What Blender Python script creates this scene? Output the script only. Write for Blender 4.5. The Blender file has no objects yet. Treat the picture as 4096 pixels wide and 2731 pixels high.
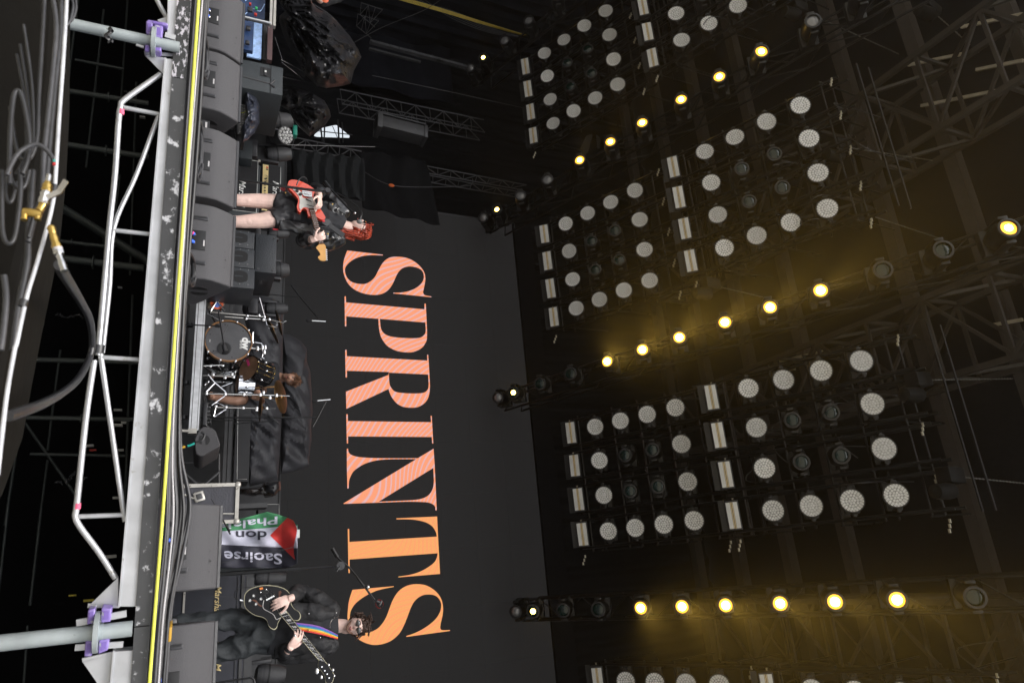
import bpy, bmesh, math, random
from mathutils import Vector, Matrix, Quaternion
random.seed(7)
SC = bpy.context.scene
COL = SC.collection

# ------------------------------------------------------------------ camera
CZ = 0.083                      # eye height above the stage deck (z = 0)
RX = Vector((0.08660738, -0.41728503, 0.90463936))     # picture right in the world
RD = Vector((0.94558768, 0.32029707, 0.05721651))      # picture down in the world
RF = Vector((-0.31362893, 0.85046046, 0.42231967))     # view direction
cam_d = bpy.data.cameras.new("camera")
cam_d.sensor_width = 36.0
cam_d.lens = 24.0
cam_d.clip_start = 0.05
cam_d.clip_end = 500.0
cam_d.dof.use_dof = True
cam_d.dof.focus_distance = 8.0
cam_d.dof.aperture_fstop = 5.6
cam = bpy.data.objects.new("camera", cam_d)
COL.objects.link(cam)
M = Matrix.Identity(4)
for r in range(3):
    M[r][0] = RX[r]; M[r][1] = -RD[r]; M[r][2] = -RF[r]
M[2][3] = CZ
cam.matrix_world = M
SC.camera = cam

# ------------------------------------------------------------------ world, sun, exposure
world = bpy.data.worlds.new("World")
SC.world = world
world.use_nodes = True
wn = world.node_tree
bg = wn.nodes["Background"]
sky = wn.nodes.new("ShaderNodeTexSky")
sky.sky_type = 'NISHITA'
sky.sun_disc = False
sky.sun_elevation = math.radians(56)
sky.sun_rotation = math.radians(190)
sky.dust_density = 4.0
hsv = wn.nodes.new("ShaderNodeHueSaturation")
hsv.inputs['Saturation'].default_value = 0.35      # overcast: a paler sky than a clear one
wn.links.new(sky.outputs[0], hsv.inputs['Color'])
wn.links.new(hsv.outputs[0], bg.inputs[0])
bg.inputs[1].default_value = 0.15
sun_d = bpy.data.lights.new("sun", 'SUN')
sun_d.energy = 1.4
sun_d.angle = math.radians(30)
sun_d.color = (1.0, 0.97, 0.93)
sun = bpy.data.objects.new("sun", sun_d)
COL.objects.link(sun)
sun.rotation_euler = Vector((0.17, -0.98, 1.48)).to_track_quat('Z', 'Y').to_euler()
SC.view_settings.view_transform = 'Standard'
SC.view_settings.look = 'None'
SC.view_settings.gamma = 1.0
SC.view_settings.use_curve_mapping = False
SC.view_settings.exposure = 0.75
SC.cycles.volume_bounces = 0
SC.cycles.max_bounces = 6
SC.cycles.volume_step_rate = 1.0
SC.cycles.sample_clamp_indirect = 4.0

# ------------------------------------------------------------------ pixel rays (photo measured at 4096 x 2731)
def ray(u, v):
    return RX * (u - 2048.0) + RD * (v - 1365.5) + RF * 2730.7
def at(u, v, y):
    r = ray(u, v)
    return Vector((r.x / r.y * y, y, CZ + r.z / r.y * y))
def atz(u, v, z):
    r = ray(u, v); t = (z - CZ) / r.z
    return Vector((r.x * t, r.y * t, z))
def onplane(u, v, p0, n):
    r = ray(u, v); c = Vector((0, 0, CZ))
    t = (p0 - c).dot(n) / r.dot(n)
    return c + r * t
KD = 4096 / 2352.0
def D(x, y): return (x * KD, y * KD)

# ------------------------------------------------------------------ materials
MATS = {}
def mat(name, col, rough=0.6, metal=0.0, var=0.15, scale=8.0, bump=0.0, bscale=40.0, emit=None, estr=0.0, spec=0.5, coat=0.0, sheen=0.0, trans=0.0):
    if name in MATS: return MATS[name]
    m = bpy.data.materials.new(name); m.use_nodes = True
    nt = m.node_tree; b = nt.nodes["Principled BSDF"]
    tc = nt.nodes.new("ShaderNodeTexCoord")
    no = nt.nodes.new("ShaderNodeTexNoise"); no.inputs['Scale'].default_value = scale; no.inputs['Detail'].default_value = 6
    nt.links.new(tc.outputs['Object'], no.inputs['Vector'])
    rp = nt.nodes.new("ShaderNodeValToRGB")
    rp.color_ramp.elements[0].position = 0.3; rp.color_ramp.elements[1].position = 0.7
    rp.color_ramp.elements[0].color = (*[c * (1 - var) for c in col], 1)
    rp.color_ramp.elements[1].color = (*[min(1, c * (1 + var)) for c in col], 1)
    nt.links.new(no.outputs['Fac'], rp.inputs[0])
    nt.links.new(rp.outputs[0], b.inputs['Base Color'])
    mr = nt.nodes.new("ShaderNodeMapRange")
    mr.inputs['To Min'].default_value = max(0.02, rough - 0.08); mr.inputs['To Max'].default_value = min(1, rough + 0.08)
    nt.links.new(no.outputs['Fac'], mr.inputs['Value']); nt.links.new(mr.outputs[0], b.inputs['Roughness'])
    b.inputs['Metallic'].default_value = metal
    b.inputs['Specular IOR Level'].default_value = spec
    if coat: b.inputs['Coat Weight'].default_value = coat; b.inputs['Coat Roughness'].default_value = 0.08
    if sheen: b.inputs['Sheen Weight'].default_value = sheen
    if trans: b.inputs['Transmission Weight'].default_value = trans
    if bump:
        n2 = nt.nodes.new("ShaderNodeTexNoise"); n2.inputs['Scale'].default_value = bscale; n2.inputs['Detail'].default_value = 8
        nt.links.new(tc.outputs['Object'], n2.inputs['Vector'])
        bp = nt.nodes.new("ShaderNodeBump"); bp.inputs['Strength'].default_value = bump; bp.inputs['Distance'].default_value = 0.02
        nt.links.new(n2.outputs['Fac'], bp.inputs['Height']); nt.links.new(bp.outputs[0], b.inputs['Normal'])
    if emit:
        b.inputs['Emission Color'].default_value = (*emit, 1); b.inputs['Emission Strength'].default_value = estr
    MATS[name] = m
    return m

def worn(name, base, top, thr=0.55, scale=6.0, rough=0.5, metal=0.0, stretch=(1, 1, 1), soft=0.04):
    """paint with flaked or scuffed patches of a second colour"""
    if name in MATS: return MATS[name]
    m = mat(name, base, rough, metal)
    nt = m.node_tree; b = nt.nodes["Principled BSDF"]
    tc = nt.nodes.new("ShaderNodeTexCoord"); mp = nt.nodes.new("ShaderNodeMapping"); mp.inputs['Scale'].default_value = stretch
    nt.links.new(tc.outputs['Object'], mp.inputs[0])
    n = nt.nodes.new("ShaderNodeTexNoise"); n.inputs['Scale'].default_value = scale; n.inputs['Detail'].default_value = 10; n.inputs['Roughness'].default_value = 0.68
    nt.links.new(mp.outputs[0], n.inputs['Vector'])
    r = nt.nodes.new("ShaderNodeValToRGB"); r.color_ramp.elements[0].position = thr; r.color_ramp.elements[1].position = thr + soft
    nt.links.new(n.outputs['Fac'], r.inputs[0])
    mx = nt.nodes.new("ShaderNodeMix"); mx.data_type = 'RGBA'
    nt.links.new(r.outputs[0], mx.inputs[0])
    src = b.inputs['Base Color'].links[0].from_socket
    nt.links.new(src, mx.inputs[6]); mx.inputs[7].default_value = (*top, 1)
    nt.links.new(mx.outputs[2], b.inputs['Base Color'])
    return m

m_black = mat("black_paint", (0.018, 0.018, 0.02), 0.45)
m_blackmetal = mat("black_metal", (0.012, 0.012, 0.013), 0.3, 0.5)
m_plastic = mat("black_plastic", (0.022, 0.022, 0.025), 0.38, bump=0.1)
m_cloth = mat("black_drape", (0.007, 0.007, 0.008), 0.9, bump=0.3, bscale=6, spec=0.1)
m_scrim = mat("dark_scrim", (0.010, 0.0105, 0.015), 0.9, scale=1.2, var=0.5, spec=0.1)
m_deck = worn("stage_deck_ply", (0.02, 0.021, 0.024), (0.08, 0.08, 0.085), 0.62, 9)
m_alu = mat("aluminium", (0.62, 0.63, 0.65), 0.38, 0.75, scale=14, bump=0.08, bscale=90)
m_galv = worn("galvanised_steel", (0.36, 0.40, 0.41), (0.14, 0.14, 0.13), 0.64, 16, 0.5, 0.35, (1, 1, 1))
m_chrome = mat("chrome", (0.8, 0.8, 0.82), 0.12, 1.0)
m_steelroof = mat("dull_roof_steel", (0.042, 0.037, 0.033), 0.6, 0.1, var=0.3, scale=5)
m_purlin = worn("weathered_roof_beam", (0.055, 0.047, 0.042), (0.05, 0.032, 0.027), 0.6, 3, 0.7)

# ------------------------------------------------------------------ mesh builder
def vary(m, lo, hi, hue=0.0):
    nt = m.node_tree; b = nt.nodes["Principled BSDF"]; l = b.inputs['Base Color'].links[0]; src = l.from_socket
    oi = nt.nodes.new("ShaderNodeObjectInfo"); mr = nt.nodes.new("ShaderNodeMapRange"); mr.inputs['To Min'].default_value = lo; mr.inputs['To Max'].default_value = hi
    nt.links.new(oi.outputs['Random'], mr.inputs['Value']); hs = nt.nodes.new("ShaderNodeHueSaturation")
    nt.links.new(src, hs.inputs['Color']); nt.links.new(mr.outputs[0], hs.inputs['Value']); nt.links.new(hs.outputs[0], b.inputs['Base Color'])
class MB:
    def __init__(s): s.v = []; s.f = []
    def add(s, vs, fs):
        k = len(s.v); s.v += [Vector(p) for p in vs]; s.f += [tuple(i + k for i in f) for f in fs]; return s
    def box(s, a, b, bev=0.0):
        x0, y0, z0 = [min(a[i], b[i]) for i in range(3)]; x1, y1, z1 = [max(a[i], b[i]) for i in range(3)]
        if bev <= 0:
            return s.add([(x0,y0,z0),(x1,y0,z0),(x1,y1,z0),(x0,y1,z0),(x0,y0,z1),(x1,y0,z1),(x1,y1,z1),(x0,y1,z1)],
                         [(0,3,2,1),(4,5,6,7),(0,1,5,4),(1,2,6,5),(2,3,7,6),(3,0,4,7)])
        return s.obox((Vector(a) + Vector(b)) / 2, Vector((1,0,0)), Vector((0,1,0)), Vector((0,0,1)), x1-x0, y1-y0, z1-z0, bev)
    def obox(s, c, X, Y, Z, dx, dy, dz, bev=0.0):
        """oriented box; chamfered edges when bev > 0"""
        c = Vector(c); X = Vector(X).normalized(); Y = Vector(Y).normalized(); Z = Vector(Z).normalized()
        if bev <= 0:
            P = [c + X*(sx*dx/2) + Y*(sy*dy/2) + Z*(sz*dz/2) for sz in (-1,1) for sx, sy in ((-1,-1),(1,-1),(1,1),(-1,1))]
            return s.add(P, [(0,3,2,1),(4,5,6,7),(0,1,5,4),(1,2,6,5),(2,3,7,6),(3,0,4,7)])
        bm = bmesh.new(); bmesh.ops.create_cube(bm, size=1.0)
        for v in bm.verts: v.co = Vector((v.co.x*dx, v.co.y*dy, v.co.z*dz))
        bmesh.ops.bevel(bm, geom=list(bm.edges), offset=bev, segments=2, affect='EDGES', profile=0.5)
        bm.verts.ensure_lookup_table()
        P = [c + X*v.co.x + Y*v.co.y + Z*v.co.z for v in bm.verts]
        F = [tuple(v.index for v in f.verts) for f in bm.faces]
        for i, v in enumerate(bm.verts): v.index = i
        F = [tuple(v.index for v in f.verts) for f in bm.faces]
        bm.free(); return s.add(P, F)
    def beam(s, p, q, w, h, up=(0,0,1)):
        p = Vector(p); q = Vector(q); d = (q-p); L = d.length; d.normalize()
        u = Vector(up); x = d.cross(u)
        if x.length < 1e-4: x = d.cross(Vector((1,0,0)))
        x.normalize(); z = x.cross(d)
        return s.obox((p+q)/2, d, x, z, L, w, h)
    def tube(s, pts, r, seg=8, caps=True):
        pts = [Vector(p) for p in pts]; n = len(pts)
        rr = r if isinstance(r, (list, tuple)) else [r]*n
        ring = []; prev = None; k0 = len(s.v)
        for i, p in enumerate(pts):
            d = (pts[min(i+1, n-1)] - pts[max(i-1, 0)])
            if d.length < 1e-9: d = Vector((0,0,1))
            d.normalize()
            if prev is None:
                a = d.cross(Vector((0,0,1)) if abs(d.z) < .9 else Vector((1,0,0))).normalized()
            else:
                a = prev - d*prev.dot(d)
                a = a.normalized() if a.length > 1e-6 else d.orthogonal().normalized()
            prev = a; b = d.cross(a)
            for j in range(seg):
                t = 2*math.pi*j/seg
                s.v.append(p + (a*math.cos(t) + b*math.sin(t))*rr[i])
        for i in range(n-1):
            for j in range(seg):
                j2 = (j+1) % seg
                s.f.append((k0+i*seg+j, k0+i*seg+j2, k0+(i+1)*seg+j2, k0+(i+1)*seg+j))
        if caps:
            s.f.append(tuple(k0+j for j in reversed(range(seg)))); s.f.append(tuple(k0+(n-1)*seg+j for j in range(seg)))
        return s
    def lathe(s, prof, o, ax, seg=16, cap0=True, cap1=True):
        """prof = [(dist along ax, radius)]"""
        o = Vector(o); ax = Vector(ax).normalized(); a = ax.orthogonal().normalized(); b = ax.cross(a); k0 = len(s.v)
        for h, r in prof:
            for j in range(seg):
                t = 2*math.pi*j/seg; s.v.append(o + ax*h + (a*math.cos(t) + b*math.sin(t))*max(r, 1e-4))
        for i in range(len(prof)-1):
            for j in range(seg):
                j2 = (j+1) % seg; s.f.append((k0+i*seg+j, k0+i*seg+j2, k0+(i+1)*seg+j2, k0+(i+1)*seg+j))
        if cap0: s.f.append(tuple(k0+j for j in reversed(range(seg))))
        if cap1: s.f.append(tuple(k0+(len(prof)-1)*seg+j for j in range(seg)))
        return s
    def ell(s, c, rad, X=(1,0,0), Y=(0,1,0), Z=(0,0,1), nu=12, nv=8):
        c = Vector(c); X, Y, Z = Vector(X), Vector(Y), Vector(Z); k0 = len(s.v)
        for i in range(nv+1):
            th = math.pi*i/nv
            for j in range(nu):
                ph = 2*math.pi*j/nu
                s.v.append(c + X*(rad[0]*math.sin(th)*math.cos(ph)) + Y*(rad[1]*math.sin(th)*math.sin(ph)) + Z*(rad[2]*math.cos(th)))
        for i in range(nv):
            for j in range(nu):
                j2 = (j+1) % nu; s.f.append((k0+i*nu+j, k0+(i+1)*nu+j, k0+(i+1)*nu+j2, k0+i*nu+j2))
        return s
    def prism(s, poly, off):
        off = Vector(off); n = len(poly); k = len(s.v)
        s.v += [Vector(p) for p in poly] + [Vector(p)+off for p in poly]
        s.f.append(tuple(k+i for i in range(n))); s.f.append(tuple(k+n+i for i in reversed(range(n))))
        for i in range(n):
            j = (i+1) % n; s.f.append((k+i, k+n+i, k+n+j, k+j))
        return s
    def grid(s, F, nu, nv):
        k0 = len(s.v)
        for i in range(nu+1):
            for j in range(nv+1): s.v.append(Vector(F(i/nu, j/nv)))
        for i in range(nu):
            for j in range(nv):
                a = k0+i*(nv+1)+j; s.f.append((a, a+nv+1, a+nv+2, a+1))
        return s
    def center(s):
        n = len(s.v); return sum(s.v, Vector())/n
    def base(s):
        xs = [p.x for p in s.v]; ys = [p.y for p in s.v]; zs = [p.z for p in s.v]
        return Vector(((min(xs)+max(xs))/2, (min(ys)+max(ys))/2, min(zs)))
    def build(s, name, m, parent=None, org=None, smooth=True, fix=True, solid=0.0):
        """link as ONE mesh object; vertices are given in world space (or in the prototype's own space)"""
        if org is None: org = ORG[parent.name] if parent is not None else s.base()
        me = bpy.data.meshes.new(name)
        me.from_pydata([tuple(p - org) for p in s.v], [], s.f)
        if fix:
            bm = bmesh.new(); bm.from_mesh(me); bmesh.ops.recalc_face_normals(bm, faces=bm.faces); bm.to_mesh(me); bm.free()
        if smooth:
            for p in me.polygons: p.use_smooth = True
            try: me.set_sharp_from_angle(angle=math.radians(40))
            except Exception: pass
        o = bpy.data.objects.new(name, me); COL.objects.link(o)
        if m is not None: me.materials.append(m)
        if parent is not None: o.parent = parent; ORG[o.name] = org
        else: o.location = org; ORG[o.name] = org.copy()
        if solid:
            md = o.modifiers.new("thickness", 'SOLIDIFY'); md.thickness = solid; md.offset = 0
        return o
ORG = {}
def tag(o, label=None, cat=None, group=None, kind=None):
    if label: o['label'] = label
    if cat: o['category'] = cat
    if group: o['group'] = group
    if kind: o['kind'] = kind
    return o
def thing(name, label, cat, loc, group=None):
    o = bpy.data.objects.new(name, None); COL.objects.link(o); o.location = Vector(loc); ORG[o.name] = Vector(loc)
    o.empty_display_size = 0.1
    return tag(o, label, cat, group)
def struct(name, mb, m, smooth=False): return tag(mb.build(name, m, smooth=smooth), kind='structure')
def copy_tree(o, parent=None):
    c = o.copy(); COL.objects.link(c); c.parent = parent
    for ch in o.children: copy_tree(ch, c)
    return c
def smoothpts(pts, n=8):
    """Catmull-Rom through 3-D or 2-D points"""
    P = [Vector(p) for p in pts]; out = []
    for i in range(len(P)-1):
        a = P[max(i-1, 0)]; b = P[i]; c = P[i+1]; d = P[min(i+2, len(P)-1)]
        for k in range(n):
            t = k/n; t2 = t*t; t3 = t2*t
            out.append(0.5*((2*b) + (c-a)*t + (2*a-5*b+4*c-d)*t2 + (3*b-a-3*c+d)*t3))
    out.append(P[-1]); return out
def text_mesh(body, size, extrude=0.0, shear=0.0, bold=0.0):
    """flat lettering as local (x, y) vertices and faces"""
    cu = bpy.data.curves.new("lettering", 'FONT'); cu.body = body; cu.size = size; cu.shear = shear; cu.offset = bold
    cu.resolution_u = 3
    o = bpy.data.objects.new("lettering", cu); COL.objects.link(o)
    dg = bpy.context.evaluated_depsgraph_get(); me = bpy.data.meshes.new_from_object(o.evaluated_get(dg))
    vs = [v.co.copy() for v in me.vertices]; fs = [tuple(p.vertices) for p in me.polygons]
    bpy.data.objects.remove(o); bpy.data.curves.remove(cu); bpy.data.meshes.remove(me)
    return vs, fs
def text_mb(body, size, origin, xdir, ydir, shear=0.0, bold=0.0, off=None):
    vs, fs = text_mesh(body, size, 0, shear, bold); mb = MB(); xd = Vector(xdir).normalized(); yd = Vector(ydir).normalized()
    mb.add([Vector(origin) + xd*v.x + yd*v.y for v in vs], fs); return mb
# ================================================================== SETTING
SY = 13.6                                   # the LED wall stands here
def proj(P):
    d = Vector(P) - Vector((0, 0, CZ)); w = d.dot(RF)
    return (d.dot(RX) / w * 2730.7 + 2048, d.dot(RD) / w * 2730.7 + 1365.5)

m_ground = mat("trampled_ground", (0.27, 0.25, 0.20), 0.95, bump=0.4, bscale=12)
struct('ground', MB().grid(lambda a, b: (-60 + 120*a, -60 + 140*b, -1.85), 12, 12), m_ground)
edgeL = atz(770, 0, 0.0); edgeR = atz(590, 2731, 0.0)
EX = (edgeR - edgeL).normalized()            # direction of the stage edge
EN = Vector((EX.y, -EX.x, 0)).normalized()   # out of the stage, toward the pit
if EN.y > 0: EN = -EN
def onfront(u, v, off=0.0): return onplane(u, v, edgeL + EN*off, EN)
eL = edgeL - EX*9; eR = edgeR + EX*5
deck = MB()
deck.prism([eL - EN*0.06, eR - EN*0.06, Vector((9, 18, 0)), Vector((-16, 18, 0))], (0, 0, -0.055))
struct('stage_floor', deck, m_deck)
struct('ceiling', MB().box((-17, -.5, 12.75), (12, 20, 12.9)), m_cloth)
bw = MB()
def drape(a, b, n, amp, x0, y0, x1, y1, z0, z1):
    L = math.hypot(x1-x0, y1-y0); nx, ny = -(y1-y0)/L, (x1-x0)/L
    w = amp*(math.sin(a*n*6.28) + .5*math.sin(a*n*2.3*6.28 + 1) + .4*math.sin(b*3 + a*9))
    return (x0 + (x1-x0)*a + nx*w, y0 + (y1-y0)*a + ny*w, z0 + (z1-z0)*b)
bw.grid(lambda a, b: drape(a, b, 34, .05, -15, 15.0, 10, 15.0, 0.0, 12.7), 320, 6)
HOLES = [[(1256,540),(1290,512),(1345,500),(1400,545),(1396,552),(1256,548)], [(1336,66),(1400,118),(1400,137),(1380,134),(1350,100)], [(2318,600),(2345,545),(2372,535),(2362,570),(2352,610),(2338,618)], [(2385,540),(2402,552),(2398,596),(2390,600)], [(2330,628),(2340,622),(2345,632),(2334,640)]]
def inpoly(x, y, P):
    c = False; j = len(P)-1
    for i in range(len(P)):
        if (P[i][1] > y) != (P[j][1] > y) and x < (P[j][0]-P[i][0])*(y-P[i][1])/(P[j][1]-P[i][1]) + P[i][0]: c = not c
        j = i
    return c
bw = MB().grid(lambda a, b: drape(a, b, 34, .05, -15, 15.0, 10, 15.0, 0.0, 12.7), 420, 200)
keep = []; gone = set()
for f in bw.f:
    u, v = proj(sum((bw.v[i] for i in f), Vector())/4)
    if not any(inpoly(u, v, h) for h in HOLES): keep.append(f)
    else: gone.update(f)
bw.f = keep
left_ = set(i for f in keep for i in f)
for i in gone & left_:                     # pull the ragged grid edge onto the true outline of the gap
    u, v = proj(bw.v[i]); best = None
    for h in HOLES:
        for k in range(len(h)):
            a = Vector((*h[k], 0)); b = Vector((*h[(k+1) % len(h)], 0)); q = Vector((u, v, 0)); t = max(0, min(1, (q-a).dot(b-a)/max(1e-6, (b-a).length_squared))); c = a.lerp(b, t)
            if best is None or (c-q).length < best[0]: best = ((c-q).length, c)
    bw.v[i] = at(best[1].x, best[1].y, bw.v[i].y)
struct('back_wall', bw, m_cloth, True)
lw = MB().grid(lambda a, b: drape(a, b, 26, .05, -14.2, 3.6, -14.2, 15.0, -1.8, 12.7), 240, 6)
struct('left_wall', lw, m_scrim, True)
rw = MB().grid(lambda a, b: drape(a, b, 26, .05, 7.5, 4.5, 7.5, 15.0, -1.8, 12.7), 120, 6)
struct('right_wall', rw, m_scrim, True)

struct('understage_floor', MB().box((-16, 3.3, -1.845), (9, 8, -1.80)), mat('black_matting', (.006, .006, .006), .9))  # added black sheet; darkens the ground where only deck shade falls
# haze over the whole stage
hz = MB().box((-16.5, -1.5, -2.85), (11.5, 17.8, 12.74))
hm = bpy.data.materials.new("stage_haze"); hm.use_nodes = True; hn = hm.node_tree
hn.nodes.remove(hn.nodes["Principled BSDF"]); pv = hn.nodes.new("ShaderNodeVolumePrincipled")
pv.inputs['Color'].default_value = (0.86, 0.87, 0.92, 1); pv.inputs['Density'].default_value = 0.0010; pv.inputs['Anisotropy'].default_value = 0.6
hn.links.new(pv.outputs[0], hn.nodes["Material Output"].inputs['Volume'])
tag(hz.build('haze', hm, smooth=False), kind='stuff')

# ------------------------------------------------------------------ LED wall with the band name
def screen_mat(name, cols, es):
    m = bpy.data.materials.new(name); m.use_nodes = True; nt = m.node_tree; b = nt.nodes["Principled BSDF"]
    b.inputs['Base Color'].default_value = (0.012, 0.012, 0.012, 1); b.inputs['Roughness'].default_value = 0.6; b.inputs['Specular IOR Level'].default_value = 0.12
    tc = nt.nodes.new("ShaderNodeTexCoord")
    n = nt.nodes.new("ShaderNodeTexNoise"); n.inputs['Scale'].default_value = 0.35; n.inputs['Detail'].default_value = 1
    nt.links.new(tc.outputs['Object'], n.inputs['Vector'])
    ad = nt.nodes.new("ShaderNodeVectorMath"); ad.operation = 'MULTIPLY_ADD'; ad.inputs[1].default_value = (2.2, 2.2, 2.2)
    nt.links.new(n.outputs['Color'], ad.inputs[0]); nt.links.new(tc.outputs['Object'], ad.inputs[2])
    w = nt.nodes.new("ShaderNodeTexWave"); w.wave_type = 'BANDS'; w.bands_direction = 'DIAGONAL'; w.inputs['Scale'].default_value = 4.2
    nt.links.new(ad.outputs[0], w.inputs['Vector'])
    r = nt.nodes.new("ShaderNodeValToRGB"); r.color_ramp.elements[0].color = (*cols[0], 1); r.color_ramp.elements[1].color = (*cols[-1], 1)
    for i, c in enumerate(cols[1:-1]):
        e = r.color_ramp.elements.new((i+1)/(len(cols)-1)); e.color = (*c, 1)
    nt.links.new(w.outputs['Fac'], r.inputs[0])
    nt.links.new(r.outputs[0], b.inputs['Emission Color']); b.inputs['Emission Strength'].default_value = es
    return m
ES = 0.60
m_letters = screen_mat("lit_letters", [(1, .36, .20), (1, .37, .17), (1, .35, .24), (.78, .50, .50)], ES)
m_letters2 = screen_mat("lit_letters_orange", [(1, .37, .14), (1, .36, .17), (.9, .50, .13), (1, .37, .15)], ES)
m_screen = screen_mat("lit_wall_dark", [(.033, .032, .033), (.030, .030, .031), (.034, .031, .031)], 0.24)
def wz(u, v): return at(u, v, SY)
xl = at(2100, 905, SY).x; zt = at(2105, 1500, SY).z
led = thing('led_wall', 'wide dark grey LED wall at the back of the stage showing the orange word SPRINTS', 'screen', ((xl+6)/2, SY, 0.0))
npx, npz = 14, 9
pw = (7.2 - xl)/npx; ph = (zt - 0.35)/npz
pan = MB().box((0, 0, 0), (pw-0.0015, 0.08, ph-0.0015))
pproto = pan.build('panel', m_screen, led, org=Vector((0, 0, 0)), smooth=False)
first = True
for i in range(npx):
    for j in range(npz):
        o = pproto if first else pproto.copy()
        if not first: COL.objects.link(o)
        first = False; o.parent = led
        o.location = Vector((xl + i*pw, SY, 0.35 + j*ph)) - ORG[led.name]
MB().box((xl-.1, SY+.08, 0.0), (7.3, SY+.2, zt+.1)).build('frame', m_black, led)
MB().box((xl-.02, SY-.05, zt+.02), (7.3, SY+.1, zt+.5)).build('header', m_cloth, led)
# letters, traced from the photograph in zoom coordinates (ox, oy, scale)
def zc(pts, ox, oy, s): return [(ox + x/s, oy + y/s) for x, y in pts]
L3 = (1350, 990, 3.92); L4 = (1350, 1370, 3.92); L5 = (1360, 1640, 3.92); L6 = (1360, 1940, 3.5636); L7 = (1370, 2280, 4.611)
def sm(pts, n=4): return [(p[0], p[1]) for p in smoothpts([Vector((x, y, 0)) for x, y in pts], n)]
def curve(*segs):
    out = []
    for sgm in segs:
        kind, pts = sgm
        q = [(p[0], p[1]) for p in (sm(pts) if kind == 'c' else pts)]
        out += q if not out or out[-1] != q[0] else q[1:]
    return out
letters = []
S1 = curve(('l', [(152,47),(712,113),(712,125)]),
           ('c', [(712,125),(560,120),(420,130),(280,172),(180,240),(125,310),(118,380),(150,470),(225,540),(340,570),(440,568),(530,520),(590,455),(640,360),(690,270),(750,200),(830,155),(935,145),(1070,160),(1190,210),(1290,290),(1355,380),(1378,480),(1365,590),(1340,700)]),
           ('c', [(1340,700),(1358,738),(1400,755),(1472,767)]),
           ('l', [(1472,767),(1470,779),(872,719),(876,709)]),
           ('c', [(876,709),(990,706),(1110,685),(1220,640),(1300,580),(1345,510),(1353,440),(1330,370),(1270,325),(1180,300),(1100,299),(1020,325),(960,380),(915,460),(870,560),(810,650),(730,712),(620,742),(480,735),(350,700),(240,640),(160,555),(110,450),(88,340),(100,200),(152,47)]))[:-1]
letters.append((L3, S1, None))
P_outer = curve(('l', [(110,765),(131,765),(134,860),(1364,968),(1364,880),(1384,880),(1394,1080),(1404,1300)]),
                ('c', [(1404,1300),(1400,1440),(1370,1510),(1340,1555),(1280,1600),(1190,1635),(1100,1643),(960,1627),(860,1590),(780,1540),(715,1460),(675,1380),(650,1260),(641,1117)]),
                ('l', [(641,1117),(137,1078),(138,1235),(117,1236)]))
P_hole = curve(('l', [(664,1118),(1378,1175),(1384,1290)]),
               ('c', [(1384,1290),(1375,1345),(1330,1395),(1260,1418),(1100,1420),(900,1405),(790,1380),(720,1335),(680,1260),(664,1118)]))[:-1]
letters.append((L3, P_outer, P_hole))
R_outer = curve(('l', [(120,113),(143,113),(147,213),(1408,281),(1406,190),(1422,190),(1436,400),(1450,680)]),
                ('c', [(1450,680),(1440,800),(1410,890),(1350,960),(1260,1008),(1160,1019),(1040,1007),(940,960),(860,870),(820,790),(800,726)]),
                ('l', [(800,726),(139,1038),(132,768),(801,505),(803,460),(148,441),(149,546),(127,546)]))
R_hole = curve(('l', [(805,470),(1421,500),(1430,650)]),
               ('c', [(1430,650),(1420,720),(1380,770),(1300,793),(1150,796),(1000,786),(900,765),(845,710),(815,640),(805,470)]))[:-1]
letters.append((L4, R_outer, R_hole))
letters.append((L5, [(98,63),(121,63),(124,170),(1428,187),(1420,88),(1438,88),(1450,300),(1463,521),(1446,521),(1438,419),(126,410),(127,520),(107,520)], None))
N1 = curve(('l', [(107,602),(126,602)]), ('c', [(126,602),(135,655),(175,697),(270,728),(400,742),(600,750),(900,752),(1220,751)]),
           ('l', [(1220,751),(1467,602),(1484,850),(1500,1190),(1517,1567),(1497,1567)]),
           ('c', [(1497,1567),(1490,1510),(1450,1470),(1380,1445),(1280,1436),(1050,1432),(800,1440)]),
           ('l', [(800,1440),(55,1467),(56,1458),(1195,766)]),
           ('c', [(1195,766),(900,766),(690,772),(540,793),(400,835),(290,895),(210,960),(165,1040),(142,1110),(136,1225)]),
           ('l', [(136,1225),(115,1225),(108,900)]))
N_hole = curve(('l', [(606,1432),(1462,904),(1472,1100)]),
               ('c', [(1472,1100),(1462,1200),(1430,1280),(1370,1345),(1280,1385),(1170,1405),(1000,1415),(606,1432)]))[:-1]
letters.append((L5, N1, N_hole))
T1 = curve(('l', [(803,470),(1384,444),(1396,700),(1426,1261),(833,1310),(831,1299)]),
           ('c', [(831,1299),(990,1275),(1130,1233),(1250,1170),(1340,1100),(1380,1030),(1391,967)]),
           ('l', [(1391,967),(136,1056),(139,1249),(121,1249),(110,621),(131,621),(134,806),(1379,730)]),
           ('c', [(1379,730),(1368,670),(1320,590),(1240,535),(1130,502),(1000,485),(805,484)]))
letters.append((L6, T1, None))
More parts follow.
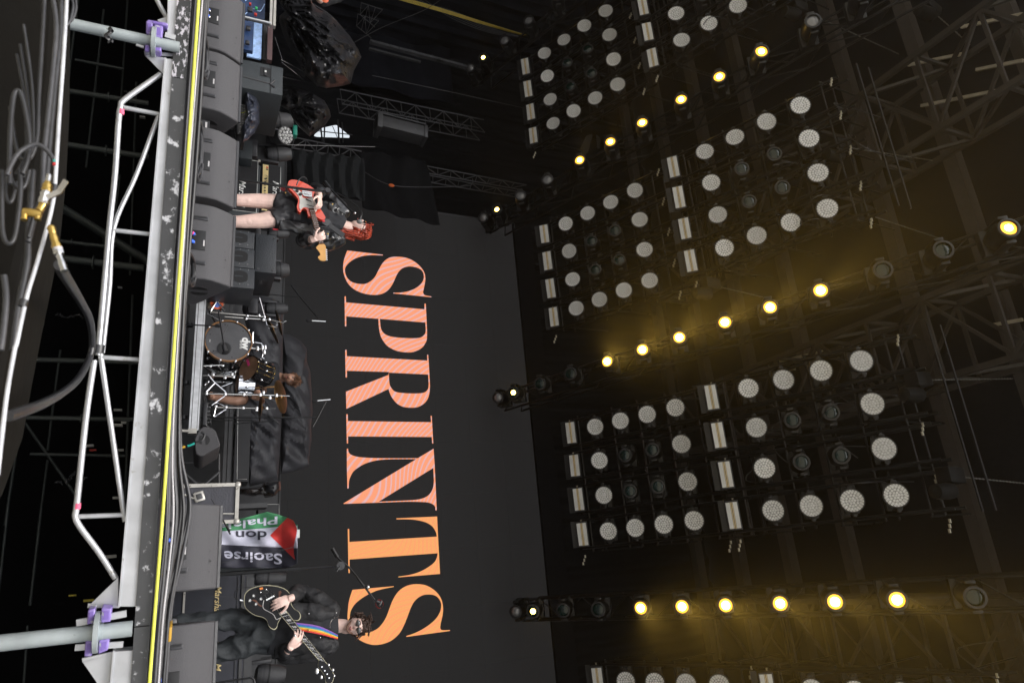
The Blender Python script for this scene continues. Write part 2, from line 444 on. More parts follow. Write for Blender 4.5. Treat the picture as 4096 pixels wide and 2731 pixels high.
S2 = curve(('l', [(183,357),(947,290),(945,303)]),
           ('c', [(945,303),(800,330),(640,370),(500,430),(370,505),(250,600),(175,700),(140,800),(140,920),(190,1050),(300,1130),(430,1150),(540,1125),(650,1068),(740,970),(810,850),(870,690),(930,540),(1020,400),(1130,310),(1260,262),(1400,252),(1540,275),(1670,345),(1770,440),(1830,550),(1855,690),(1845,830),(1815,960),(1803,1040)]),
           ('c', [(1803,1040),(1810,1080),(1850,1100),(1985,1098)]),
           ('l', [(1985,1098),(1983,1114),(1180,1224),(1174,1208)]),
           ('c', [(1174,1208),(1330,1155),(1480,1080),(1620,985),(1730,880),(1800,760),(1820,660),(1810,580),(1760,500),(1690,456),(1600,443),(1500,452),(1400,500),(1320,580),(1260,690),(1200,850),(1130,1020),(1050,1160),(920,1280),(780,1345),(620,1373),(480,1355),(330,1290),(205,1190),(130,1050),(95,900),(95,780),(120,560),(183,357)]))[:-1]
letters.append((L7, S2, None))
for k, (zz, outer, hole) in enumerate(letters):
    cu = bpy.data.curves.new("letter", 'CURVE'); cu.dimensions = '3D'
    pts3 = []
    bm = bmesh.new()
    loops = [outer] + ([hole] if hole else [])
    edges = []
    for lp in loops:
        P = [at(u, v, SY - 0.012) for u, v in zc(lp, *zz)]
        clean = [P[0]]
        for q in P[1:]:
            if (q - clean[-1]).length > 0.004: clean.append(q)
        if (clean[0]-clean[-1]).length < 0.004: clean.pop()
        vs = [bm.verts.new(q) for q in clean]
        for i in range(len(vs)): edges.append(bm.edges.new((vs[i], vs[(i+1) % len(vs)])))
    bmesh.ops.triangle_fill(bm, use_beauty=True, use_dissolve=False, edges=edges, normal=(0, -1, 0))
    bm.verts.ensure_lookup_table()
    for i, v in enumerate(bm.verts): v.index = i
    mb = MB(); mb.add([v.co.copy() for v in bm.verts], [tuple(v.index for v in f.verts) for f in bm.faces]); bm.free()
    bpy.data.curves.remove(cu)
    mb.build('letter', m_letters if k < 5 else m_letters2, led, smooth=False)

# ------------------------------------------------------------------ roof structure
ORD = ['first', 'second', 'third', 'fourth', 'fifth', 'sixth', 'seventh', 'eighth', 'ninth', 'tenth', 'eleventh', 'twelfth', 'thirteenth']
py = [4.4, 5.89, 7.3, 9.85, 11.4, 12.9, 14.4]
for i, y in enumerate(py):
    mb = MB().box((-16, y-.11, 11.75), (7.4, y+.11, 11.98))
    b = tag(mb.build('roof_beam', m_purlin, smooth=False), 'weathered steel roof beam across the stage, %s from the front' % ORD[i], 'roof beam', 'beams under the stage roof')
def lattice(name, label, cat, x0, x1, y0, y1, z0, z1, r, step, m, group=None):
    T = thing(name, label, cat, ((x0+x1)/2, y0, z0), group)
    for x in (x0, x1):
        for z in (z0, z1):
            MB().beam((x, y0, z), (x, y1, z), 2*r, 2*r).build('chord', m, T, smooth=False)
    n = int((y1-y0)/step)
    for k in range(n+1):
        y = y0 + k*step; y2 = min(y+step, y1)
        for x in (x0, x1):
            MB().beam((x, y, z0+r), (x, y, z1-r), r*1.3, r*1.3).build('post', m, T, smooth=False)
            if k < n: 
                a, b = ((z0+r, z1-r) if k % 2 else (z1-r, z0+r))
                MB().beam((x, y+.03, a), (x, y2-.03, b), r*1.2, r*1.2).build('brace', m, T, smooth=False)
        for z in (z0, z1):
            MB().beam((x0+r, y, z), (x1-r, y, z), r*1.2, r*1.2).build('cross_bar', m, T, smooth=False)
            if k < n: MB().beam((x0+r, y+.02, z) if k % 2 else (x1-r, y+.02, z), (x1-r, y2-.02, z) if k % 2 else (x0+r, y2-.02, z), r*1.1, r*1.1).build('brace', m, T, smooth=False)
    return T
for (x0, x1, w) in ((-7.42, -6.0, 'over the left lamp row'), (-3.5, -2.2, 'over the central row of lit lamps'), (1.05, 2.3, 'over the right lamp row above the bassist')):
    lattice('roof_truss', 'square steel lattice girder under the roof %s' % w, 'truss', x0, x1, 3.2, 12.9, 10.6, 11.5, .045, 1.05, m_steelroof, 'lattice girders under the roof')
m_strip = mat("pale_batten", (0.5, 0.46, 0.36), 0.6)  # lit sheet edges drawn as bars, their brightness put into this pale colour
for i, (a, b) in enumerate([((3633,261),(3914,204)), ((3685,424),(3990,363)), ((3846,109),(4090,58)), ((3905,280),(4092,243)), ((3974,1299),(4090,1278)), ((3120,1445),(3290,1405)), ((3060,1492),(3180,1475))]):
    p = atz(*a, 11.6); q = atz(*b, 11.6)
    MBb = MB().beam(p, q, .05, .05)
    tag(MBb.build('roof_batten', m_strip, smooth=False), ['pale batten lit between the roof beams, lowest of the upper left pair', 'pale batten under the roof, second of the upper left group', 'short pale batten nearest the upper left corner of the roof', 'pale batten by the far edge of the roof', 'pale batten beside the central lattice girder', 'pale batten behind the middle lamps', 'pale batten behind the middle lamps, the shorter one'][i], 'batten', 'pale battens under the roof')

# ------------------------------------------------------------------ lighting rig
RP = Vector((0, 10.66, 6.893)); RN = Vector((0, .361, 1)).normalized()
AIM = Vector((0.06, -.76, -.64)).normalized()
AX = Vector((1, 0, 0)); AX = (AX - AIM*AX.dot(AIM)).normalized(); AU = AX.cross(AIM)   # across, and up
FIXM = Matrix((( AX.x, AIM.x, AU.x), (AX.y, AIM.y, AU.y), (AX.z, AIM.z, AU.z)))        # local +y points along the beam
if FIXM.determinant() < 0: AU = -AU; FIXM = Matrix((( AX.x, AIM.x, AU.x), (AX.y, AIM.y, AU.y), (AX.z, AIM.z, AU.z)))
m_lens0 = mat("wash_lens_plate", (0.6, 0.59, 0.56), 0.22, 0.0, var=0.25, scale=9, bump=0.15, coat=0.6)
m_cell = mat("wash_lens_cell", (0.88, 0.87, 0.83), 0.3, 0.0, var=0.2, scale=30, coat=0.6); vary(m_cell, .72, 1.1)
m_cellr = mat("cell_gap", (0.36, 0.355, 0.34), 0.35, coat=.3); vary(m_cellr, .8, 1.1)
m_glass = mat("coated_glass", (0.003, 0.018, 0.016), 0.08, 0.0, coat=.4)
m_domeg = mat("dome_glass", (0.24, 0.24, 0.25), 0.12, 0.2, coat=1.0)
m_body = mat("fixture_body", (0.009, 0.009, 0.010), 0.42, bump=0.1)
O0 = Vector((0, 0, 0))
rj = random.Random(41)
def setfix(o, p, extra=0.0):
    o.matrix_world = Matrix.Translation(p) @ FIXM.to_4x4() @ Matrix.Rotation(rj.gauss(0, .05), 4, 'X') @ Matrix.Rotation(rj.gauss(0, .04), 4, 'Z')
def part0(name, mb, m, T, **k): return mb.build(name, m, T, org=O0, **k)
# wash light prototype: beam along +y, pivots along x
def make_wash():
    T = thing('wash_light', 'wash', 'stage light', (0, 0, 0))
    part0('body', MB().lathe([(-.24, .07), (-.21, .12), (-.12, .15), (-.02, .165), (.0, .165), (.0, .15)], O0, (0, 1, 0), 20, True, False), m_body, T)
    face = MB().lathe([(-.012, .151), (-.006, .151), (-.001, .148), (-.001, .001)], O0, (0, 1, 0), 24, False, False)
    fo = part0('lens_plate', face, m_cellr, T)
    cells = MB(); r = .0172; pts = [(0, 0)]
    for ring, cnt in ((1, 6), (2, 12), (3, 18)):
        for k in range(cnt):
            t = 2*math.pi*(k + .5*(ring % 2))/cnt; pts.append((ring*.0365*math.cos(t), ring*.0365*math.sin(t)))
    for k in range(22):
        t = 2*math.pi*k/22; pts.append((.135*math.cos(t), .135*math.sin(t))) if False else None
    for x, z in pts:
        cells.lathe([(-.003, r*1.0), (.0005, r*1.0), (.0005, r*.86), (.0035, r*.5), (.0045, r*.02)], (x, 0, z), (0, 1, 0), 8, False, False)
    for k in range(22):
        t = 2*math.pi*k/22
        cells.lathe([(-.003, .0165), (.001, .0162), (.001, .013), (.004, .004)], (.132*math.cos(t), 0, .132*math.sin(t)), (0, 1, 0), 6, False, False)
    co = part0('lens_cells', cells, m_cell, T); co['kind'] = 'stuff'
    for sx in (-1, 1):
        part0('yoke_arm', MB().obox((sx*.185, -.12, 0), (1, 0, 0), (0, 1, 0), (0, 0, 1), .03, .26, .07, .01), m_body, T)
        part0('pivot', MB().lathe([(0, .03), (.035, .025)], (sx*.185 + (.0 if sx > 0 else -.035), -.04, 0), (1, 0, 0), 10), m_plastic, T)
    part0('base', MB().obox((0, -.30, 0), (1, 0, 0), (0, 1, 0), (0, 0, 1), .40, .10, .20, .015), m_body, T)
    return T
def make_profile():
    T = thing('profile_light', 'profile', 'stage light', (0, 0, 0))
    part0('body', MB().lathe([(-.40, .10), (-.36, .135), (-.1, .13), (-.06, .105), (.0, .105), (.02, .10), (.02, .088)], O0, (0, 1, 0), 18, True, False), m_body, T)
    part0('lens_ring', MB().lathe([(-.005, .12), (.012, .12), (.016, .088)], O0, (0, 1, 0), 20, False, False), m_plastic, T)
    part0('lens', MB().lathe([(.005, .088), (.018, .06), (.024, .03), (.026, .001)], O0, (0, 1, 0), 18, False, False), m_glass, T)
    for sx in (-1, 1): part0('yoke_arm', MB().obox((sx*.17, -.2, 0), (1, 0, 0), (0, 1, 0), (0, 0, 1), .04, .34, .10, .012), m_body, T)
    part0('base', MB().obox((0, -.44, 0), (1, 0, 0), (0, 1, 0), (0, 0, 1), .38, .14, .26, .02), m_body, T)
    return T
m_strobeface = mat("strobe_reflector", (0.72, 0.72, 0.70), 0.3, 0.1, var=0.12, scale=5, bump=0.1, coat=.4)
m_tube = mat("warm_led_line", (0.62, 0.50, 0.28), 0.35, emit=(1, .68, .3), estr=0.05)
def make_strobe():
    T = thing('strobe_panel', 'strobe', 'strobe light', (0, 0, 0))
    part0('housing', MB().obox((0, -.07, 0), (1, 0, 0), (0, 1, 0), (0, 0, 1), .44, .13, .21, .01), m_plastic, T)
    part0('reflector', MB().box((-.195, -.004, -.085), (.195, .003, -.022)), m_strobeface, T, smooth=False)
    part0('reflector', MB().box((-.195, -.004, .022), (.195, .003, .085)), m_strobeface, T, smooth=False)
    for z in (-.011, .011): part0('led_line', MB().box((-.195, -.004, z-.006), (.195, .006, z+.006)), m_tube, T, smooth=False)
    part0('divider', MB().box((-.195, -.004, -.0035), (.195, .008, .0035)), m_black, T, smooth=False)
    part0('bracket', MB().box((-.23, -.11, .11), (.23, -.07, .2)), m_body, T, smooth=False)
    return T
m_rim = mat('lit_reflector', (1, .7, .2), .4, emit=(1.0, .42, .03), estr=1.0)  # lens emission stands in for the halo of glow round the lamp core
m_hot = mat("lit_lamp", (1, .8, .4), 0.4, emit=(1.0, .62, .14), estr=45.0)
m_hot2 = mat("lit_lamp_small", (1, .75, .3), 0.4, emit=(1.0, .55, .10), estr=14.0)
def make_head(kind):
    T = thing('moving_head', 'head', 'stage light', (0, 0, 0))
    part0('head', MB().lathe([(-.42, .09), (-.38, .13), (-.2, .15), (-.05, .125), (.0, .118), (.0, .10)], O0, (0, 1, 0), 18, True, False), m_body, T)
    part0('lens_ring', MB().lathe([(-.02, .13), (.008, .13), (.012, .10)], O0, (0, 1, 0), 20, False, False), m_plastic, T)
    prof = [(-.01, .10), (.025, .085), (.05, .05), (.06, .002)] if kind == 'dome' else [(-.02, .10), (-.008, .07), (-.002, .03), (0, .002)]
    part0('lens', MB().lathe(prof, O0, (0, 1, 0), 18, False, False), m_domeg if kind in ('dome', 'dim') else m_rim if kind in ('on', 'mid') else m_glass, T)
    if kind in ('on', 'small', 'mid'):
        r = .060 if kind == 'on' else .046 if kind == 'mid' else .050
        part0('lamp', MB().lathe([(.0, r), (.012, r*.8), (.02, r*.4), (.022, .001)], O0, (0, 1, 0), 16, False, False), m_hot if kind in ('on', 'mid') else m_hot2, T)
    for sx in (-1, 1): part0('yoke_arm', MB().obox((sx*.17, -.22, 0), (1, 0, 0), (0, 1, 0), (0, 0, 1), .045, .36, .12, .012), m_body, T)
    part0('base', MB().obox((0, -.47, 0), (1, 0, 0), (0, 1, 0), (0, 0, 1), .36, .13, .28, .02), m_body, T)
    return T
proto = {}
def place(kind, maker, p, label, group, name=None):
    if kind not in proto: proto[kind] = maker(); o = proto[kind]
    else: o = copy_tree(proto[kind])
    setfix(o, p); o['label'] = label; o['group'] = group
    return o
def seen(p, m=70):
    u, v = proj(p); return -m < u < 4096+m and -m < v < 2731+m
pods = {'rear left': (-10.86, 10.66), 'front left': (-10.86, 7.68), 'rear centre left': (-6.57, 10.66), 'front centre left': (-6.58, 7.67),
        'rear centre right': (-2.33, 10.57), 'front centre right': (-2.33, 7.74), 'rear right': (1.93, 10.60), 'front right': (1.93, 7.70)}
TL = math.radians(23.2); QD = .556
def podpt(pod, i, j):
    x, y = pods[pod]; z = RP.z - .361*(y - 10.66) - (.05 if y > 9 else .0)
    return Vector((x + i*.62, y - j*QD*math.cos(TL), z + j*QD*math.sin(TL)))
for pod in pods:
    rows = ['leftmost', 'second', 'third', 'rightmost']
    dep = ['back row', 'second row from the back', 'third row from the back', 'front row']
    T = None
    for i in range(4):
        for j in range(4):
            p = podpt(pod, i, j)
            if not seen(p): continue
            where = '%s, %s, %s block' % (rows[i], dep[j], pod)
            if i in (1, 2) and j in (1, 2):
                place('profile', make_profile, p, 'dark round lamp %s' % where, 'dark profile lamps inside the light blocks')
            else:
                place('wash', make_wash, p, 'grey wash light %s' % where, 'round wash lights in blocks under the roof')
        ps = podpt(pod, i, -1.02 if pod.startswith('rear') else -1.12) + Vector((0, 0, .0))
        if seen(ps, 120):
            place('strobe', make_strobe, ps, 'pale strobe panel with two gold lines, %s behind the %s block' % (rows[i], pod), 'rectangular strobe panels')
    # carrying frame of the pod
    a = podpt(pod, 0, 0); 
    if not any(seen(podpt(pod, i, j), 200) for i in (0, 3) for j in (0, 3)): continue
    F = thing('lamp_rig', 'black tube frame carrying the %s block of round lights' % pod, 'lamp rig', podpt(pod, 1.5, 1.5), 'black frames of the light blocks')
    back = -AIM*.40
    for i in range(5):
        for dx in (-.07, .07):
            if i == 0 and dx < 0 or i == 4 and dx > 0: continue
            for h in (.0, .22):
                MB().tube([podpt(pod, i-.5, -1.3) + Vector((dx, 0, .12+h)), podpt(pod, i-.5, 4.0) + Vector((dx, 0, .12+h))], .024, 8).build('rail', m_blackmetal, F)
    for j in range(6):
        for h in (.03, .30):
            MB().tube([podpt(pod, -.5, j-.5-(.4 if j == 0 else 0)) + Vector((0, 0, .1+h)), podpt(pod, 3.5, j-.5-(.4 if j == 0 else 0)) + Vector((0, 0, .1+h))], .017, 6).build('cross_tube', m_blackmetal, F)
    for i in range(5):
        for j in (0, 2, 4):
            q = podpt(pod, i-.5, j-.5)
            MB().tube([q + Vector((0, 0, .1)), q + Vector((0, .05, 1.0))], .014, 6).build('drop_tube', m_blackmetal, F)
    con = MB(); rnd = random.Random(hash(pod) % 1000 if False else len(pod)*7)
    for i in range(5):
        for e in (-1.2, 3.85):
            q = podpt(pod, i-.5+.12, e) + Vector((0, 0, .1))
            for t in range(3): con.obox(q + Vector((.0+t*.06, 0, -.03*t)), (1,0,0), (0,1,0), (0,0,1), .05, .022, .022)
    con.build('cable_connector', mat("pale_connector", (.45, .42, .33), .5), F, smooth=False)['kind'] = 'stuff'
    if pod.startswith('front'):
        # distribution cables hanging behind the frame
        for i in range(9):
            cb = MB()
            x0 = podpt(pod, rnd.uniform(-.4, 3.4), rnd.uniform(-1, 4))
            x1 = x0 + Vector((rnd.uniform(-.5, .5), rnd.uniform(-.6, .6), 0)); z = .15
            cb.tube(smoothpts([x0 + Vector((0, 0, z)), (x0+x1)/2 + Vector((0, 0, z-.12)), x1 + Vector((0, 0, z)), x1 + Vector((.02, 0, 1.1))], 5), .008, 5)
            cb.build('cable', m_plastic, F)

rowsx = {'left outer': -12.1, 'left': -7.82, 'middle': -3.48, 'right': .81}
rowy = [12.96, 12.52, 11.8, 11.03, 10.18, 9.43, 8.71, 7.9, 7.17, 6.43, 5.61, 4.9, 4.21]
kinds = {'left outer': ['dome', 'small', 'dim', 'dim', 'on', '', '', '', '', '', '', '', ''],
         'left': ['dome', 'small', 'dim', 'dim', 'on2', 'on2', 'on2', 'on2', 'on2', 'on2', 'dim', 'lens', 'lens'],
         'middle': ['dome', 'small', 'lens', 'lens', 'on', 'on', 'on', 'on', 'on', 'on', 'lens', 'lens', 'on2'],
         'right': ['dome', 'small', 'lens', 'lens', 'on', 'on', 'on', 'on', 'on', 'on', 'lens', 'lens', 'lens']}
m_trussb = mat("black_truss", (0.012, 0.011, 0.011), 0.4, 0.3)
for rw_, x in rowsx.items():
    for k, y in enumerate(rowy):
        kd = kinds[rw_][k]
        if not kd: continue
        p = Vector((x, y, RP.z - .361*(y - 10.66)))
        if not seen(p): continue
        lit = kd in ('on', 'on2', 'small')
        kk = 'mid' if kd == 'on2' else kd
        desc = {'mid': 'moving head with small yellow lamp lit', 'on': 'moving head lit bright yellow', 'small': 'moving head with small orange glow', 'dome': 'unlit pale-domed moving head', 'dim': 'unlit grey-lensed moving head', 'lens': 'unlit dark-lensed moving head'}[kk]
        place('head_' + kk, (lambda kk=kk: make_head(kk)), p, '%s, %s from the back of the %s lamp row' % (desc, ORD[k], rw_), 'moving heads in rows under the roof')
        if lit:
            ld = bpy.data.lights.new('beam', 'SPOT'); ld.energy = {'on': 1050, 'on2': 110, 'small': 40}[kd]; ld.color = (1, .60, .09)
            ld.spot_size = math.radians(42); ld.spot_blend = 1.0; ld.shadow_soft_size = .06
            lo = bpy.data.objects.new('beam', ld); COL.objects.link(lo)
            lo.matrix_world = Matrix.Translation(p + AIM*.04) @ Vector((.12, -.93, -.34)).to_track_quat('-Z', 'Y').to_matrix().to_4x4()
    ys, ye = 13.3, 3.8
    T = thing('lighting_truss', 'black square truss holding the %s row of moving heads' % rw_, 'truss', (x, ys, RP.z - .361*(ys-10.66)), 'black trusses carrying moving heads')
    def tp(y, dx, h): return Vector((x+dx, y, RP.z - .361*(y-10.66) + .42 + h))
    for dx in (-.2, .2):
        for h in (0, .4): MB().tube([tp(ys, dx, h), tp(ye, dx, h)], .024, 6).build('chord', m_trussb, T)
    y = ys; k = 0
    while y - .5 > ye:
        for dx in (-.2, .2): MB().tube([tp(y, dx, 0 if k % 2 else .4), tp(y-.5, dx, .4 if k % 2 else 0)], .012, 5).build('brace', m_trussb, T)
        MB().tube([tp(y, -.2 if k % 2 else .2, 0), tp(y-.5, .2 if k % 2 else -.2, 0)], .012, 5).build('brace', m_trussb, T)
        y -= .5; k += 1

# chain hoists
m_chain = mat("steel_chain", (.16, .16, .15), .45, .5); m_motor = mat('hoist_motor_paint', (.006,.006,.006), .6, spec=.15)
for i, (mu, mv, cu, cv) in enumerate([(3385, 590, 3741, 644), (3475, 860, 3767, 957), (3215, 45, 3595, 217), (3700, 1520, 4050, 1514), (3830, 1905, 4096, 1932), (2868, 1145, 3050, 1188), (3745, 60, 3880, 180)]):
    w = ['by the upper edge of the front centre left lights', 'beside the lowest front centre left wash light', 'at the outer left near the roof', 'at the front of the centre right block', 'over the front centre right block, lowest', 'between the middle lamps', 'high at the roof lattice'][i]
    yy = [6.0, 6.0, 6.2, 5.7, 5.6, 8.0, 5.0][i]
    p = at(mu, mv, yy); q = at(cu, cv, yy)
    T = thing('chain_hoist', 'black chain hoist %s' % w, 'hoist', p, 'chain hoists under the roof')
    d = (q-p).normalized()
    MB().obox(p - d*.14, d, d.cross(Vector((0, 1, 0))), Vector((0, 1, 0)), .30, .2, .2, .02).build('motor', m_motor, T)
    ch = MB(); n = int((q-p).length/.035)
    for k in range(n):
        c = p + (q-p)*((k+.5)/n); a = Vector((0, 1, 0)) if k % 2 else d.cross(Vector((0, 1, 0)))
        ch.obox(c, d, a, d.cross(a), .040, .020, .007)
    ch.build('chain', m_chain, T, smooth=False)['kind'] = 'stuff'
    bag = MB().lathe([(0, .02), (.03, .09), (.3, .11), (.34, .10)], p - d*.3 + Vector((.2, 0, -.25)), (0, 0, 1), 10)
    bag.build('chain_bag', m_motor, T)
# ================================================================== STAGE FRONT
floor_o = bpy.data.objects['stage_floor']
m_edge = worn("scuffed_black_edge", (0.03, 0.031, 0.032), (0.50, 0.48, 0.52), 0.51, 24, 0.5, 0.0, (1, 1, 2.2), 0.03)
m_edge2 = worn("scuffed_black_edge_light", (0.045, 0.046, 0.048), (0.5, 0.5, 0.52), 0.57, 18, 0.5, 0.0, (1, 1, 1), 0.06)
def front_quad(pts, th, off=0.0):
    """prism standing in the stage-front plane from traced corners, th deep toward the stage"""
    return MB().prism([onfront(u, v, off) for u, v in pts], -EN*th)
for pts, m in (([(731,-60),(770,-60),(718,722),(673,722)], m_edge), ([(673,726),(718,726),(618,1780),(596,1780)], m_edge2)):
    pass
def zfront(u, v): return onfront(u, v, .02).z
def edge_board(v0, v1, m):
    def top(v): return onfront(770 - 180*v/2731.0, v, .02)
    a = top(v0); b = top(v1); h0 = .052
    mb = MB().prism([Vector((a.x, a.y, -.004)), Vector((b.x, b.y, -.004)), Vector((b.x, b.y, -.004-h0)), Vector((a.x, a.y, -.004-h0))], -EN*.03)
    mb.build('edge_board', m, floor_o, org=floor_o.location)
edge_board(-900, 318, m_edge); edge_board(321, 2497, m_edge2); edge_board(2502, 3300, m_edge2)
# yellow cord
m_yel = mat("yellow_cord", (0.78, 0.80, 0.10), 0.6)
yp = [onfront(u, v, .035) + Vector((0, 0, .008)) for u, v in ((840,-800),(786,0),(758,400),(737,700),(711,1050),(686,1400),(661,1780),(638,2100),(606,2500),(588,2731),(560,3100))]
tag(MB().tube(smoothpts(yp, 6), .0058, 8).build('safety_cord', m_yel), 'bright yellow cord stretched along the whole front edge of the stage', 'cord')

def px(n, u, v, off=0.0):                    # size of n picture pixels at that place
    return n * (onfront(u, v, off) - Vector((0, 0, CZ))).dot(RF) / 2730.7
m_aluw = worn("weathered_aluminium", (0.50, 0.51, 0.53), (0.34, 0.33, 0.31), 0.62, 11, 0.42, 0.55)
# --- ledgers
def ledger(label, rail, tubes, plates, tapes=()):
    T = thing('stage_ledger', label, 'scaffold ledger', onfront(*rail[0]), 'aluminium ledgers under the stage edge')
    front_quad(rail, .045, .012).build('rail', m_aluw, T)
    front_quad([(rail[0][0]-3, rail[0][1]-4), (rail[0][0]+4, rail[0][1]-4), (rail[3][0]+4, rail[3][1]+4), (rail[3][0]-3, rail[3][1]+4)], .05, .02).build('lip', m_aluw, T)
    for pts, w, nm in tubes:
        P = smoothpts([onfront(u, v, -.01) for u, v in pts], 5) if len(pts) > 2 else [onfront(u, v, -.01) for u, v in pts]
        MB().tube(P, px(w/2, *pts[0]), 12).build(nm, m_aluw, T)
    for pl in plates: front_quad(pl, .008, .0).build('gusset_plate', m_aluw, T)
    for a, b, w, m in tapes: MB().tube([onfront(*a, -.01), onfront(*b, -.01)], px(w/2, *a), 12).build('tape_band', m, T)
    return T
m_pink = mat("pink_tape", (0.8, 0.12, 0.22), 0.6); m_tape = mat("black_tape", (0.02, 0.02, 0.022), 0.35)
ledger('long pale aluminium ledger with welded tube lattice below the middle of the stage edge',
       [(661,235),(714,240),(542,2424),(475,2424)],
       [([(643,297),(500,398),(483,428),(474,490),(460,700),(437,914),(417,1146),(392,1420)], 21, 'lower_chord'),
        ([(377,1440),(344,1668),(308,2011),(301,2062),(321,2107),(397,2210),(462,2312)], 23, 'lower_chord'),
        ([(634,464),(545,700),(456,910),(438,1146),(410,1410)], 17, 'diagonal'),
        ([(402,1413),(491,2025),(500,2060)], 20, 'diagonal'),
        ([(494,431),(638,458)], 18, 'strut'), ([(452,921),(598,937)], 18, 'strut'), ([(395,1428),(556,1438)], 19, 'strut'), ([(312,2065),(500,2058)], 19, 'strut')],
       [[(580,222),(661,232),(652,295)], [(362,2415),(473,2308),(473,2415)], [(576,204),(692,214),(692,226),(578,220)], [(352,2413),(476,2413),(474,2430),(350,2430)]],
       [((485,438),(483,458),23.5,m_pink), ((311,2011),(308,2034),25,m_pink), ((393,1378),(388,1412),52,m_tape)])
ledger('short end of an aluminium ledger beside the upper purple clamp',
       [(676,-200),(732,-200),(728,140),(672,138)], [([(600,-60),(640,25),(668,72)], 19, 'diagonal')], [[(630,80),(672,66),(672,128)]])
ledger('aluminium ledger end with grey gusset below the lowest purple clamp',
       [(455,2605),(533,2600),(512,2900),(425,2900)], [([(411,2760),(380,2860)], 20, 'diagonal')], [[(330,2645),(452,2616),(430,2790)], [(328,2632),(452,2604),(453,2618),(330,2648)]])
# --- standards and clamps
m_purple = worn("purple_painted_clamp", (0.26, 0.19, 0.50), (0.42, 0.42, 0.46), 0.52, 26, 0.5, 0.2)
def standard(label, p0, p1, w, ring, off=.03):
    T = thing('scaffold_standard', label, 'scaffold tube', onfront(*p0, off), 'upright tubes carrying the stage front')
    MB().tube([onfront(*p0, off), onfront(*p1, off)], px(w/2, *p1, off), 20).build('tube', m_galv, T)
    c = onfront(*ring, off); ax = (onfront(*p1, off) - onfront(*p0, off)).normalized(); r = px(w*1.32, *ring, off)
    MB().lathe([(-.0075, r*.9), (-.0075, r), (.0075, r), (.0075, r*.9)], c, ax, 28).build('rosette', m_galv, T)
    MB().lathe([(-.02, px(w*.55, *ring, off)), (.02, px(w*.55, *ring, off))], c, ax, 20).build('weld_collar', m_galv, T)
    return T
standard('thick galvanised upright tube between the two upper ledgers', (150, 68), (718, 191), 43, (616, 168))
standard('thick galvanised upright tube at the bottom between two purple clamps', (-160, 2588), (529, 2512), 60, (388, 2526))
def clamp(label, jaws, bar, bw_, off=.05):
    T = thing('wedge_clamp', label, 'clamp', onfront(*jaws[0][0], off), 'purple wedge clamps on the scaffold')
    for j in jaws:
        c = [onfront(u, v, off) for u, v in j]
        mb = MB().prism(c, -EN*.055); o = mb.build('jaw', m_purple, T)
        bv = o.modifiers.new("bevel", 'BEVEL'); bv.width = .004; bv.segments = 2
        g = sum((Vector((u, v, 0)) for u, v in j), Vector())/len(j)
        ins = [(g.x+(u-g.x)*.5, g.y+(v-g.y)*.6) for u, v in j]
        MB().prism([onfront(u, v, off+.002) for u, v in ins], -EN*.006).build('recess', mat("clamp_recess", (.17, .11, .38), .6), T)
    a, b = [onfront(u, v, off-.02) for u, v in bar]
    d = (b-a); MB().obox((a+b)/2, d, EN, d.cross(EN), d.length, .007, px(bw_, *bar[0])).build('wedge', m_aluw, T)
clamp('purple wedge clamp just above the bottom upright tube', [[(352,2438),(382,2432),(374,2492),(347,2498)], [(406,2430),(446,2434),(442,2486),(404,2490)]], [(306,2490), (506,2452)], 26)
clamp('purple wedge clamp just below the bottom upright tube', [[(342,2562),(372,2562),(366,2624),(336,2626)], [(396,2560),(437,2554),(431,2600),(392,2616)]], [(300,2588), (493,2575)], 24)
clamp('purple wedge clamp beside the upper upright tube, clearly purple', [[(585,82),(612,86),(606,140),(584,136)], [(618,96),(652,104),(648,152),(614,146)], [(590,78),(672,92),(670,104),(588,92)]], [(660,140), (702,152)], 20)
clamp('pale purple clamp under the upper upright tube above its grey plate', [[(580,178),(600,182),(598,204),(578,202)], [(618,188),(646,190),(644,206),(616,205)]], [(545,180), (575,190)], 9)
tag(MB().grid(lambda a, b: onfront(424 + 22*a + 10*math.sin(b*9), 112 + 58*b + 6*math.sin(a*7), .075 + .006*math.sin(b*14)), 4, 10).build('tape_scrap', m_tape, solid=.001), 'torn black tape wrapped on the upper scaffold tube', 'tape')

# --- scaffold under the deck
m_dt = mat("dark_scaffold_tube", (0.035, 0.042, 0.042), 0.5, 0.3, var=.3)  # steel tube darkened in its base colour for the shade below the deck
sc_l = [((228,357),(594,415),4.6,22), ((205,569),(594,629),4.6,24), ((112,950),(424,986),5.0,16), ((112,1017),(575,1073),4.6,30), ((223,816),(600,1050),5.4,34), ((67,1436),(570,1449),4.6,20), ((36,1668),(545,1677),4.6,18), ((120,1815),(500,1822),5.4,12),
        ((300,240),(495,277),5.4,12),
        ((317,-40),(241,580),5.2,9), ((415,40),(344,670),5.6,8), ((241,580),(170,1300),5.2,9), ((121,1400),(80,1668),5.2,10), ((241,1400),(190,1800),5.6,9), ((80,1700),(20,2100),5.2,10), ((190,1840),(150,2140),5.6,9), ((165,2031),(120,2420),5.2,10), ((32,2031),(-10,2400),5.2,10), ((510,0),(470,620),6.2,7), ((480,700),(440,1050),6.2,7),
        ((100,1690),(300,1975),5.4,12), ((545,330),(520,1100),6.4,8), ((530,1180),(500,2000),6.4,10), ((110,2500),(95,2731),5.2,9)]
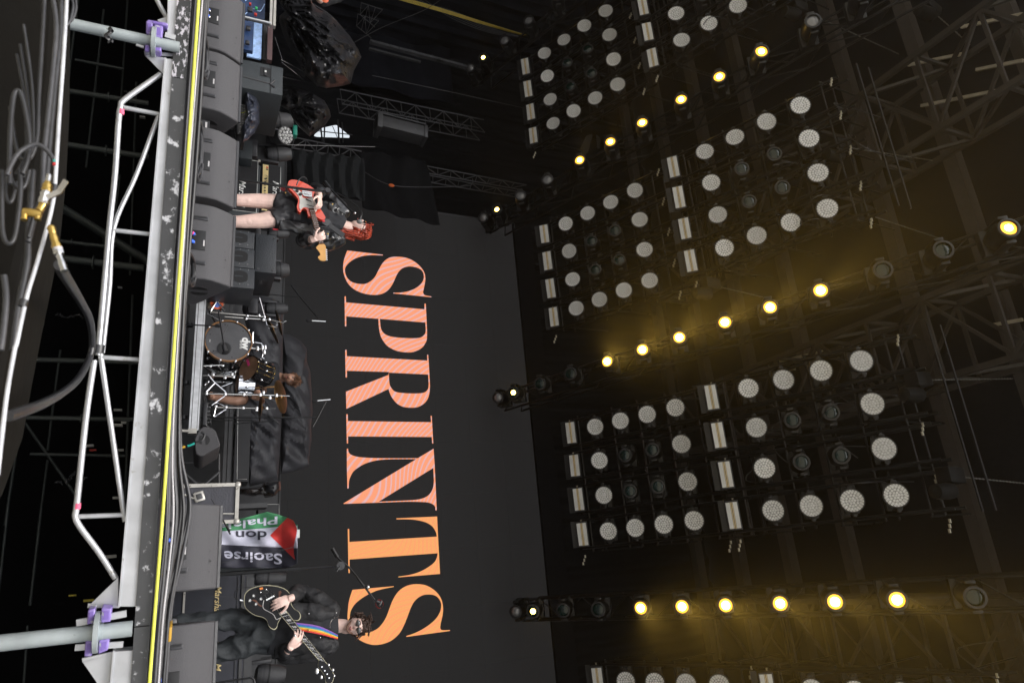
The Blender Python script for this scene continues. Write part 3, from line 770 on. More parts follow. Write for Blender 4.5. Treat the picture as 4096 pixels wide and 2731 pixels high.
SCW = ['first from the upper left', 'second from the upper left, with a ring', 'thin one left of the thick ringed tube', 'thickest, with a ring flange', 'sloping steeply past the thick one', 'crossing behind the middle of the lattice', 'below the middle strut', 'faint, third below the middle', 'short, high beside the ledger',
       'nearest the near case at the top', 'second from the near case at the top', 'continuing down beside the near case', 'short, under the black hose', 'right of the short one by the hose', 'lower part left of the big loop', 'lower part beside the film strip', 'lowest, left of the lattice end', 'lowest, at the picture edge', 'deep behind the upper lattice', 'deep behind the diagonal', 'sloping brace low at the left', 'deep, close behind the ledger at the top', 'deep, close behind the ledger in the middle', 'at the very bottom below the thick tube']
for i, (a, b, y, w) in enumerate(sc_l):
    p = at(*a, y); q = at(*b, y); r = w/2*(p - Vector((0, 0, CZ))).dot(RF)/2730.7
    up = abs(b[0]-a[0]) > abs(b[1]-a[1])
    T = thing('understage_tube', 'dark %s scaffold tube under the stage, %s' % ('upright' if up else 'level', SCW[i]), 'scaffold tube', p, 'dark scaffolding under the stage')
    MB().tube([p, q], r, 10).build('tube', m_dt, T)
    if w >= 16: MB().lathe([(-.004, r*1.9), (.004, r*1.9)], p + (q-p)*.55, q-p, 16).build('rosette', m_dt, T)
tag(MB().box((-14, 7.4, -1.85), (8, 7.5, -.07)).build('understage_drape', mat("matt_black_cloth", (.003,.003,.0035), .95, spec=.05), smooth=False), 'black cloth closing off the space behind the under-stage scaffold', 'drape')  # added near-black sheet, stands in for the shade under the deck
m_bits = mat("pale_plastic_scrap", (.5, .5, .5), .5)  # glints of light below the deck, put into small pale and coloured plates
m_red = mat("red_paint", (.5, .03, .02), .5)
rb = random.Random(3)
for i, (u, v, s, m) in enumerate([(470,1990,1,m_bits),(358,1782,.9,m_bits),(372,1800,.7,m_red),(478,1800,.9,m_bits),(470,1700,1.1,m_bits),(500,1690,.8,m_bits),(472,1640,.9,m_bits),(440,2225,1.3,m_bits),(355,2400,1,mat("yellow_scrap",(.6,.5,.05),.6)),(290,2380,.7,mat("yellow_scrap",(.6,.5,.05),.6)),(570,470,.7,m_bits),(480,1150,.5,m_bits)]):
    p = at(u, v, 6.6)
    mb = MB().obox(p, (1, .2, .1), (0, 1, 0), (0, 0, 1), .018*s, .03, .07*s)
    tag(mb.build('case_plate', m, smooth=False), 'small %s plate in the dark under the stage, %s from the left end' % ('pale' if m is m_bits else 'red' if m is m_red else 'yellow', ORD[i]), 'plate', 'glinting scraps in the dark under the stage')
def rag(pts, y, w, label):
    P = smoothpts([at(u, v, y) for u, v in pts], 4); mb = MB(); n = len(P)-1
    def F(a, b):
        k = min(n, int(a*n)); p = P[k]
        return p + Vector((math.sin(k*1.7)*.5, .3, math.cos(k*1.1)))*w*(b-.5)*(.6+.4*math.sin(k*2.1)) + Vector((0, .01*math.sin(b*9+k), 0))
    mb.grid(F, n, 5); tag(mb.build('plastic_rag', mat("shiny_black_film", (.05, .05, .055), .2, coat=.5), solid=.001), label, 'plastic scrap')
rag([(228,1262),(240,1255),(258,1270),(290,1266),(318,1258),(332,1275)], 4.4, .035, 'torn strip of clear-black film hanging under the stage near the big hose')
rag([(236,1930),(262,1928),(285,1905),(310,1888),(330,1905),(342,1915)], 3.6, .05, 'crumpled strip of black film caught on the lattice tube')
rag([(502,366),(515,372),(525,382)], 3.0, .03, 'little black film scrap by the upper bend of the lattice')

# --- foreground: case, hoses, valve
m_case = mat("brown_black_case", (0.0045, 0.0036, 0.0024), 0.8, spec=.15, bump=.2, bscale=12, var=.3, scale=3)
cs = MB(); poly = [(-700,-500),(262,-500),(256,0),(240,300),(205,620),(168,800),(112,1050),(60,1300),(10,1560),(-120,1900),(-700,1900)]
cs.prism([at(u, v, 1.75) for u, v in poly], (0, .55, -.05))
co = cs.build('equipment_case', m_case, smooth=False); tag(co, 'dark brown-black case in the near corner with hoses draped over it', 'case')
bv = co.modifiers.new("bevel", 'BEVEL'); bv.width = .03; bv.segments = 3
m_cable = mat("dusty_black_cable", (0.028, 0.028, 0.030), 0.42, var=.35, scale=25)
m_cable2 = mat("grey_cable", (0.05, 0.05, 0.054), 0.45, var=.3, scale=25)
m_cablew = mat("white_cable", (0.50, 0.48, 0.48), 0.5, var=.2)
def Z1(*p): return [(x/2.24, y/2.24) for x, y in p]
def Z2(*p): return [(x/2.24, 700+y/2.24) for x, y in p]
def Z3(*p): return [(x/2.24, 1400+y/2.24) for x, y in p]
def cable(name, pts, ys, w, m, label, cat='cable', group=None, seg=10, n=6):
    if not isinstance(ys, (list, tuple)): ys = [ys]*len(pts)
    P = [at(u, v, y) for (u, v), y in zip(pts, ys)]
    mid = P[len(P)//2]; r = w/2*(mid - Vector((0, 0, CZ))).dot(RF)/2730.7
    return tag(MB().tube(smoothpts(P, n), r, seg).build(name, m), label, cat, group)
near = [(Z1((400,-60),(375,400),(345,900),(335,1200),(300,1360),(235,1440),(170,1390),(120,1200),(95,960)), 1.60, 13, 'cable curling round under the others on the near case'),
        (Z1((465,-60),(505,240),(475,620),(425,1100),(392,1400),(380,1700)), 1.55, 15, 'thick cable down the right flank of the near case'),
        (Z1((545,-60),(545,260),(500,700),(455,1150),(420,1568)) + Z2((400,120),(330,300),(250,600)), 1.62, 16, 'dark cable second from the pale hose'),
        (Z1((85,1650),(92,1200),(120,880),(165,815),(210,920),(260,1200),(255,1400),(200,1560)), 1.50, 14, 'cable in a tall narrow loop at the near case'),
        (Z1((60,1568),(150,1390),(260,1310),(350,1300),(440,1370),(488,1450),(490,1490)), 1.48, 13, 'arched cable with red and green bands'),
        (Z1((212,225),(280,700),(300,1100),(290,1330),(240,1450),(215,1600)), 1.58, 9, 'thin cable, right of three side by side'),
        (Z1((180,400),(240,800),(270,1200),(262,1420),(190,1568)), 1.59, 9, 'thin cable, middle of three side by side'),
        (Z1((150,490),(215,850),(235,1200),(222,1400),(140,1568)), 1.60, 9, 'thin cable, left of three side by side'),
        (Z2((15,-40),(15,300),(25,520),(65,610),(125,570),(165,350),(185,100),(170,-40)), 1.52, 14, 'cable in a wide loop near the brass valve'),
        (Z2((85,-40),(110,60),(170,125),(225,90),(262,-40)), 1.54, 12, 'short curved cable above the wide loop'),
        (Z2((55,-20),(50,160),(75,240),(110,220),(150,60)), 1.56, 11, 'inner small loop of cable'),
        (Z2((290,-40),(270,300),(250,560),(240,800),(160,1200),(110,1568)), 1.66, 20, 'straight dark cable beside the pale hose'),
        (Z2((35,900),(55,1100),(30,1400),(5,1568)), 1.55, 18, 'grey hose end at the picture edge'),
        (Z2((310,300),(290,430),(255,560)), 1.56, 10, 'short dark lead under the brass tee'),
        (Z1((640,-20),(655,60),(630,180),(600,230)), 1.9, 8, 'thin grey lead hanging over the upper tube'),
        (Z1((675,-20),(680,80),(650,170),(605,215)), 1.92, 8, 'second thin grey lead over the upper tube')]
for pts, y, w, lb in near: cable('cable', pts, y, w*1.35, m_cable2 if 'grey' in lb or 'arched' in lb or 'thick' in lb else m_cable, lb, 'cable', 'cables draped over the near case')
T = cable('pale_hose', [(268,-40),(264,60),(254,223),(236,480),(223,690),(219,745),(210,816),(187,914),(152,1039),(107,1187),(67,1370),(58,1400),(27,1578),(3,1780),(-10,1900)], 1.42, 15, mat("pale_grey_hose", (.52, .53, .56), .4, var=.2, scale=30), 'pale grey hose running straight down beside the near case', 'hose')
MB().tube([at(218,742,1.42), at(213,766,1.42)], .0076, 12).build('tape_band', m_tape, T, org=ORG[T.name])
MB().tube([at(97,1200,1.42), at(88,1225,1.42)], .0076, 12).build('tape_band', m_tape, T, org=ORG[T.name])
hose_y = [1.42,1.5,1.7,2.0,2.3,2.5,2.6,2.62,2.6,2.4,2.1,1.8,1.6,1.5]
T = cable('black_hose', [(240,1060),(252,1092),(286,1146),(321,1204),(353,1262),(366,1316),(369,1370),(366,1400),(353,1445),(312,1516),(250,1570),(179,1610),(112,1637),(30,1664)], hose_y, 25, mat("glossy_black_rubber", (.03, .03, .033), .3, bump=.05), 'thick glossy black hose hanging in a big curve, taped to the lattice', 'hose')
m_brass = mat("brass", (.62, .43, .13), .28, 1.0, var=.2)
m_steel = mat("bright_steel", (.62, .62, .62), .25, 1.0)
def fit(p, q, ws, name, m, T, y=1.4, seg=14):
    a = at(*p, y); b = at(*q, y); k = (a - Vector((0, 0, CZ))).dot(RF)/2730.7; n = len(ws)-1
    return MB().tube([a + (b-a)*(i/n) for i in range(n+1)], [w*k/2 for w in ws], seg).build(name, m, T)
T = thing('hose_coupling', 'brass and steel coupling at the end of the thick black hose', 'coupling', at(215, 950, 1.4))
fit((203,903),(212,935),[20,30,32,28,30,24], 'brass_nut', m_brass, T); fit((212,935),(229,993),[26,30,31,29,38,38], 'brass_body', m_brass, T, seg=8)
fit((229,990),(232,1003),[36,36], 'white_seal', m_cablew, T); fit((232,1003),(237,1018),[40,40], 'steel_nut', m_steel, T, seg=6)
fit((236,1018),(258,1084),[24,26,24,27,30,28,28,30], 'steel_crimp', m_steel, T)
T = thing('ball_valve', 'steel ball valve with a bent lever and brass fittings on the near case', 'valve', at(170, 790, 1.4))
fit((197,700),(192,728),[18,22,20,24], 'steel_crimp', m_steel, T); fit((192,728),(186,768),[24,30,38,34,40,30], 'brass_nut', m_brass, T)
fit((186,768),(172,818),[36,46,38,46,40], 'valve_body', m_steel, T, seg=8)
fit((172,818),(156,845),[30,26,32], 'brass_nipple', m_brass, T); fit((92,846),(166,858),[30,36,36,30], 'brass_tee', m_brass, T); fit((152,858),(150,880),[30,20,26], 'brass_outlet', m_brass, T); fit((100,850),(96,880),[26,20,26], 'brass_outlet', m_brass, T)
lv = MB()
lp = [at(190, 790, 1.37), at(236, 768, 1.37), at(264, 725, 1.36)]
for a, b in zip(lp, lp[1:]): d = b-a; lv.obox((a+b)/2, d, (0, 1, 0), d.cross(Vector((0, 1, 0))), d.length*1.05, .004, .010)
lv.build('lever', m_steel, T, smooth=False)
for i, c_ in enumerate([(.5,.02,.02),(.02,.3,.25)]):
    fit((216,652-i*10),(217,660-i*10),[12,12], 'colour_band', mat("band_%d" % i, c_, .5), T)

# --- cables along the deck edge
rc = random.Random(11)
def epoint(t, d, z):                      # t metres along the edge from its picture-top end, d in from the edge
    return edgeL + EX*t - EN*d + Vector((0, 0, z))
for i, (d, z, r, m, lb) in enumerate([(.03, .008, .0065, m_cable, 'black cable lying closest to the yellow cord'), (.06, .020, .0075, m_cable2, 'grey cable second from the yellow cord'), (.09, .012, .006, m_cable, 'thin black cable third from the yellow cord'),
                                   (.12, .030, .0042, m_cablew, 'whitish cable running among the black ones on the stage edge'), (.17, .030, .009, m_cable2, 'thick grey cable along the middle of the cable run'), (.22, .044, .007, m_cable, 'black cable on the performer side of the run'),
                                   (.28, .040, .008, m_cable, 'thick black cable beside the whitish one'), (.36, .05, .007, m_cable2, 'outermost grey cable of the run beside the floor monitors'), (.44, .03, .007, m_cable, 'black cable half hidden at the foot of the monitors')]):
    P = []; ph_ = rc.uniform(0, 6)
    for k in range(46):
        t = -2.5 + k*.2
        zz = max(.006, z*(1 + .25*math.sin(t*1.7 + ph_)) + .05*math.exp(-((t-2.15)/.22)**2)*(d/.3) - max(0, t-2.4)*.006)
        P.append(epoint(t, max(.02, d + .03*math.sin(t*2.3 + ph_)), zz))
    tag(MB().tube(smoothpts(P, 5), r, 8).build('stage_cable', m), lb, 'cable', 'cables lying along the stage edge')
m_ytape = mat("amber_tape", (.5, .28, .03), .4)
for i, t in enumerate((2.62, 3.35, 4.05)):
    tag(MB().obox(epoint(t, .33, .062 - i*.006), EX, EN, (0, 0, 1), .06, .10, .018, .004).build('cable_tie_tape', m_ytape), 'amber tape round the stage-edge cables, %s from the picture top' % ORD[i], 'tape', 'amber tape on the stage cables')
for i, (t, L, m) in enumerate([(.42, .24, m_cable2), (1.02, .12, m_cable), (-.05, .16, m_cable2)]):
    P = []
    for k in range(40):
        a = k/39*2*math.pi*3.2; rr = 1 - .1*math.sin(k*1.3)
        P.append(epoint(t + L/2*math.cos(a)*rr*1.2, .60 + .12*math.sin(a)*rr, .02 + .0005*k + .018*(1+math.sin(a))))
    tag(MB().tube(smoothpts(P, 4), .0065, 7).build('cable_coil', m), ['long flattened grey coil at the foot of the second monitor', 'small black coil before the black connector box', 'grey coil at the foot of the uppermost monitor'][i], 'cable coil', 'cable coils on the stage edge')

# --- floor monitors
m_mon = mat("grey_speckled_paint", (0.063, 0.061, 0.065), 0.62, bump=.35, bscale=260, var=.06, scale=60)
m_mon_d = mat("monitor_grille", (0.03, 0.03, 0.032), 0.6, bump=.5, bscale=300)
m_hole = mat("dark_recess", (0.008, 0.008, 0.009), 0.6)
m_blue = mat("blue_plug", (.03, .12, .65), .4); m_pk = mat("pink_plug", (.8, .05, .25), .4)
def monitor(label, xL, xR, yf, plugs=2, rot=0.0):
    W = xR - xL; cx = (xL+xR)/2
    T = thing('floor_monitor', label, 'floor monitor', (cx, yf+.2, 0), 'wedge monitors along the stage front')
    T.rotation_euler.z = rot
    def w(x, y, z): return Vector((cx + x, yf + y, z))
    prof = [(.0,.012),(-.004,.05),(.0,.12),(.012,.165),(.05,.225),(.085,.272),(.10,.281),(.115,.280),(.44,.085),(.455,.05),(.45,.012),(.43,.004),(.02,.004)]
    mb = MB(); mb.prism([w(-W/2, y, z) for y, z in prof], (W, 0, 0))
    o = mb.build('cabinet', m_mon, T); b = o.modifiers.new("bevel", 'BEVEL'); b.width = .010; b.segments = 3; b.limit_method = 'ANGLE'; b.angle_limit = math.radians(50)
    MB().prism([w(-W/2+.015, .112, .287), w(-W/2+.015, .42, .103), w(-W/2+.015, .425, .112), w(-W/2+.015, .108, .296)], (W-.03, 0, 0)).build('grille', m_mon_d, T)
    MB().prism([w(-W/2+.004, .092, .280), w(-W/2+.004, .108, .280), w(-W/2+.004, .108, .294), w(-W/2+.004, .096, .294)], (W-.008, 0, 0)).build('grille_rim', m_plastic, T)
    for sx in (-1, 1):
        hx = sx*(W/2-.105)
        hd = MB().obox(w(hx, -.003, .075), (1, 0, 0), (0, 1, 0), (0, 0, 1), .026, .012, .10, .004); hd.build('handle_slot', m_plastic, T)
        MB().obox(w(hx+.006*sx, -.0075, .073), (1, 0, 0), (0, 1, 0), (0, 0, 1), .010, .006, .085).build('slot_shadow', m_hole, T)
    c = MB().obox(w(.0, -.003, .075), (1, 0, 0), (0, 1, 0), (0, 0, 1), .135, .010, .085, .003); c.build('connector_recess', m_hole, T)
    MB().obox(w(.02, -.0095, .108), (1, 0, 0), (0, 1, 0), (0, 0, 1), .04, .003, .009).build('serial_label', m_cablew, T, smooth=False)
    for k in range(plugs):
        p = w(-.035+.055*k, -.01, .05)
        pl = MB().lathe([(0, .011), (.03, .012), (.04, .008)], p, (-.1, -.6, -.7), 10).build('plug', m_blue if k else m_blue, T)
        MB().lathe([(.012, .0126), (.022, .0126)], p, (-.1, -.6, -.7), 10).build('plug_ring', m_pk if k == 0 else m_blue, pl, org=ORG[T.name])
        MB().lathe([(-.02, .006), (0, .007)], p, (-.1, -.6, -.7), 8).build('plug_tip', m_steel, pl, org=ORG[T.name])
    for sx in (-1, 1):
        for y0, dz in ((.15, 0), (.24, 0)):
            s = 1 if y0 > .2 else -1
            P = [w(sx*(W/2+.0005), .195 + s*(.022 + .045*math.sin(math.pi*t/10)), .10 + .05*math.cos(math.pi*t/10)) for t in range(11)]
            MB().prism(P, (sx*.0025, 0, 0)).build('end_handle', m_hole, T)
    for x, z in ((W*.18, .24), (W*.18-.055, .235), (W*.18+.055, .235)):
        MB().lathe([(0, .0055 if x == W*.18 else .003), (.001, .002)], w(x, .061-.011+(z-.24)*.8, z), (0, -.8, .55), 8).build('bolt', m_hole, T)
    return T
def mx(u, v): return at(u, v, 4.40).x
FY = 4.30
x1b = mx(970, 250)
monitor('grey floor monitor at the uppermost picture edge, partly cut off', x1b-.56, x1b, FY+.02, 2)
monitor('grey floor monitor second along, overlapping the first, with coils before it', mx(966, 268), mx(955, 492), FY, 1)
monitor('grey floor monitor directly in front of the singer, left of two touching', mx(953, 562), mx(940, 832), FY+.01, 2)
monitor('grey floor monitor right of the singer\'s legs with its handled end showing', mx(933, 868), mx(920, 1155), FY-.02, 2)
monitor('grey floor monitor standing alone before the black, white and green flag', mx(875, 2020), mx(868, 2352), FY-.02, 1)
x6 = mx(857, 2480)
monitor('grey floor monitor nearest the bassist at the bottom picture edge', x6, x6+.58, FY-.04, 2)
T = thing('stage_box', 'small black connector box between two floor monitors', 'stage box', atz(838, 520, 0))
p = at(850, 512, 4.34); MB().box((p.x-.05, 4.34, .01), (p.x+.06, 4.5, .10)).build('housing', m_plastic, T)
for k in range(3): MB().lathe([(0, .008), (.004, .006)], (p.x-.03+.03*k, 4.339, .045), (0, -1, 0), 10).build('socket', m_steel, T)
MB().box((p.x-.035, 4.337, .072), (p.x+.03, 4.34, .084)).build('label_strip', m_cablew, T, smooth=False)
# ================================================================== BACKLINE
def zz4(pts): return [(600+x/2.614, 1700+y/2.614) for x, y in pts]
def k_at(u, v, y): return (at(u, v, y) - Vector((0, 0, CZ))).dot(RF)/2730.7        # metres per picture pixel
def pb(u0, v0, u1, v1, y, d, bev=0.0, zmin=None):
    """box whose front face spans the traced picture rectangle at depth y"""
    um, vm = (u0+u1)/2, (v0+v1)/2
    x0 = at(um, v0, y).x; x1 = at(um, v1, y).x; z0 = at(u0, vm, y).z; z1 = at(u1, vm, y).z
    if zmin is not None: z0 = zmin
    return MB().box((x0, y, z0), (x1, y+d, z1), bev), (x0, x1, z0, z1)
def rod(name, pts, y, w, m, T, seg=8, n=0):
    ys = y if isinstance(y, (list, tuple)) else [y]*len(pts)
    P = [at(u, v, yy) for (u, v), yy in zip(pts, ys)]
    r = w/2*k_at(*pts[0], ys[0])
    return MB().tube(smoothpts(P, n) if n else P, r, seg).build(name, m, T)
def oyw(mb, name, m, label, cat, group=None, **k): return tag(mb.build(name, m, **k), label, cat, group)
m_tolex = mat("black_tolex", (0.030, 0.036, 0.040), 0.55, bump=.4, bscale=160)
m_grille = mat("black_speaker_cloth", (0.016, 0.016, 0.018), 0.85, bump=.5, bscale=300)
m_pipe = mat("white_piping", (.6, .6, .58), .5)
m_gold = mat("gold_panel", (.78, .62, .30), .4, .2)
m_white = mat("white_script", (.8, .8, .78), .5)
m_case2 = mat("flight_case_panel", (0.045, 0.045, 0.055), 0.45, bump=.2, bscale=60)
m_edgem = worn("case_edge_metal", (0.48, 0.46, 0.42), (.2, .19, .17), .6, 20, .4, .5)
m_film = mat("black_plastic_film", (0.014, 0.014, 0.016), 0.30, spec=.6, bump=.5, bscale=16)
m_cover = mat("grey_black_rain_cover", (0.050, 0.050, 0.056), 0.5, bump=.45, bscale=5, spec=.4)
m_dkg = mat("dark_grey_metal", (0.06, 0.06, 0.062), 0.5, .2)

# ---- rear riser with slotted fascia
p0 = at(1112, 2440, 12.2)
T = thing('rear_riser', 'long low dark grey riser across the back of the stage with slots in its front', 'riser', (-2, 12.2, 0))
MB().box((-8.2, 12.2, 0), (6.5, 13.3, p0.z-.02)).build('fascia', m_dkg, T, smooth=False)
MB().box((-8.2, 12.17, p0.z-.02), (6.5, 13.3, p0.z)).build('top_edge', m_dkg, T, smooth=False)
for x in [-5.6, -5.0, -4.3, .1, .9, 1.6, 2.2]:
    for k in range(4): MB().box((x + .07*k, 12.192, p0.z-.24), (x + .07*k+.025, 12.2, p0.z-.08)).build('slot', m_hole, T, smooth=False)

# ---- guitar stack behind the singer
def stack(T, y, cab, head=None, d=.35):
    pass
y = 8.4
T = thing('speaker_cabinet', 'black guitar speaker cabinet behind the singer with white piping and script lettering', 'amplifier', at(949, 746, y) * 1)
mb, (x0, x1, z0, z1) = pb(700, 634, 1040, 858, y, .36, .012, 0.0)
z0 = 0.0; x0 = at(1000, 634, y).x; x1 = at(1000, 858, y).x; z1 = at(1040, 746, y).z
mb.build('case', m_tolex, T)
MB().box((x0+.03, y-.006, z0+.05), (x1-.03, y+.002, z1-.035)).build('grille', m_grille, T, smooth=False)
for a, b in (((x0+.03, z1-.035), (x1-.03, z1-.035)), ((x0+.03, .05), (x0+.03, z1-.035)), ((x1-.03, .05), (x1-.03, z1-.035))):
    MB().beam((a[0], y-.008, a[1]), (b[0], y-.008, b[1]), .006, .006).build('piping', m_pipe, T, smooth=False)
for sx in (x0+.02, x1-.02): MB().obox((sx, y-.005, z1-.02), (1, 0, 0), (0, 1, 0), (0, 0, 1), .03, .02, .03, .004).build('corner_cap', m_edgem, T)
def logo(body, size, u, v, y, m, T, name='lettering', sh=.35):
    o = at(u, v, y); return text_mb(body, size, o, (1, 0, 0), (0, 0, 1), sh, .004*size).build(name, m, T, smooth=False)
logo('Marshall', .115, 958, 718, y-.012, m_white, T)
T = thing('amplifier_head', 'black amplifier head with a gold control strip on top of the guitar cabinet', 'amplifier', at(1046, 756, y))
mb, (x0, x1, z0, z1) = pb(1044, 659, 1127, 852, y, .28, .01); mb.build('case', m_tolex, T)
x0 = at(1085, 659, y).x; x1 = at(1085, 852, y).x
MB().box((x0+.02, y-.008, z0+.015), (x1-.02, y+.002, z0+.085)).build('control_panel', m_gold, T, smooth=False)
MB().box((x0+.02, y-.006, z0+.10), (x1-.02, y+.002, z1-.02)).build('grille', m_grille, T, smooth=False)
MB().beam((x0+.02, y-.009, z1-.02), (x1-.02, y-.009, z1-.02), .005, .005).build('piping', m_pipe, T, smooth=False)
for k in range(6): MB().lathe([(0, .010), (.012, .009)], (x0+.24+.045*k, y-.009, z0+.048), (0, -1, 0), 10).build('knob', m_plastic, T)
MB().box((x0+.05, y-.014, z0+.055), (x0+.07, y-.008, z0+.08)).build('rocker_switch', m_red, T, smooth=False)
MB().box((x0+.08, y-.014, z0+.055), (x0+.10, y-.008, z0+.08)).build('rocker_switch', m_plastic, T, smooth=False)
logo('Marshall', .11, 1092, 722, y-.014, m_white, T); logo('JCM 900', .036, 1063, 700, y-.012, m_dkg, T)

# ---- black cabinets right of the singer's legs
m_bluek = mat("blue_black_cabinet", (0.030, 0.034, 0.040), 0.5, bump=.3, bscale=90)
y = 7.9
for i, (v0, v1) in enumerate(((918, 985), (987, 1064), (1066, 1146))):
    mb, (x0, x1, z0, z1) = pb(800, v0, 1018, v1, y, .55, .006, 0.0)
    T = thing('stage_speaker', 'blue-black cabinet with an oval hand hole, %s of three side by side' % ['nearest the singer', 'middle', 'farthest from the singer'][i], 'speaker', ((x0+x1)/2, y, 0), 'cabinets in a row behind the monitors')
    mb.build('cabinet', m_bluek, T)
    c = at(960, (v0+v1)/2, y); w = (x1-x0)*.30
    MB().prism([(c.x + w*math.cos(t)*1.0, y-.003, c.z + .085*max(-.9, min(1, 1.25*math.sin(t)))) for t in [k*math.pi/9 for k in range(18)]], (0, .004, 0)).build('hand_hole', m_hole, T)
    MB().box((c.x-w*.15, y-.006, c.z-.06), (c.x+w*.05, y-.002, c.z+.03)).build('hole_bar', m_bluek, T, smooth=False)
    for sx in (-1, 1):
        for sz in (-1, 0, 1): MB().lathe([(0, .007), (.003, .004)], (c.x+sx*w*1.25, y-.001, c.z+sz*.09), (0, -1, 0), 6).build('screw', m_steel, T)
mb, (x0, x1, z0, z1) = pb(1020, 937, 1106, 1090, y+.02, .75, .012)
T = thing('amp_case', 'large plain blue-black case lying across the three cabinets', 'case', ((x0+x1)/2, y, z0))
mb.build('body', m_bluek, T)
for a, b in ((x0+.04, z1-.03), (x1-.04, z1-.04), (x1-.04, z0+.04)):
    MB().lathe([(0, .016), (.004, .014)], (a, y+.018, b), (0, -1, 0), 12).build('foot', m_dkg, T)
MB().box((x1+.001, y+.25, z0+.08), (x1+.006, y+.45, z0+.18)).build('side_handle', m_plastic, T, smooth=False)

# ---- left racks and cabinet
y = 6.0
T = thing('equipment_rack', 'open rack with blue backlit panels and cables, at the uppermost edge behind the monitors', 'rack', at(970, 60, y))
m_bluep = mat("blue_panel", (0.02, 0.045, 0.12), 0.35); m_skyp = mat("pale_blue_sheet", (.34, .50, .80), .5, var=.25, scale=30)  # blue glow and sky reflection put into the panel colours
pb(965, -120, 1062, 70, y+.12, .03)[0].build('upper_panel', m_bluep, T, smooth=False)
pb(960, 84, 1014, 200, y+.10, .05)[0].build('lower_panel', m_bluep, T, smooth=False)
pb(990, 90, 1047, 232, y+.25, .02)[0].build('pale_sheet', m_skyp, T, smooth=False)
pb(1082, -140, 1092, 100, y, .05)[0].build('frame_bar', m_edgem, T, smooth=False); pb(1096, -140, 1106, 104, y, .05)[0].build('frame_bar', m_edgem, T, smooth=False)
rod('frame_bar', [(955, 63), (1085, 94)], y, 9, m_alu, T); rod('frame_bar', [(955, 70), (1078, 100)], y+.02, 9, m_dkg, T)
for v in (58, 5): rod('cable', [(980, v), (1010, v-22), (1040, v-12), (1058, v-40)], y+.08, 4, m_skyp, T, n=4)
for (u, v, s, m) in ((1000, 40, 20, m_plastic), (993, 115, 18, m_plastic), (990, 172, 16, m_plastic), (1025, 35, 10, mat("green_plug", (.03, .4, .12), .5)), (1022, 60, 11, m_red), (1000, 18, 9, m_red)):
    p = at(u, v, y+.06); s *= k_at(u, v, y)
    MB().obox(p, (1, 0, 0), (0, 1, 0), (0, 0, 1), s, .03, s, .004).build('connector', m, T)
m_maroon = mat("maroon_post", (.09, .05, .05), .5)
pb(1052, 99, 1070, 240, y+.3, .06)[0].build('rear_post', m_dkg, T, smooth=False); pb(1070, 99, 1090, 240, y+.2, .06)[0].build('rear_post', m_maroon, T, smooth=False)
y = 6.2
mb, (x0, x1, z0, z1) = pb(800, 236, 1132, 350, y, .75, .008, 0.0)
T = thing('side_speaker', 'large black speaker cabinet with a square handle recess behind the second monitor', 'speaker', ((x0+x1)/2, y, 0))
mb.build('cabinet', m_tolex, T)
MB().box((x0, y-.006, z1-.12), (x1, y+.0, z1-.115)).build('seam', m_hole, T, smooth=False)
c = at(1062, 290, y); MB().box((c.x-.055, y-.004, c.z-.05), (c.x+.055, y+.002, c.z+.05)).build('handle_recess', m_hole, T, smooth=False)
MB().box((c.x-.05, y-.014, c.z-.01), (c.x+.05, y-.005, c.z+.01)).build('handle', m_plastic, T, smooth=False)
MB().box((c.x-.01, y-.018, c.z-.01), (c.x+.01, y-.012, c.z+.01)).build('latch', m_pipe, T, smooth=False)
T = thing('light_stand', 'short black stand arm with a fork end before the large black cabinet', 'stand', at(968, 306, 5.8))
rod('arm', [(900, 292), (968, 306), (1082, 336)], 5.8, 6, m_dkg, T)
for b in ((1098, 322), (1099, 350)): rod('fork', [(1080, 338), (1090, 345 if b[1] > 330 else 330), b], 5.8, 9, m_plastic, T)
# mixing desk
T = thing('mixing_desk', 'small mixing desk tipped on its side, rows of knobs, behind the second monitor', 'mixer', at(950, 450, 6.6))
a = at(968, 372, 6.5); b = at(968, 545, 6.5); hh = 20*k_at(968, 450, 6.5)
MB().obox((a+b)/2 + Vector((0, .12, -.01)), (b-a), (0, 1, 0), (0, 0, 1), (b-a).length, .28, hh*1.6, .006).build('case', m_plastic, T)
MB().obox((a+b)/2 + Vector((0, -.025, .0)), (b-a), (0, 1, 0), (0, 0, 1), (b-a).length*.98, .01, hh*1.4).build('panel', mat("mixer_panel", (.18, .18, .18), .5, var=.5, scale=60), T, smooth=False)
kn = MB()
for i in range(16):
    for j in range(3): kn.lathe([(0, .008), (.014, .006)], a.lerp(b, (i+.5)/16) + Vector((0, -.03, (j-1)*.021)), (0, -1, 0), 6)
kn.build('knobs', m_cablew, T)['kind'] = 'stuff'
rod('yellow_lead', [(963, 452), (980, 448), (992, 420), (991, 390), (983, 380)], 6.42, 2.6, m_yel, T, n=5)
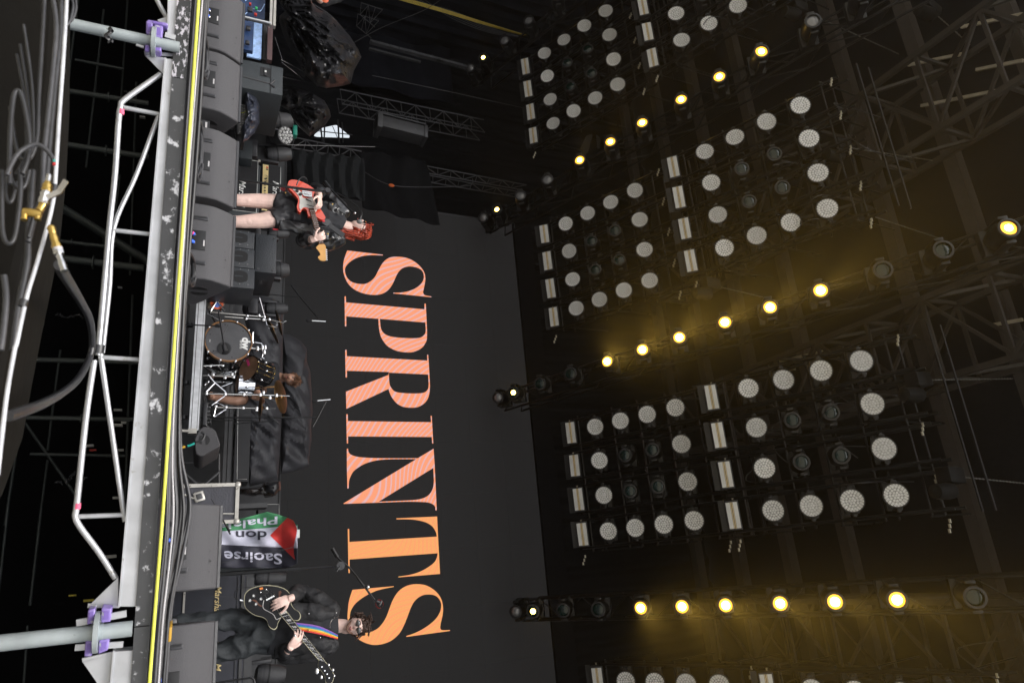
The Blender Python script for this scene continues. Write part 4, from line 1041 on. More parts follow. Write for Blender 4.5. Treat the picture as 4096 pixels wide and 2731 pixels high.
# crumpled plastic covers
from mathutils import noise as mnoise
def crumple(name, poly, y, depth, m, label, cat, bulge=1.0, fs=3.0, amp=.09, seed=0, rings=16, thick=True, group=None, knot=None, dirn=None):
    """closed, faceted plastic bag: outline traced at its own distance, folds as real relief"""
    P = [Vector((u, v, 0)) for u, v in poly]; per = []
    for i in range(len(P)):
        a, b = P[i], P[(i+1) % len(P)]; n = max(2, int((b-a).length/12))
        for k in range(n): per.append(a.lerp(b, k/n))
    c = sum(per, Vector())/len(per); N = len(per); mb = MB(); 
    for side in (-1, 1):
        k0 = len(mb.v)
        mb.v.append(at(c.x, c.y, y + side*depth*.5*bulge))
        for r in range(1, rings+1):
            f = r/rings
            for q in per:
                p = c.lerp(q, f); w = at(p.x, p.y, y)
                h = math.sqrt(max(0, 1-f**2.5))*depth*.5*bulge
                s = Vector((w.x*fs+seed, w.z*fs, seed*1.3))
                if knot: dd = p - Vector((*knot, 0)); s = Vector((math.atan2(dd.y, dd.x)*2.6, dd.length*.006, seed))
                if dirn: s = Vector(((p.x*math.cos(dirn)+p.y*math.sin(dirn))*.004, (-p.x*math.sin(dirn)+p.y*math.cos(dirn))*.020, seed))
                ow = .3 if dirn else 1.0
                ridge = (1-abs(mnoise.noise(Vector((s.x*1.6, s.y*(1 if (knot or dirn) else .8), seed)))*2.2)) + ow*.6*(1-abs(mnoise.noise(s*2.3)*2.4)) + ow*.35*(1-abs(mnoise.noise(s*5.1)*2.4)) + ow*.12*(1-abs(mnoise.noise(s*11.0)*2))
                h += amp*ridge*(1 - f**6)
                mb.v.append(at(p.x, p.y, y + side*h))
        for j in range(N): mb.f.append((k0, k0+1+j, k0+1+(j+1) % N))
        for r in range(rings-1):
            for j in range(N):
                a = k0+1+r*N+j; b = k0+1+r*N+(j+1) % N; mb.f.append((a, b, b+N, a+N))
    o = mb.build(name, m); tag(o, label, cat, group)
    return o
def cz(pts): return [(960+x/4.356, y/4.356) for x, y in pts]
crumple('plastic_cover', cz([(640,-200),(1200,-200),(1260,60),(1340,150),(1500,230),(1640,330),(1780,480),(1920,640),(2060,860),(2115,1000),(1990,1230),(1925,1460),(1780,1500),(1500,1540),(1340,1500),(1140,1310),(1000,1060),(860,840),(740,560),(680,380),(690,280),(780,200),(700,60)]), 6.6, .7, m_film, 'big shiny black plastic sheet bundled over equipment at the upper edge', 'plastic cover', 1.0, 2.6, .15, 3, 30, knot=(1120, 30))
crumple('plastic_cover', [(1150,436),(1205,392),(1253,376),(1298,404),(1318,440),(1324,467),(1300,502),(1262,530),(1238,546),(1208,520),(1180,490)], 7.6, .4, m_film, 'smaller black plastic cover behind, on the way to the curtains', 'plastic cover', 1, 4, .10, 8, 20, knot=(1150, 400))
crumple('plastic_cover', [(1120,344),(1180,350),(1240,370),(1210,392),(1200,430),(1150,440),(1115,420),(1108,380)], 7.4, .35, m_film, 'black plastic between the large cabinet and the second cover', 'plastic cover', 1, 4, .08, 15, 12)
crumple('plastic_cover', [(983,322),(1005,345),(1028,385),(1037,421),(1038,493),(1020,530),(990,560),(972,568),(962,520),(985,470),(980,400)], 6.4, .22, mat("blue_black_film", (.03, .034, .05), .3, spec=.6, coat=.4), 'blue-black plastic flap over the mixing desk', 'plastic cover', 1, 4, .06, 21, 12)
# thin chrome poles behind the big cover
T = thing('pole_bundle', 'thin bright poles of a folded stand behind the big plastic cover', 'stand', at(1130, 250, 6.9))
for a, b, w in (((1125, 240), (1220, 290), 3), ((1127, 250), (1213, 318), 3), ((1126, 307), (1202, 325), 4), ((1100, 150), (1130, 240), 3)):
    rod('pole', [a, b], 6.9, w, m_chrome, T)

# ---- floor moving lights
m_mh = mat("moving_light_shell", (0.055, 0.055, 0.058), 0.5, bump=.3, bscale=120)
def floorhead(u0, v, u1, w, y, label, lensface=False):
    T = thing('floor_light', label, 'stage light', at(u0-20, v, y), 'moving lights standing behind the band')
    a = at(u0, v, y); b = at(u1, v, y); r = w/2*k_at(u0, v, y); L = (b-a).length; ax = (b-a)
    MB().lathe([(0, r*.55), (L*.06, r*.85), (L*.2, r*.98), (L*.45, r), (L*.8, r*.9), (L*.95, r*.74), (L, r*.72)], a, ax, 20).build('head', m_mh, T)
    MB().lathe([(L*.40, r*1.012), (L*.46, r*1.015)], a, ax, 20, False, False).build('seam_ring', m_hole, T)
    for k in range(7): MB().lathe([(L*(.06+.035*k), r*(.88+.015*k)+.004), (L*(.075+.035*k), r*(.88+.015*k)+.004)], a, ax, 20, False, False).build('fin', m_plastic, T)
    for s in (-1, 1): MB().obox(a + Vector((s*r*1.15, 0, L*.05)), (1, 0, 0), (0, 1, 0), (0, 0, 1), .04, .10, L*.9, .01).build('yoke_arm', m_plastic, T)
    MB().obox(a + Vector((0, 0, -L*.55)), (1, 0, 0), (0, 1, 0), (0, 0, 1), r*2.6, r*2.2, L*.45, .02).build('base', m_plastic, T)
    return T
floorhead(1071, 484, 1168, 70, 8.6, 'grey moving light upright beyond the large black cabinet')
floorhead(1062, 617, 1163, 62, 8.9, 'grey moving light upright left of the guitar stack')
floorhead(1070, 935, 1155, 40, 9.2, 'dark moving light behind the singer\'s legs')
floorhead(1090, 1080, 1155, 66, 9.4, 'dark moving light rising behind the large blue-black case')
floorhead(1060, 1235, 1150, 50, 10.6, 'dark moving light top showing behind the draped cover, left end')
floorhead(1020, 2695, 1140, 76, 9.6, 'moving light standing at the bottom picture edge beyond the bassist')
floorhead(1015, 2312, 1142, 56, 10.6, 'dark moving light behind the tall microphone stand')
T = thing('beam_light', 'half-hidden round light with bubble lenses beside green plastic', 'stage light', at(1140, 545, 8.7))
c = at(1143, 542, 8.6); ax = Vector((.35, -.8, .45)).normalized()
MB().lathe([(-.3, .08), (-.2, .12), (-.02, .13), (0, .125)], c, ax, 18).build('body', m_mh, T)
xx = ax.orthogonal().normalized(); yy = ax.cross(xx); cl = MB()
for ring, cnt in ((0, 1), (1, 6), (2, 12)):
    for k in range(cnt):
        t = 2*math.pi*k/cnt; cl.lathe([(0, .022), (.012, .016), (.018, .003)], c + (xx*math.cos(t) + yy*math.sin(t))*ring*.047, ax, 8, False, False)
cl.build('lens_cells', m_cell, T)['kind'] = 'stuff'
oyw(pb(1172, 500, 1190, 540, 8.6, .1, .01)[0], 'green_bag', mat("teal_plastic", (.01, .22, .15), .4), 'small teal plastic bag beside the half-hidden round light', 'bag')
pbx = pb(1000, 492, 1064, 632, 8.9, .2)[0]; oyw(pbx, 'plain_board', m_black, 'plain black panel standing left of the guitar stack', 'panel', smooth=False)
oyw(pb(955, 560, 1010, 634, 8.2, .3, .01)[0], 'small_amp', m_tolex, 'small black amplifier box left of the guitar cabinet', 'amplifier')

# ---- curtains, towers and trusses at the back left
def fold(name, pts4, y, label, m=m_cloth, amp=.05, n=11, nu=60, nv=30):
    A, B, C_, D_ = [at(*p, y) for p in pts4]
    def F(a, b):
        p = (A*(1-a) + B*a)*(1-b) + (D_*(1-a) + C_*a)*b
        return p + Vector((0, amp*math.sin(b*n*3.1 + 2*math.sin(a*3)) + .3*amp*math.sin(a*5 + b*4), 0))
    return oyw(MB().grid(F, nu, nv), name, m, label, 'curtain', 'black curtains at the back of the stage', solid=.004)
fold('curtain', [(1165,598),(1172,740),(1460,800),(1455,632)], 10.6, 'soft black curtain bunched behind the singer', mat("soft_black_cloth", (.013, .014, .015), .85, spec=.2))
fold('curtain', [(1440,600),(1450,830),(1760,900),(1700,640)], 12.0, 'black curtain hanging left of the LED wall', n=5)
fold('curtain', [(1380,120),(1400,330),(1820,420),(1800,200)], 14.4, 'dark scrim beside the yellow cable bundle', m_scrim, .06, 4)
def tower(label, a0, a1, b0, b1, y, n, w, m, br=None, depth=.35):
    T = thing('truss_tower', label, 'truss', at(*a0, y), 'dark trusses at the back left')
    for yy in (y, y+depth):
        P = [at(*p, y) + Vector((0, yy-y, 0)) for p in (a0, a1, b0, b1)]
        r = w/2*k_at(*a0, y)
        MB().tube(P[:2], r, 6).build('chord', m, T); MB().tube(P[2:], r, 6).build('chord', m, T)
        for k in range(n):
            s0 = k/n; s1 = (k+1)/n
            MB().tube([P[0].lerp(P[1], s0), P[2].lerp(P[3], s1)] if k % 2 else [P[2].lerp(P[3], s0), P[0].lerp(P[1], s1)], r*.8, 5).build('brace', br or m, T)
            MB().tube([P[0].lerp(P[1], s0), P[2].lerp(P[3], s0)], r*.7, 5).build('rung', m, T)
    return T
m_tr = mat("mid_grey_truss", (.05, .05, .053), .45, .3)
tower('dark lattice tower, upper of two, leaning along the left wall', (1360,358), (1935,480), (1369,416), (1940,530), 13.2, 10, 5, m_tr)
tower('dark lattice tower with wide pale braces behind the singer', (1179,550), (1446,606), (1167,592), (1446,640), 11.2, 6, 6, m_tr)
tower('short lattice tower with pale braces just left of the LED wall', (1641,652), (2106,740), (1647,682), (2089,760), 12.9, 9, 5, m_tr)
tower('thin ladder-like frame at the top near the crew member', (1445,12), (1530,40), (1440,60), (1500,110), 12.0, 3, 3, m_tr)
T = thing('roof_leg_posts', 'dark thin posts standing in the bright gap behind the drapes', 'scaffold', at(1300, 530, 13.8))
for a, b, w in (((1278,470),(1290,570),7), ((1300,465),(1296,575),6), ((1352,480),(1356,570),7), ((1368,490),(1372,570),5), ((1250,522),(1410,540),4), ((1330,505),(1360,575),3)): rod('post', [a, b], 13.8, w, m_black, T)
T = thing('bracket_box', 'grey steel box bracket hanging on the dark tower', 'bracket', at(1600, 530, 11.6))
a = at(1512, 500, 11.6); b = at(1694, 545, 11.6); d = b-a; zz_ = d.cross(Vector((0, 1, 0)))
MB().obox((a+b)/2, d, (0, 1, 0), zz_, d.length, .35, .26, .01).build('panel', worn("scratched_grey", (.045, .045, .048), (.2, .2, .2), .66, 14), T)
MB().obox((a+b)/2 + zz_.normalized()*.2, d, (0, 1, 0), zz_, d.length, .3, .03).build('rail', m_tr, T, smooth=False)
MB().obox(a, d, (0, 1, 0), zz_, .10, .4, .36, .005).build('end_plate', m_dkg, T); MB().obox(b, d, (0, 1, 0), zz_, .08, .38, .30, .005).build('end_plate', m_tr, T)
T = thing('cable_tray', 'long grey cable tray beside the scrim at the upper left', 'cable tray', at(1480, 168, 13.0))
a = at(1480, 168, 13.0); b = at(1920, 284, 13.0); d = b-a
MB().beam(a, b, .10, .07).build('tray', worn("flaked_tray", (.07, .07, .075), (.02, .02, .02), .55, 5), T, smooth=False)
MB().beam(a + Vector((.12, .1, .0)), a.lerp(b, .45) + Vector((.12, .1, 0)), .06, .05).build('tray_lip', m_dkg, T, smooth=False)
def run(name, pts, y, w, m, label, cat='cable', group=None):
    P = [at(u, v, y) for u, v in pts]; r = w/2*k_at(*pts[0], y)
    return oyw(MB().tube(smoothpts(P, 6), r, 6), name, m, label, cat, group)
m_yc = mat("yellow_cable", (.62, .46, .05), .5)
for i in range(4): run('hanging_cable', [(1590, -14+i*4), (1760, 34+i*4), (1930, 88+i*3), (2085, 136+i*1.5), (2108, 142)], 12.6+.02*i, 3.2, m_yc, 'yellow cable in the bundle at the top, %s of four' % ORD[i], group='yellow cables in one bundle')
for i in range(5): run('hanging_cable', [(1500+40*i, -30), (1800, 42+i*7), (1960, 112+i*5), (2090, 150)], 12.8, 2.4, m_cable, 'black cable beside the yellow bundle, %s of five' % ORD[i], group='black cables beside the yellow bundle')
run('guy_wire', [(1490, 303), (1800, 368), (2112, 437)], 12.2, 2.2, m_dkg, 'thin grey guy wire across the scrim')
run('guy_wire', [(1400, 180), (1530, 110), (1700, 40), (1790, -20)], 12.2, 2.4, m_tr, 'grey guy wire crossing the yellow bundle')
run('guy_wire', [(1150, 580), (1500, 588)], 10.4, 1.6, m_cablew, 'thin white line before the wide-braced tower')
run('hanging_cable', [(1460, 690), (1570, 742), (1760, 748), (1880, 742), (1890, 715)], 11.4, 3, m_cable, 'black cable tied with an orange knot')
oyw(MB().ell(at(1566, 742, 11.35), (.035, .03, .06)), 'orange_tie', mat("orange_cloth", (.6, .12, .02), .7), 'orange tie on the cable left of the LED wall', 'tie')
run('hanging_cable', [(1240, 12), (1320, 62), (1390, 140)], 7.2, 6, m_cable, 'black lead over the big plastic cover')

# ---- drum riser
y = 8.2
A = at(800, 1196, y); B = at(771, 1731, y)
fx0, fx1 = at(800, 1130, y).x, at(771, 1731, y).x
zt_ = (at(815, 1196, y).z + at(788, 1731, y).z)/2; zb_ = (at(786, 1196, y).z + at(755, 1731, y).z)/2
T = thing('drum_riser', 'low drum riser with a long bright aluminium front beam', 'riser', ((fx0+fx1)/2, y, 0))
MB().box((fx0, y, zb_), (fx1, y+.05, zt_)).build('front_beam', m_alu, T, smooth=False)
MB().box((fx0, y+.0, zt_+.004), (fx1-.03, y+.04, zt_+.02)).build('track', m_alu, T, smooth=False)
MB().box((fx0, y+.012, zt_+.022), (fx1-.02, y+2.4, zt_+.034)).build('deck', m_black, T, smooth=False)
MB().box((fx1-.05, y-.006, zb_-.006), (fx1+.006, y+.07, zt_+.004)).build('corner_block', m_edgem, T, smooth=False)
MB().box((fx0, y-.004, zb_+.02), (fx1, y-.0005, zb_+.026)).build('groove', m_dkg, T, smooth=False)
for x in (fx0+.5, fx0+1.2, fx1-.2): MB().lathe([(-.02, .035), (.02, .035)], (x, y+.12, .035), (1, 0, 0), 14).build('castor', m_plastic, T)
RZ = zt_ + .034
# ---- drum kit
m_shell = mat("black_gloss_drum", (.012, .012, .014), .12, coat=1.0); m_head = mat("dark_drum_head", (.075, .075, .08), .5, bump=.05)
m_wood = mat("amber_wood_hoop", (.30, .15, .06), .35, var=.3, scale=20); m_brown = mat("coated_brown_head", (.26, .15, .09), .4, var=.3)
m_bronze = mat("aged_bronze", (.17, .10, .045), .38, .85, var=.4, scale=12)
K = thing('bass_drum', 'black bass drum with amber hoops and a dark head lettered dw drums', 'drum', (at(914, 1364, 8.45).x, 8.5, RZ))
c = at(914, 1364, 8.45); R_ = 90*k_at(914, 1364, 8.45); ax = Vector((-.10, -.99, .06)).normalized()
MB().lathe([(-.44, R_*.93), (-.01, R_*.93)], c, ax, 40).build('shell', m_shell, K)
MB().lathe([(.0, R_*.93), (.006, R_*.93), (.008, .001)], c, ax, 40, False, False).build('front_head', m_head, K)
for h in (0, -.45): MB().lathe([(h-.022, R_*.955), (h-.022, R_), (h+.022, R_), (h+.022, R_*.955)], c, ax, 40, False, False).build('hoop', m_wood if h == 0 else m_chrome, K)
bx = Vector((ax.y*-1, ax.x, 0)).normalized(); bz = ax.cross(bx); bz = bz if bz.z > 0 else -bz; bx = bx if bx.x > 0 else -bx
pc = c + bz*(-.045) + bx*(.105) + ax*.011
MB().lathe([(0, .082), (.004, .082), (.006, .07)], pc, ax, 26, True, False).build('port_ring', m_plastic, K)
MB().lathe([(.0045, .070), (.005, .001)], pc, ax, 26, False, False).build('port_hole', m_hole, K)
tm = text_mb('dw', .13, c + bz*.155 - bx*.06 + ax*.012, bx, bz, 0, .006); tm.build('lettering', m_white, K, smooth=False)
tm = text_mb('drums', .045, c + bz*.128 - bx*.02 + ax*.012, bx, bz, 0, .001); tm.build('lettering', m_pipe, K, smooth=False)
tm = text_mb('dw', .03, c - bz*.215 - bx*.0 + ax*.012, bx, bz, 0, 0); tm.build('lettering', m_pipe, K, smooth=False)
for k in range(10):
    t = 2*math.pi*(k+.5)/10; d = bx*math.cos(t) + bz*math.sin(t)
    MB().obox(c + d*R_*1.01 - ax*.01, ax, d, ax.cross(d), .07, .022, .025, .004).build('claw', m_chrome, K)
    MB().tube([c + d*R_*.99 - ax*.02, c + d*R_*.98 - ax*.20], .004, 6).build('rod', m_chrome, K)
    MB().ell(c + d*R_*.96 - ax*.21, (.016, .03, .016)).build('lug', m_chrome, K)
for k in range(6):
    t = 2*math.pi*(k+.2)/6; d = bx*math.cos(t) + bz*math.sin(t)
    MB().lathe([(.0, .008), (.003, .001)], c + d*R_*.80 + ax*.008, ax, 8).build('damper_dot', m_hole, K)
for s in (-1, 1): MB().tube([c + bx*s*R_*.85 - bz*.12 - ax*.12, Vector((c.x + s*R_*1.35, 8.35, RZ+.01))], .008, 8).build('spur', m_chrome, K)
def drum(name, label, cpx, y, ax, r, L, mshell, mhead, lugs=8):
    c = at(*cpx, y); ax = Vector(ax).normalized(); T = thing(name, label, 'drum', c - Vector((0, 0, .1)))
    MB().lathe([(0, r*.97), (L, r*.97)], c, ax, 32).build('shell', mshell, T)
    for h in (0, L): MB().lathe([(h-.012, r*.95), (h-.012, r*1.02), (h+.012, r*1.02), (h+.012, r*.95)], c, ax, 32, False, False).build('rim', m_chrome, T)
    MB().lathe([(-.004, r*.96), (-.006, .001)], c, ax, 32, False, False).build('lower_head', mhead, T)
    a = ax.orthogonal().normalized(); b = ax.cross(a)
    for k in range(lugs):
        t = 2*math.pi*k/lugs; d = a*math.cos(t) + b*math.sin(t)
        MB().tube([c + d*r*1.01, c + d*r*1.01 + ax*L], .004, 6).build('rod', m_chrome, T)
        MB().ell(c + d*r*.99 + ax*L*.5, (.014, .014, .022)).build('lug', m_chrome, T)
    return T, c, ax
T, c, ax = drum('tom_drum', 'black gloss tom tilted above the bass drum, brown lower head with pink tape', (996, 1473), 8.6, (.12, .62, .78), .165, .26, m_shell, m_brown)
a = ax.orthogonal().normalized(); b = ax.cross(a)
pp = at(985, 1455, 8.53); 
tp_ = c - ax*.008
uu = (Vector((.75, 0, .6)) - ax*Vector((.75, 0, .6)).dot(ax)).normalized(); vv = ax.cross(uu)
MB().obox(tp_ - uu*.03 + vv*.0 + Vector((-.05, 0, 0)), uu, vv, ax, .10, .035, .002).build('pink_tape', m_pk, T, smooth=False)
MB().lathe([(0, .02), (.002, .019)], c + ax*.13 + Vector((.02, -.165, 0)), (0, -1, .3), 14).build('badge', m_steel, T)
drum('snare_drum', 'chrome snare drum beside the tilted tom', (952, 1538), 8.75, (.0, .12, .99), .125, .165, m_chrome, m_brown, 10)
drum('floor_tom', 'black floor tom low behind the bass drum', (850, 1480), 9.0, (0, .05, 1), .17, .26, m_shell, m_brown, 6)
def cymbal(label, cpx, y, n, r, m=m_bronze, cup=1):
    c = at(*cpx, y); T = thing('cymbal', label, 'cymbal', c)
    MB().lathe([(0, r), (.004, r*.98), (.012, r*.6), (.018, r*.22), (.036, r*.14), (.042, .012)], c - Vector(n).normalized()*.01, n, 40, False, False).build('plate', m, T).modifiers.new('thickness', 'SOLIDIFY').thickness = .0015
    MB().tube([c - Vector(n).normalized()*.04, c + Vector(n).normalized()*.09], .005, 8).build('spindle', m_chrome, T)
    MB().lathe([(.035, .012), (.055, .012)], c, n, 12).build('wing_nut', m_plastic, T)
    return T
cymbal('dark bronze crash cymbal in front of the drummer\'s face', (1126, 1586), 8.7, (-.1, -.45, .88), .215)
cymbal('bronze cymbal on the singer side, the longer and lower one', (1086, 1308), 8.8, (-.42, -.16, .90), .235)
cymbal('thin bronze cymbal above the other on the singer side', (1118, 1290), 9.0, (-.26, -.10, .96), .175)
H = cymbal('pair of bronze hi-hat cymbals on a chrome stand', (1044, 1631), 8.7, (.0, .02, 1), .165)
c = at(1048, 1631, 8.7); MB().lathe([(0, .165), (.006, .1), (.012, .03), (.02, .012)], c + Vector((0, 0, -.022)), (0, 0, -1), 36, False, False).build('lower_plate', m_bronze, H)
def Z8(*p): return [(760+x/4.612, 1160+y/4.612) for x, y in p]
def Z9(*p): return [(760+x/4.612, 1440+y/4.612) for x, y in p]
def cstand(label, segs, cat='stand', group='chrome drum hardware', name='cymbal_stand', m=None):
    T = thing(name, label, cat, at(*segs[0][1][0], segs[0][2]), group)
    for nm, pts, y, w in segs:
        rod(nm, pts, y, w*1.25, m or m_chrome, T)
    return T
S_ = cstand('chrome cymbal stand pair with folded legs nearest the singer', [('tube', Z8((375,405),(1030,465)), 8.5, 7), ('tube', Z8((1030,465),(1390,495)), 8.5, 5), ('tube', Z8((640,490),(1030,520)), 8.6, 6), ('tube', Z8((1030,520),(1480,548)), 8.6, 5),
    ('leg', Z8((500,190),(385,385)), 8.4, 6), ('leg', Z8((440,110),(655,400)), 8.4, 6), ('leg', Z8((545,340),(610,412)), 8.5, 6), ('leg', Z8((330,440),(590,575)), 8.4, 4), ('boom_arm', Z8((1280,140),(1375,490)), 8.5, 4), ('boom_arm', Z8((1375,490),(1420,650),(1600,690)), 8.6, 3), ('boom_arm', Z8((1480,548),(1730,605)), 8.8, 3)])
for q in Z8((1050,475),(1030,530),(1350,550),(1370,495),(1460,545),(1270,470)):
    p = at(*q, 8.5); MB().obox(p, (1, 0, .3), (0, 1, 0), (-.3, 0, 1), .035, .03, .03, .005).build('clamp', m_chrome, S_)
S_ = cstand('chrome cymbal stand with braced legs before the drummer', [('tube', Z9((285,615),(1000,632)), 8.45, 7), ('tube', Z9((1000,632),(1600,648)), 8.45, 5), ('leg', Z9((300,582),(455,425)), 8.35, 6), ('leg', Z9((330,270),(460,425)), 8.4, 5), ('leg', Z9((460,425),(652,590)), 8.4, 6), ('leg', Z9((640,660),(400,830)), 8.55, 5), ('spindle', Z9((1600,652),(1840,662)), 8.5, 2)])
for q in Z9((300,612),(645,625),(990,632),(1290,640),(1590,652),(1350,600),(1470,695)):
    MB().obox(at(*q, 8.43), (1, 0, 0), (0, 1, 0), (0, 0, 1), .04, .03, .032, .005).build('clamp', m_chrome, S_)
S_ = cstand('chrome hi-hat stand with an open leg at the right of the kit', [('tube', Z9((470,868),(980,880)), 8.6, 6), ('tube', Z9((980,880),(1270,886)), 8.6, 5), ('rod', Z9((1400,888),(1580,892)), 8.7, 2), ('leg', Z9((470,890),(435,1050)), 8.55, 4), ('leg', Z9((435,1050),(665,905)), 8.55, 5), ('leg', Z9((480,780),(660,860)), 8.6, 3)])
for q in Z9((475,850),(660,865),(975,882),(1230,885),(1225,920),(1410,888)): MB().obox(at(*q, 8.6), (1, 0, 0), (0, 1, 0), (0, 0, 1), .032, .03, .032, .005).build('clamp', m_chrome, S_)
S_ = cstand('chrome tom bracket rising from the bass drum', [('tube', Z8((1120,1070),(1310,1085)), 8.5, 7), ('tube', Z8((1150,960),(1320,990),(1340,1060)), 8.5, 5), ('arm', Z8((1330,1090),(1340,1190),(1330,1240),(1370,1270)), 8.5, 4), ('plate', Z8((1160,780),(1150,960)), 8.5, 6)], group='chrome drum hardware', name='tom_bracket')
for q in Z8((1380,1060),(1365,1145),(1330,1060),(1240,1080)): MB().obox(at(*q, 8.48), (1, 0, 0), (0, 1, 0), (0, 0, 1), .055, .04, .035, .008).build('clamp', m_chrome, S_)
S_ = cstand('low chrome snare stand behind the bass drum', [('tube', Z9((215,280),(820,305)), 8.7, 5), ('tube', Z9((400,265),(760,285)), 8.8, 4), ('leg', Z9((250,105),(590,90)), 8.3, 4), ('leg', Z9((385,165),(490,245)), 8.6, 6), ('leg', Z9((270,460),(350,390)), 8.7, 6), ('leg', Z9((580,490),(790,410)), 8.8, 4)], name='snare_stand')
for q in Z9((370,105),(600,95),(640,325),(800,310),(420,268),(770,265)): MB().obox(at(*q, 8.5), (1, 0, 0), (0, 1, 0), (0, 0, 1), .035, .03, .035, .005).build('clamp', m_chrome, S_)
# tangle of leads on the riser
rl = random.Random(5)
for i in range(12):
    u0 = rl.uniform(808, 830); v0 = rl.uniform(1505, 1680); 
    pts = [(u0, v0), (u0+rl.uniform(5, 25), v0+rl.uniform(-25, 35)), (u0+rl.uniform(0, 30), v0+rl.uniform(-30, 45)), (u0-2, v0+rl.uniform(-60, 60))]
    run('drum_lead', pts, rl.uniform(8.3, 8.9), 2.6, m_cable if i % 3 else m_cable2, 'thin lead tangled at the foot of the drum kit, %s' % ['farthest left', 'left, upper', 'near the chrome legs', 'under the tom', 'over the riser edge', 'grey, by the crossing legs', 'under the hi-hat', 'close to the junction box', 'grey, beside the junction box', 'looping over the others', 'lying flat at the back', 'grey, at the very edge'][i], group='tangled leads at the drum kit')
# mic stands
def Z3b(*p): return [(700+x/2.614, 1150+y/2.614) for x, y in p]
def micstand(label, segs, mics=(), feet=None, group='black microphone stands'):
    T = thing('microphone_stand', label, 'microphone stand', at(*segs[0][1][0], segs[0][2]), group)
    for nm, pts, y, w in segs: rod(nm, pts, y, w, m_blackmetal, T)
    return T
def mic(label, a, b, y, w, foam=True, m=None):
    T = thing('microphone', label, 'microphone', at(*a, y), 'microphones on the stage')
    A_ = at(*a, y); B_ = at(*b, y); r = w/2*k_at(*a, y); d = (B_-A_)
    MB().tube([A_.lerp(B_, .28), A_.lerp(B_, .45), B_], [r*.55, r*.6, r*.5], 12).build('body', m or m_steel, T)
    MB().ell(A_.lerp(B_, .14), (r, r, d.length*.17), X=d.orthogonal().normalized(), Y=d.cross(d.orthogonal()).normalized(), Z=d.normalized()).build('head', m_grille if foam else mat("mic_mesh", (.35, .36, .36), .4, .6, bump=.6, bscale=400), T)
    return T
micstand('tall black overhead stand at the singer side of the drums', [('pole', Z3b((480,40),(900,65)), 8.6, 6), ('pole', Z3b((900,65),(1290,100)), 8.6, 4), ('boom', Z3b((1215,-25),(1300,90)), 8.6, 5), ('boom', Z3b((1300,90),(1505,330)), 8.6, 5)])
mic('slim silver overhead microphone with foam tip at the singer side', Z3b((1375,345))[0], Z3b((1575,355))[0], 8.6, 13)
micstand('tall black overhead stand at the bassist side of the drums', [('pole', Z3b((240,1358),(800,1360)), 8.4, 7), ('pole', Z3b((800,1360),(1470,1357)), 8.4, 5), ('boom', Z3b((1440,1455),(1580,1190)), 8.4, 6)])
mic('slim silver overhead microphone with foam tip at the bassist side', Z3b((1435,1187))[0], Z3b((1625,1170))[0], 8.4, 13)
micstand('short black stand with a level boom by the hi-hat', [('pole', Z9((400,1108),(1120,1110)), 8.5, 5), ('boom', Z9((790,1172),(1540,1122)), 8.4, 5), ('boom', Z9((1500,1050),(1640,1170)), 8.4, 4)])
mic('black microphone pointing at the hi-hat', Z9((1450,1030))[0], Z9((1650,1175))[0], 8.38, 12, True, m_plastic)
micstand('low black stand with an arm reaching into the bass drum', [('pole', Z3b((60,385),(440,402)), 7.6, 6), ('boom', Z3b((455,255),(512,600)), 7.65, 6), ('clutch', Z3b((420,398),(470,405)), 7.6, 13)])
mic('egg-shaped black microphone at the bass drum hole', Z3b((535,690))[0], Z3b((508,600))[0], 7.8, 32, True, m_plastic)
for pts, w_ in ((Z8((700,640),(600,860),(580,1000),(640,1010)), 'sagging from the boom'), (Z8((370,1155),(450,1130),(540,1125)), 'upper of two into the bass drum hole'), (Z8((390,1170),(470,1160),(545,1135)), 'lower of two into the bass drum hole')): run('drum_lead', pts, 7.9, 2.6, m_cable, 'thin black lead ' + w_, group='leads of the bass drum microphone')
run('drum_lead', Z9((215,800),(340,900),(640,950),(900,1000),(1400,1030),(2250,1065)), 8.35, 2.2, m_cable, 'long thin lead across to the bassist-side overhead stand')
# beige bag
b_ = crumple('cloth_bag', [(820,1190),(850,1186),(884,1180),(900,1200),(897,1222),(880,1232),(850,1230),(820,1238)], 8.6, .25, mat("beige_canvas", (.50, .44, .35), .8, bump=.3), 'beige canvas bag with an orange and blue print beside the bass drum', 'bag', 1, 5, .03, 4, 8)
T = b_
o = MB().lathe([(0, .075), (.002, .07)], at(868, 1214, 8.42), (0, -1, 0), 16); o.build('orange_print', mat("orange_print", (.75, .14, .05), .6), T, org=T.location)
MB().lathe([(0, .035), (.002, .03)], at(868, 1219, 8.412), (0, -1, 0), 12).build('blue_print', mat("blue_print", (.12, .22, .6), .6), T, org=T.location)
# distribution box on the riser
mb, (x0, x1, z0, z1) = pb(812, 1609, 829, 1700, 8.28, .2, .004)
T = thing('junction_box', 'long black junction box with leads on the riser edge', 'junction box', ((x0+x1)/2, 8.28, z0)); mb.build('housing', m_plastic, T)
text_mb('FOUNTAIN', .035, (x0+.17, 8.275, z0+.012), (1, 0, 0), (0, 0, 1)).build('lettering', m_pipe, T, smooth=False) if False else None
for k in range(7): MB().lathe([(0, .009), (.03, .009)], (x0+.05+.045*k, 8.3, z1), (0, -.2, 1), 8).build('plug', m_steel, T)
run('power_cable', [(806,1728),(818,1738),(808,1760),(785,1768)], 7.9, 9, m_cable, 'corrugated black power lead at the riser corner')
run('power_cable', [(778,1772),(762,1780),(750,1783)], 7.8, 9, mat("teal_sleeve", (.02, .42, .35), .5), 'teal sleeve on the power lead')
run('power_cable', [(741,1786),(728,1789),(715,1793)], 7.75, 10, mat("yellow_sleeve", (.75, .45, .05), .5), 'yellow sleeve at the end of the power lead')
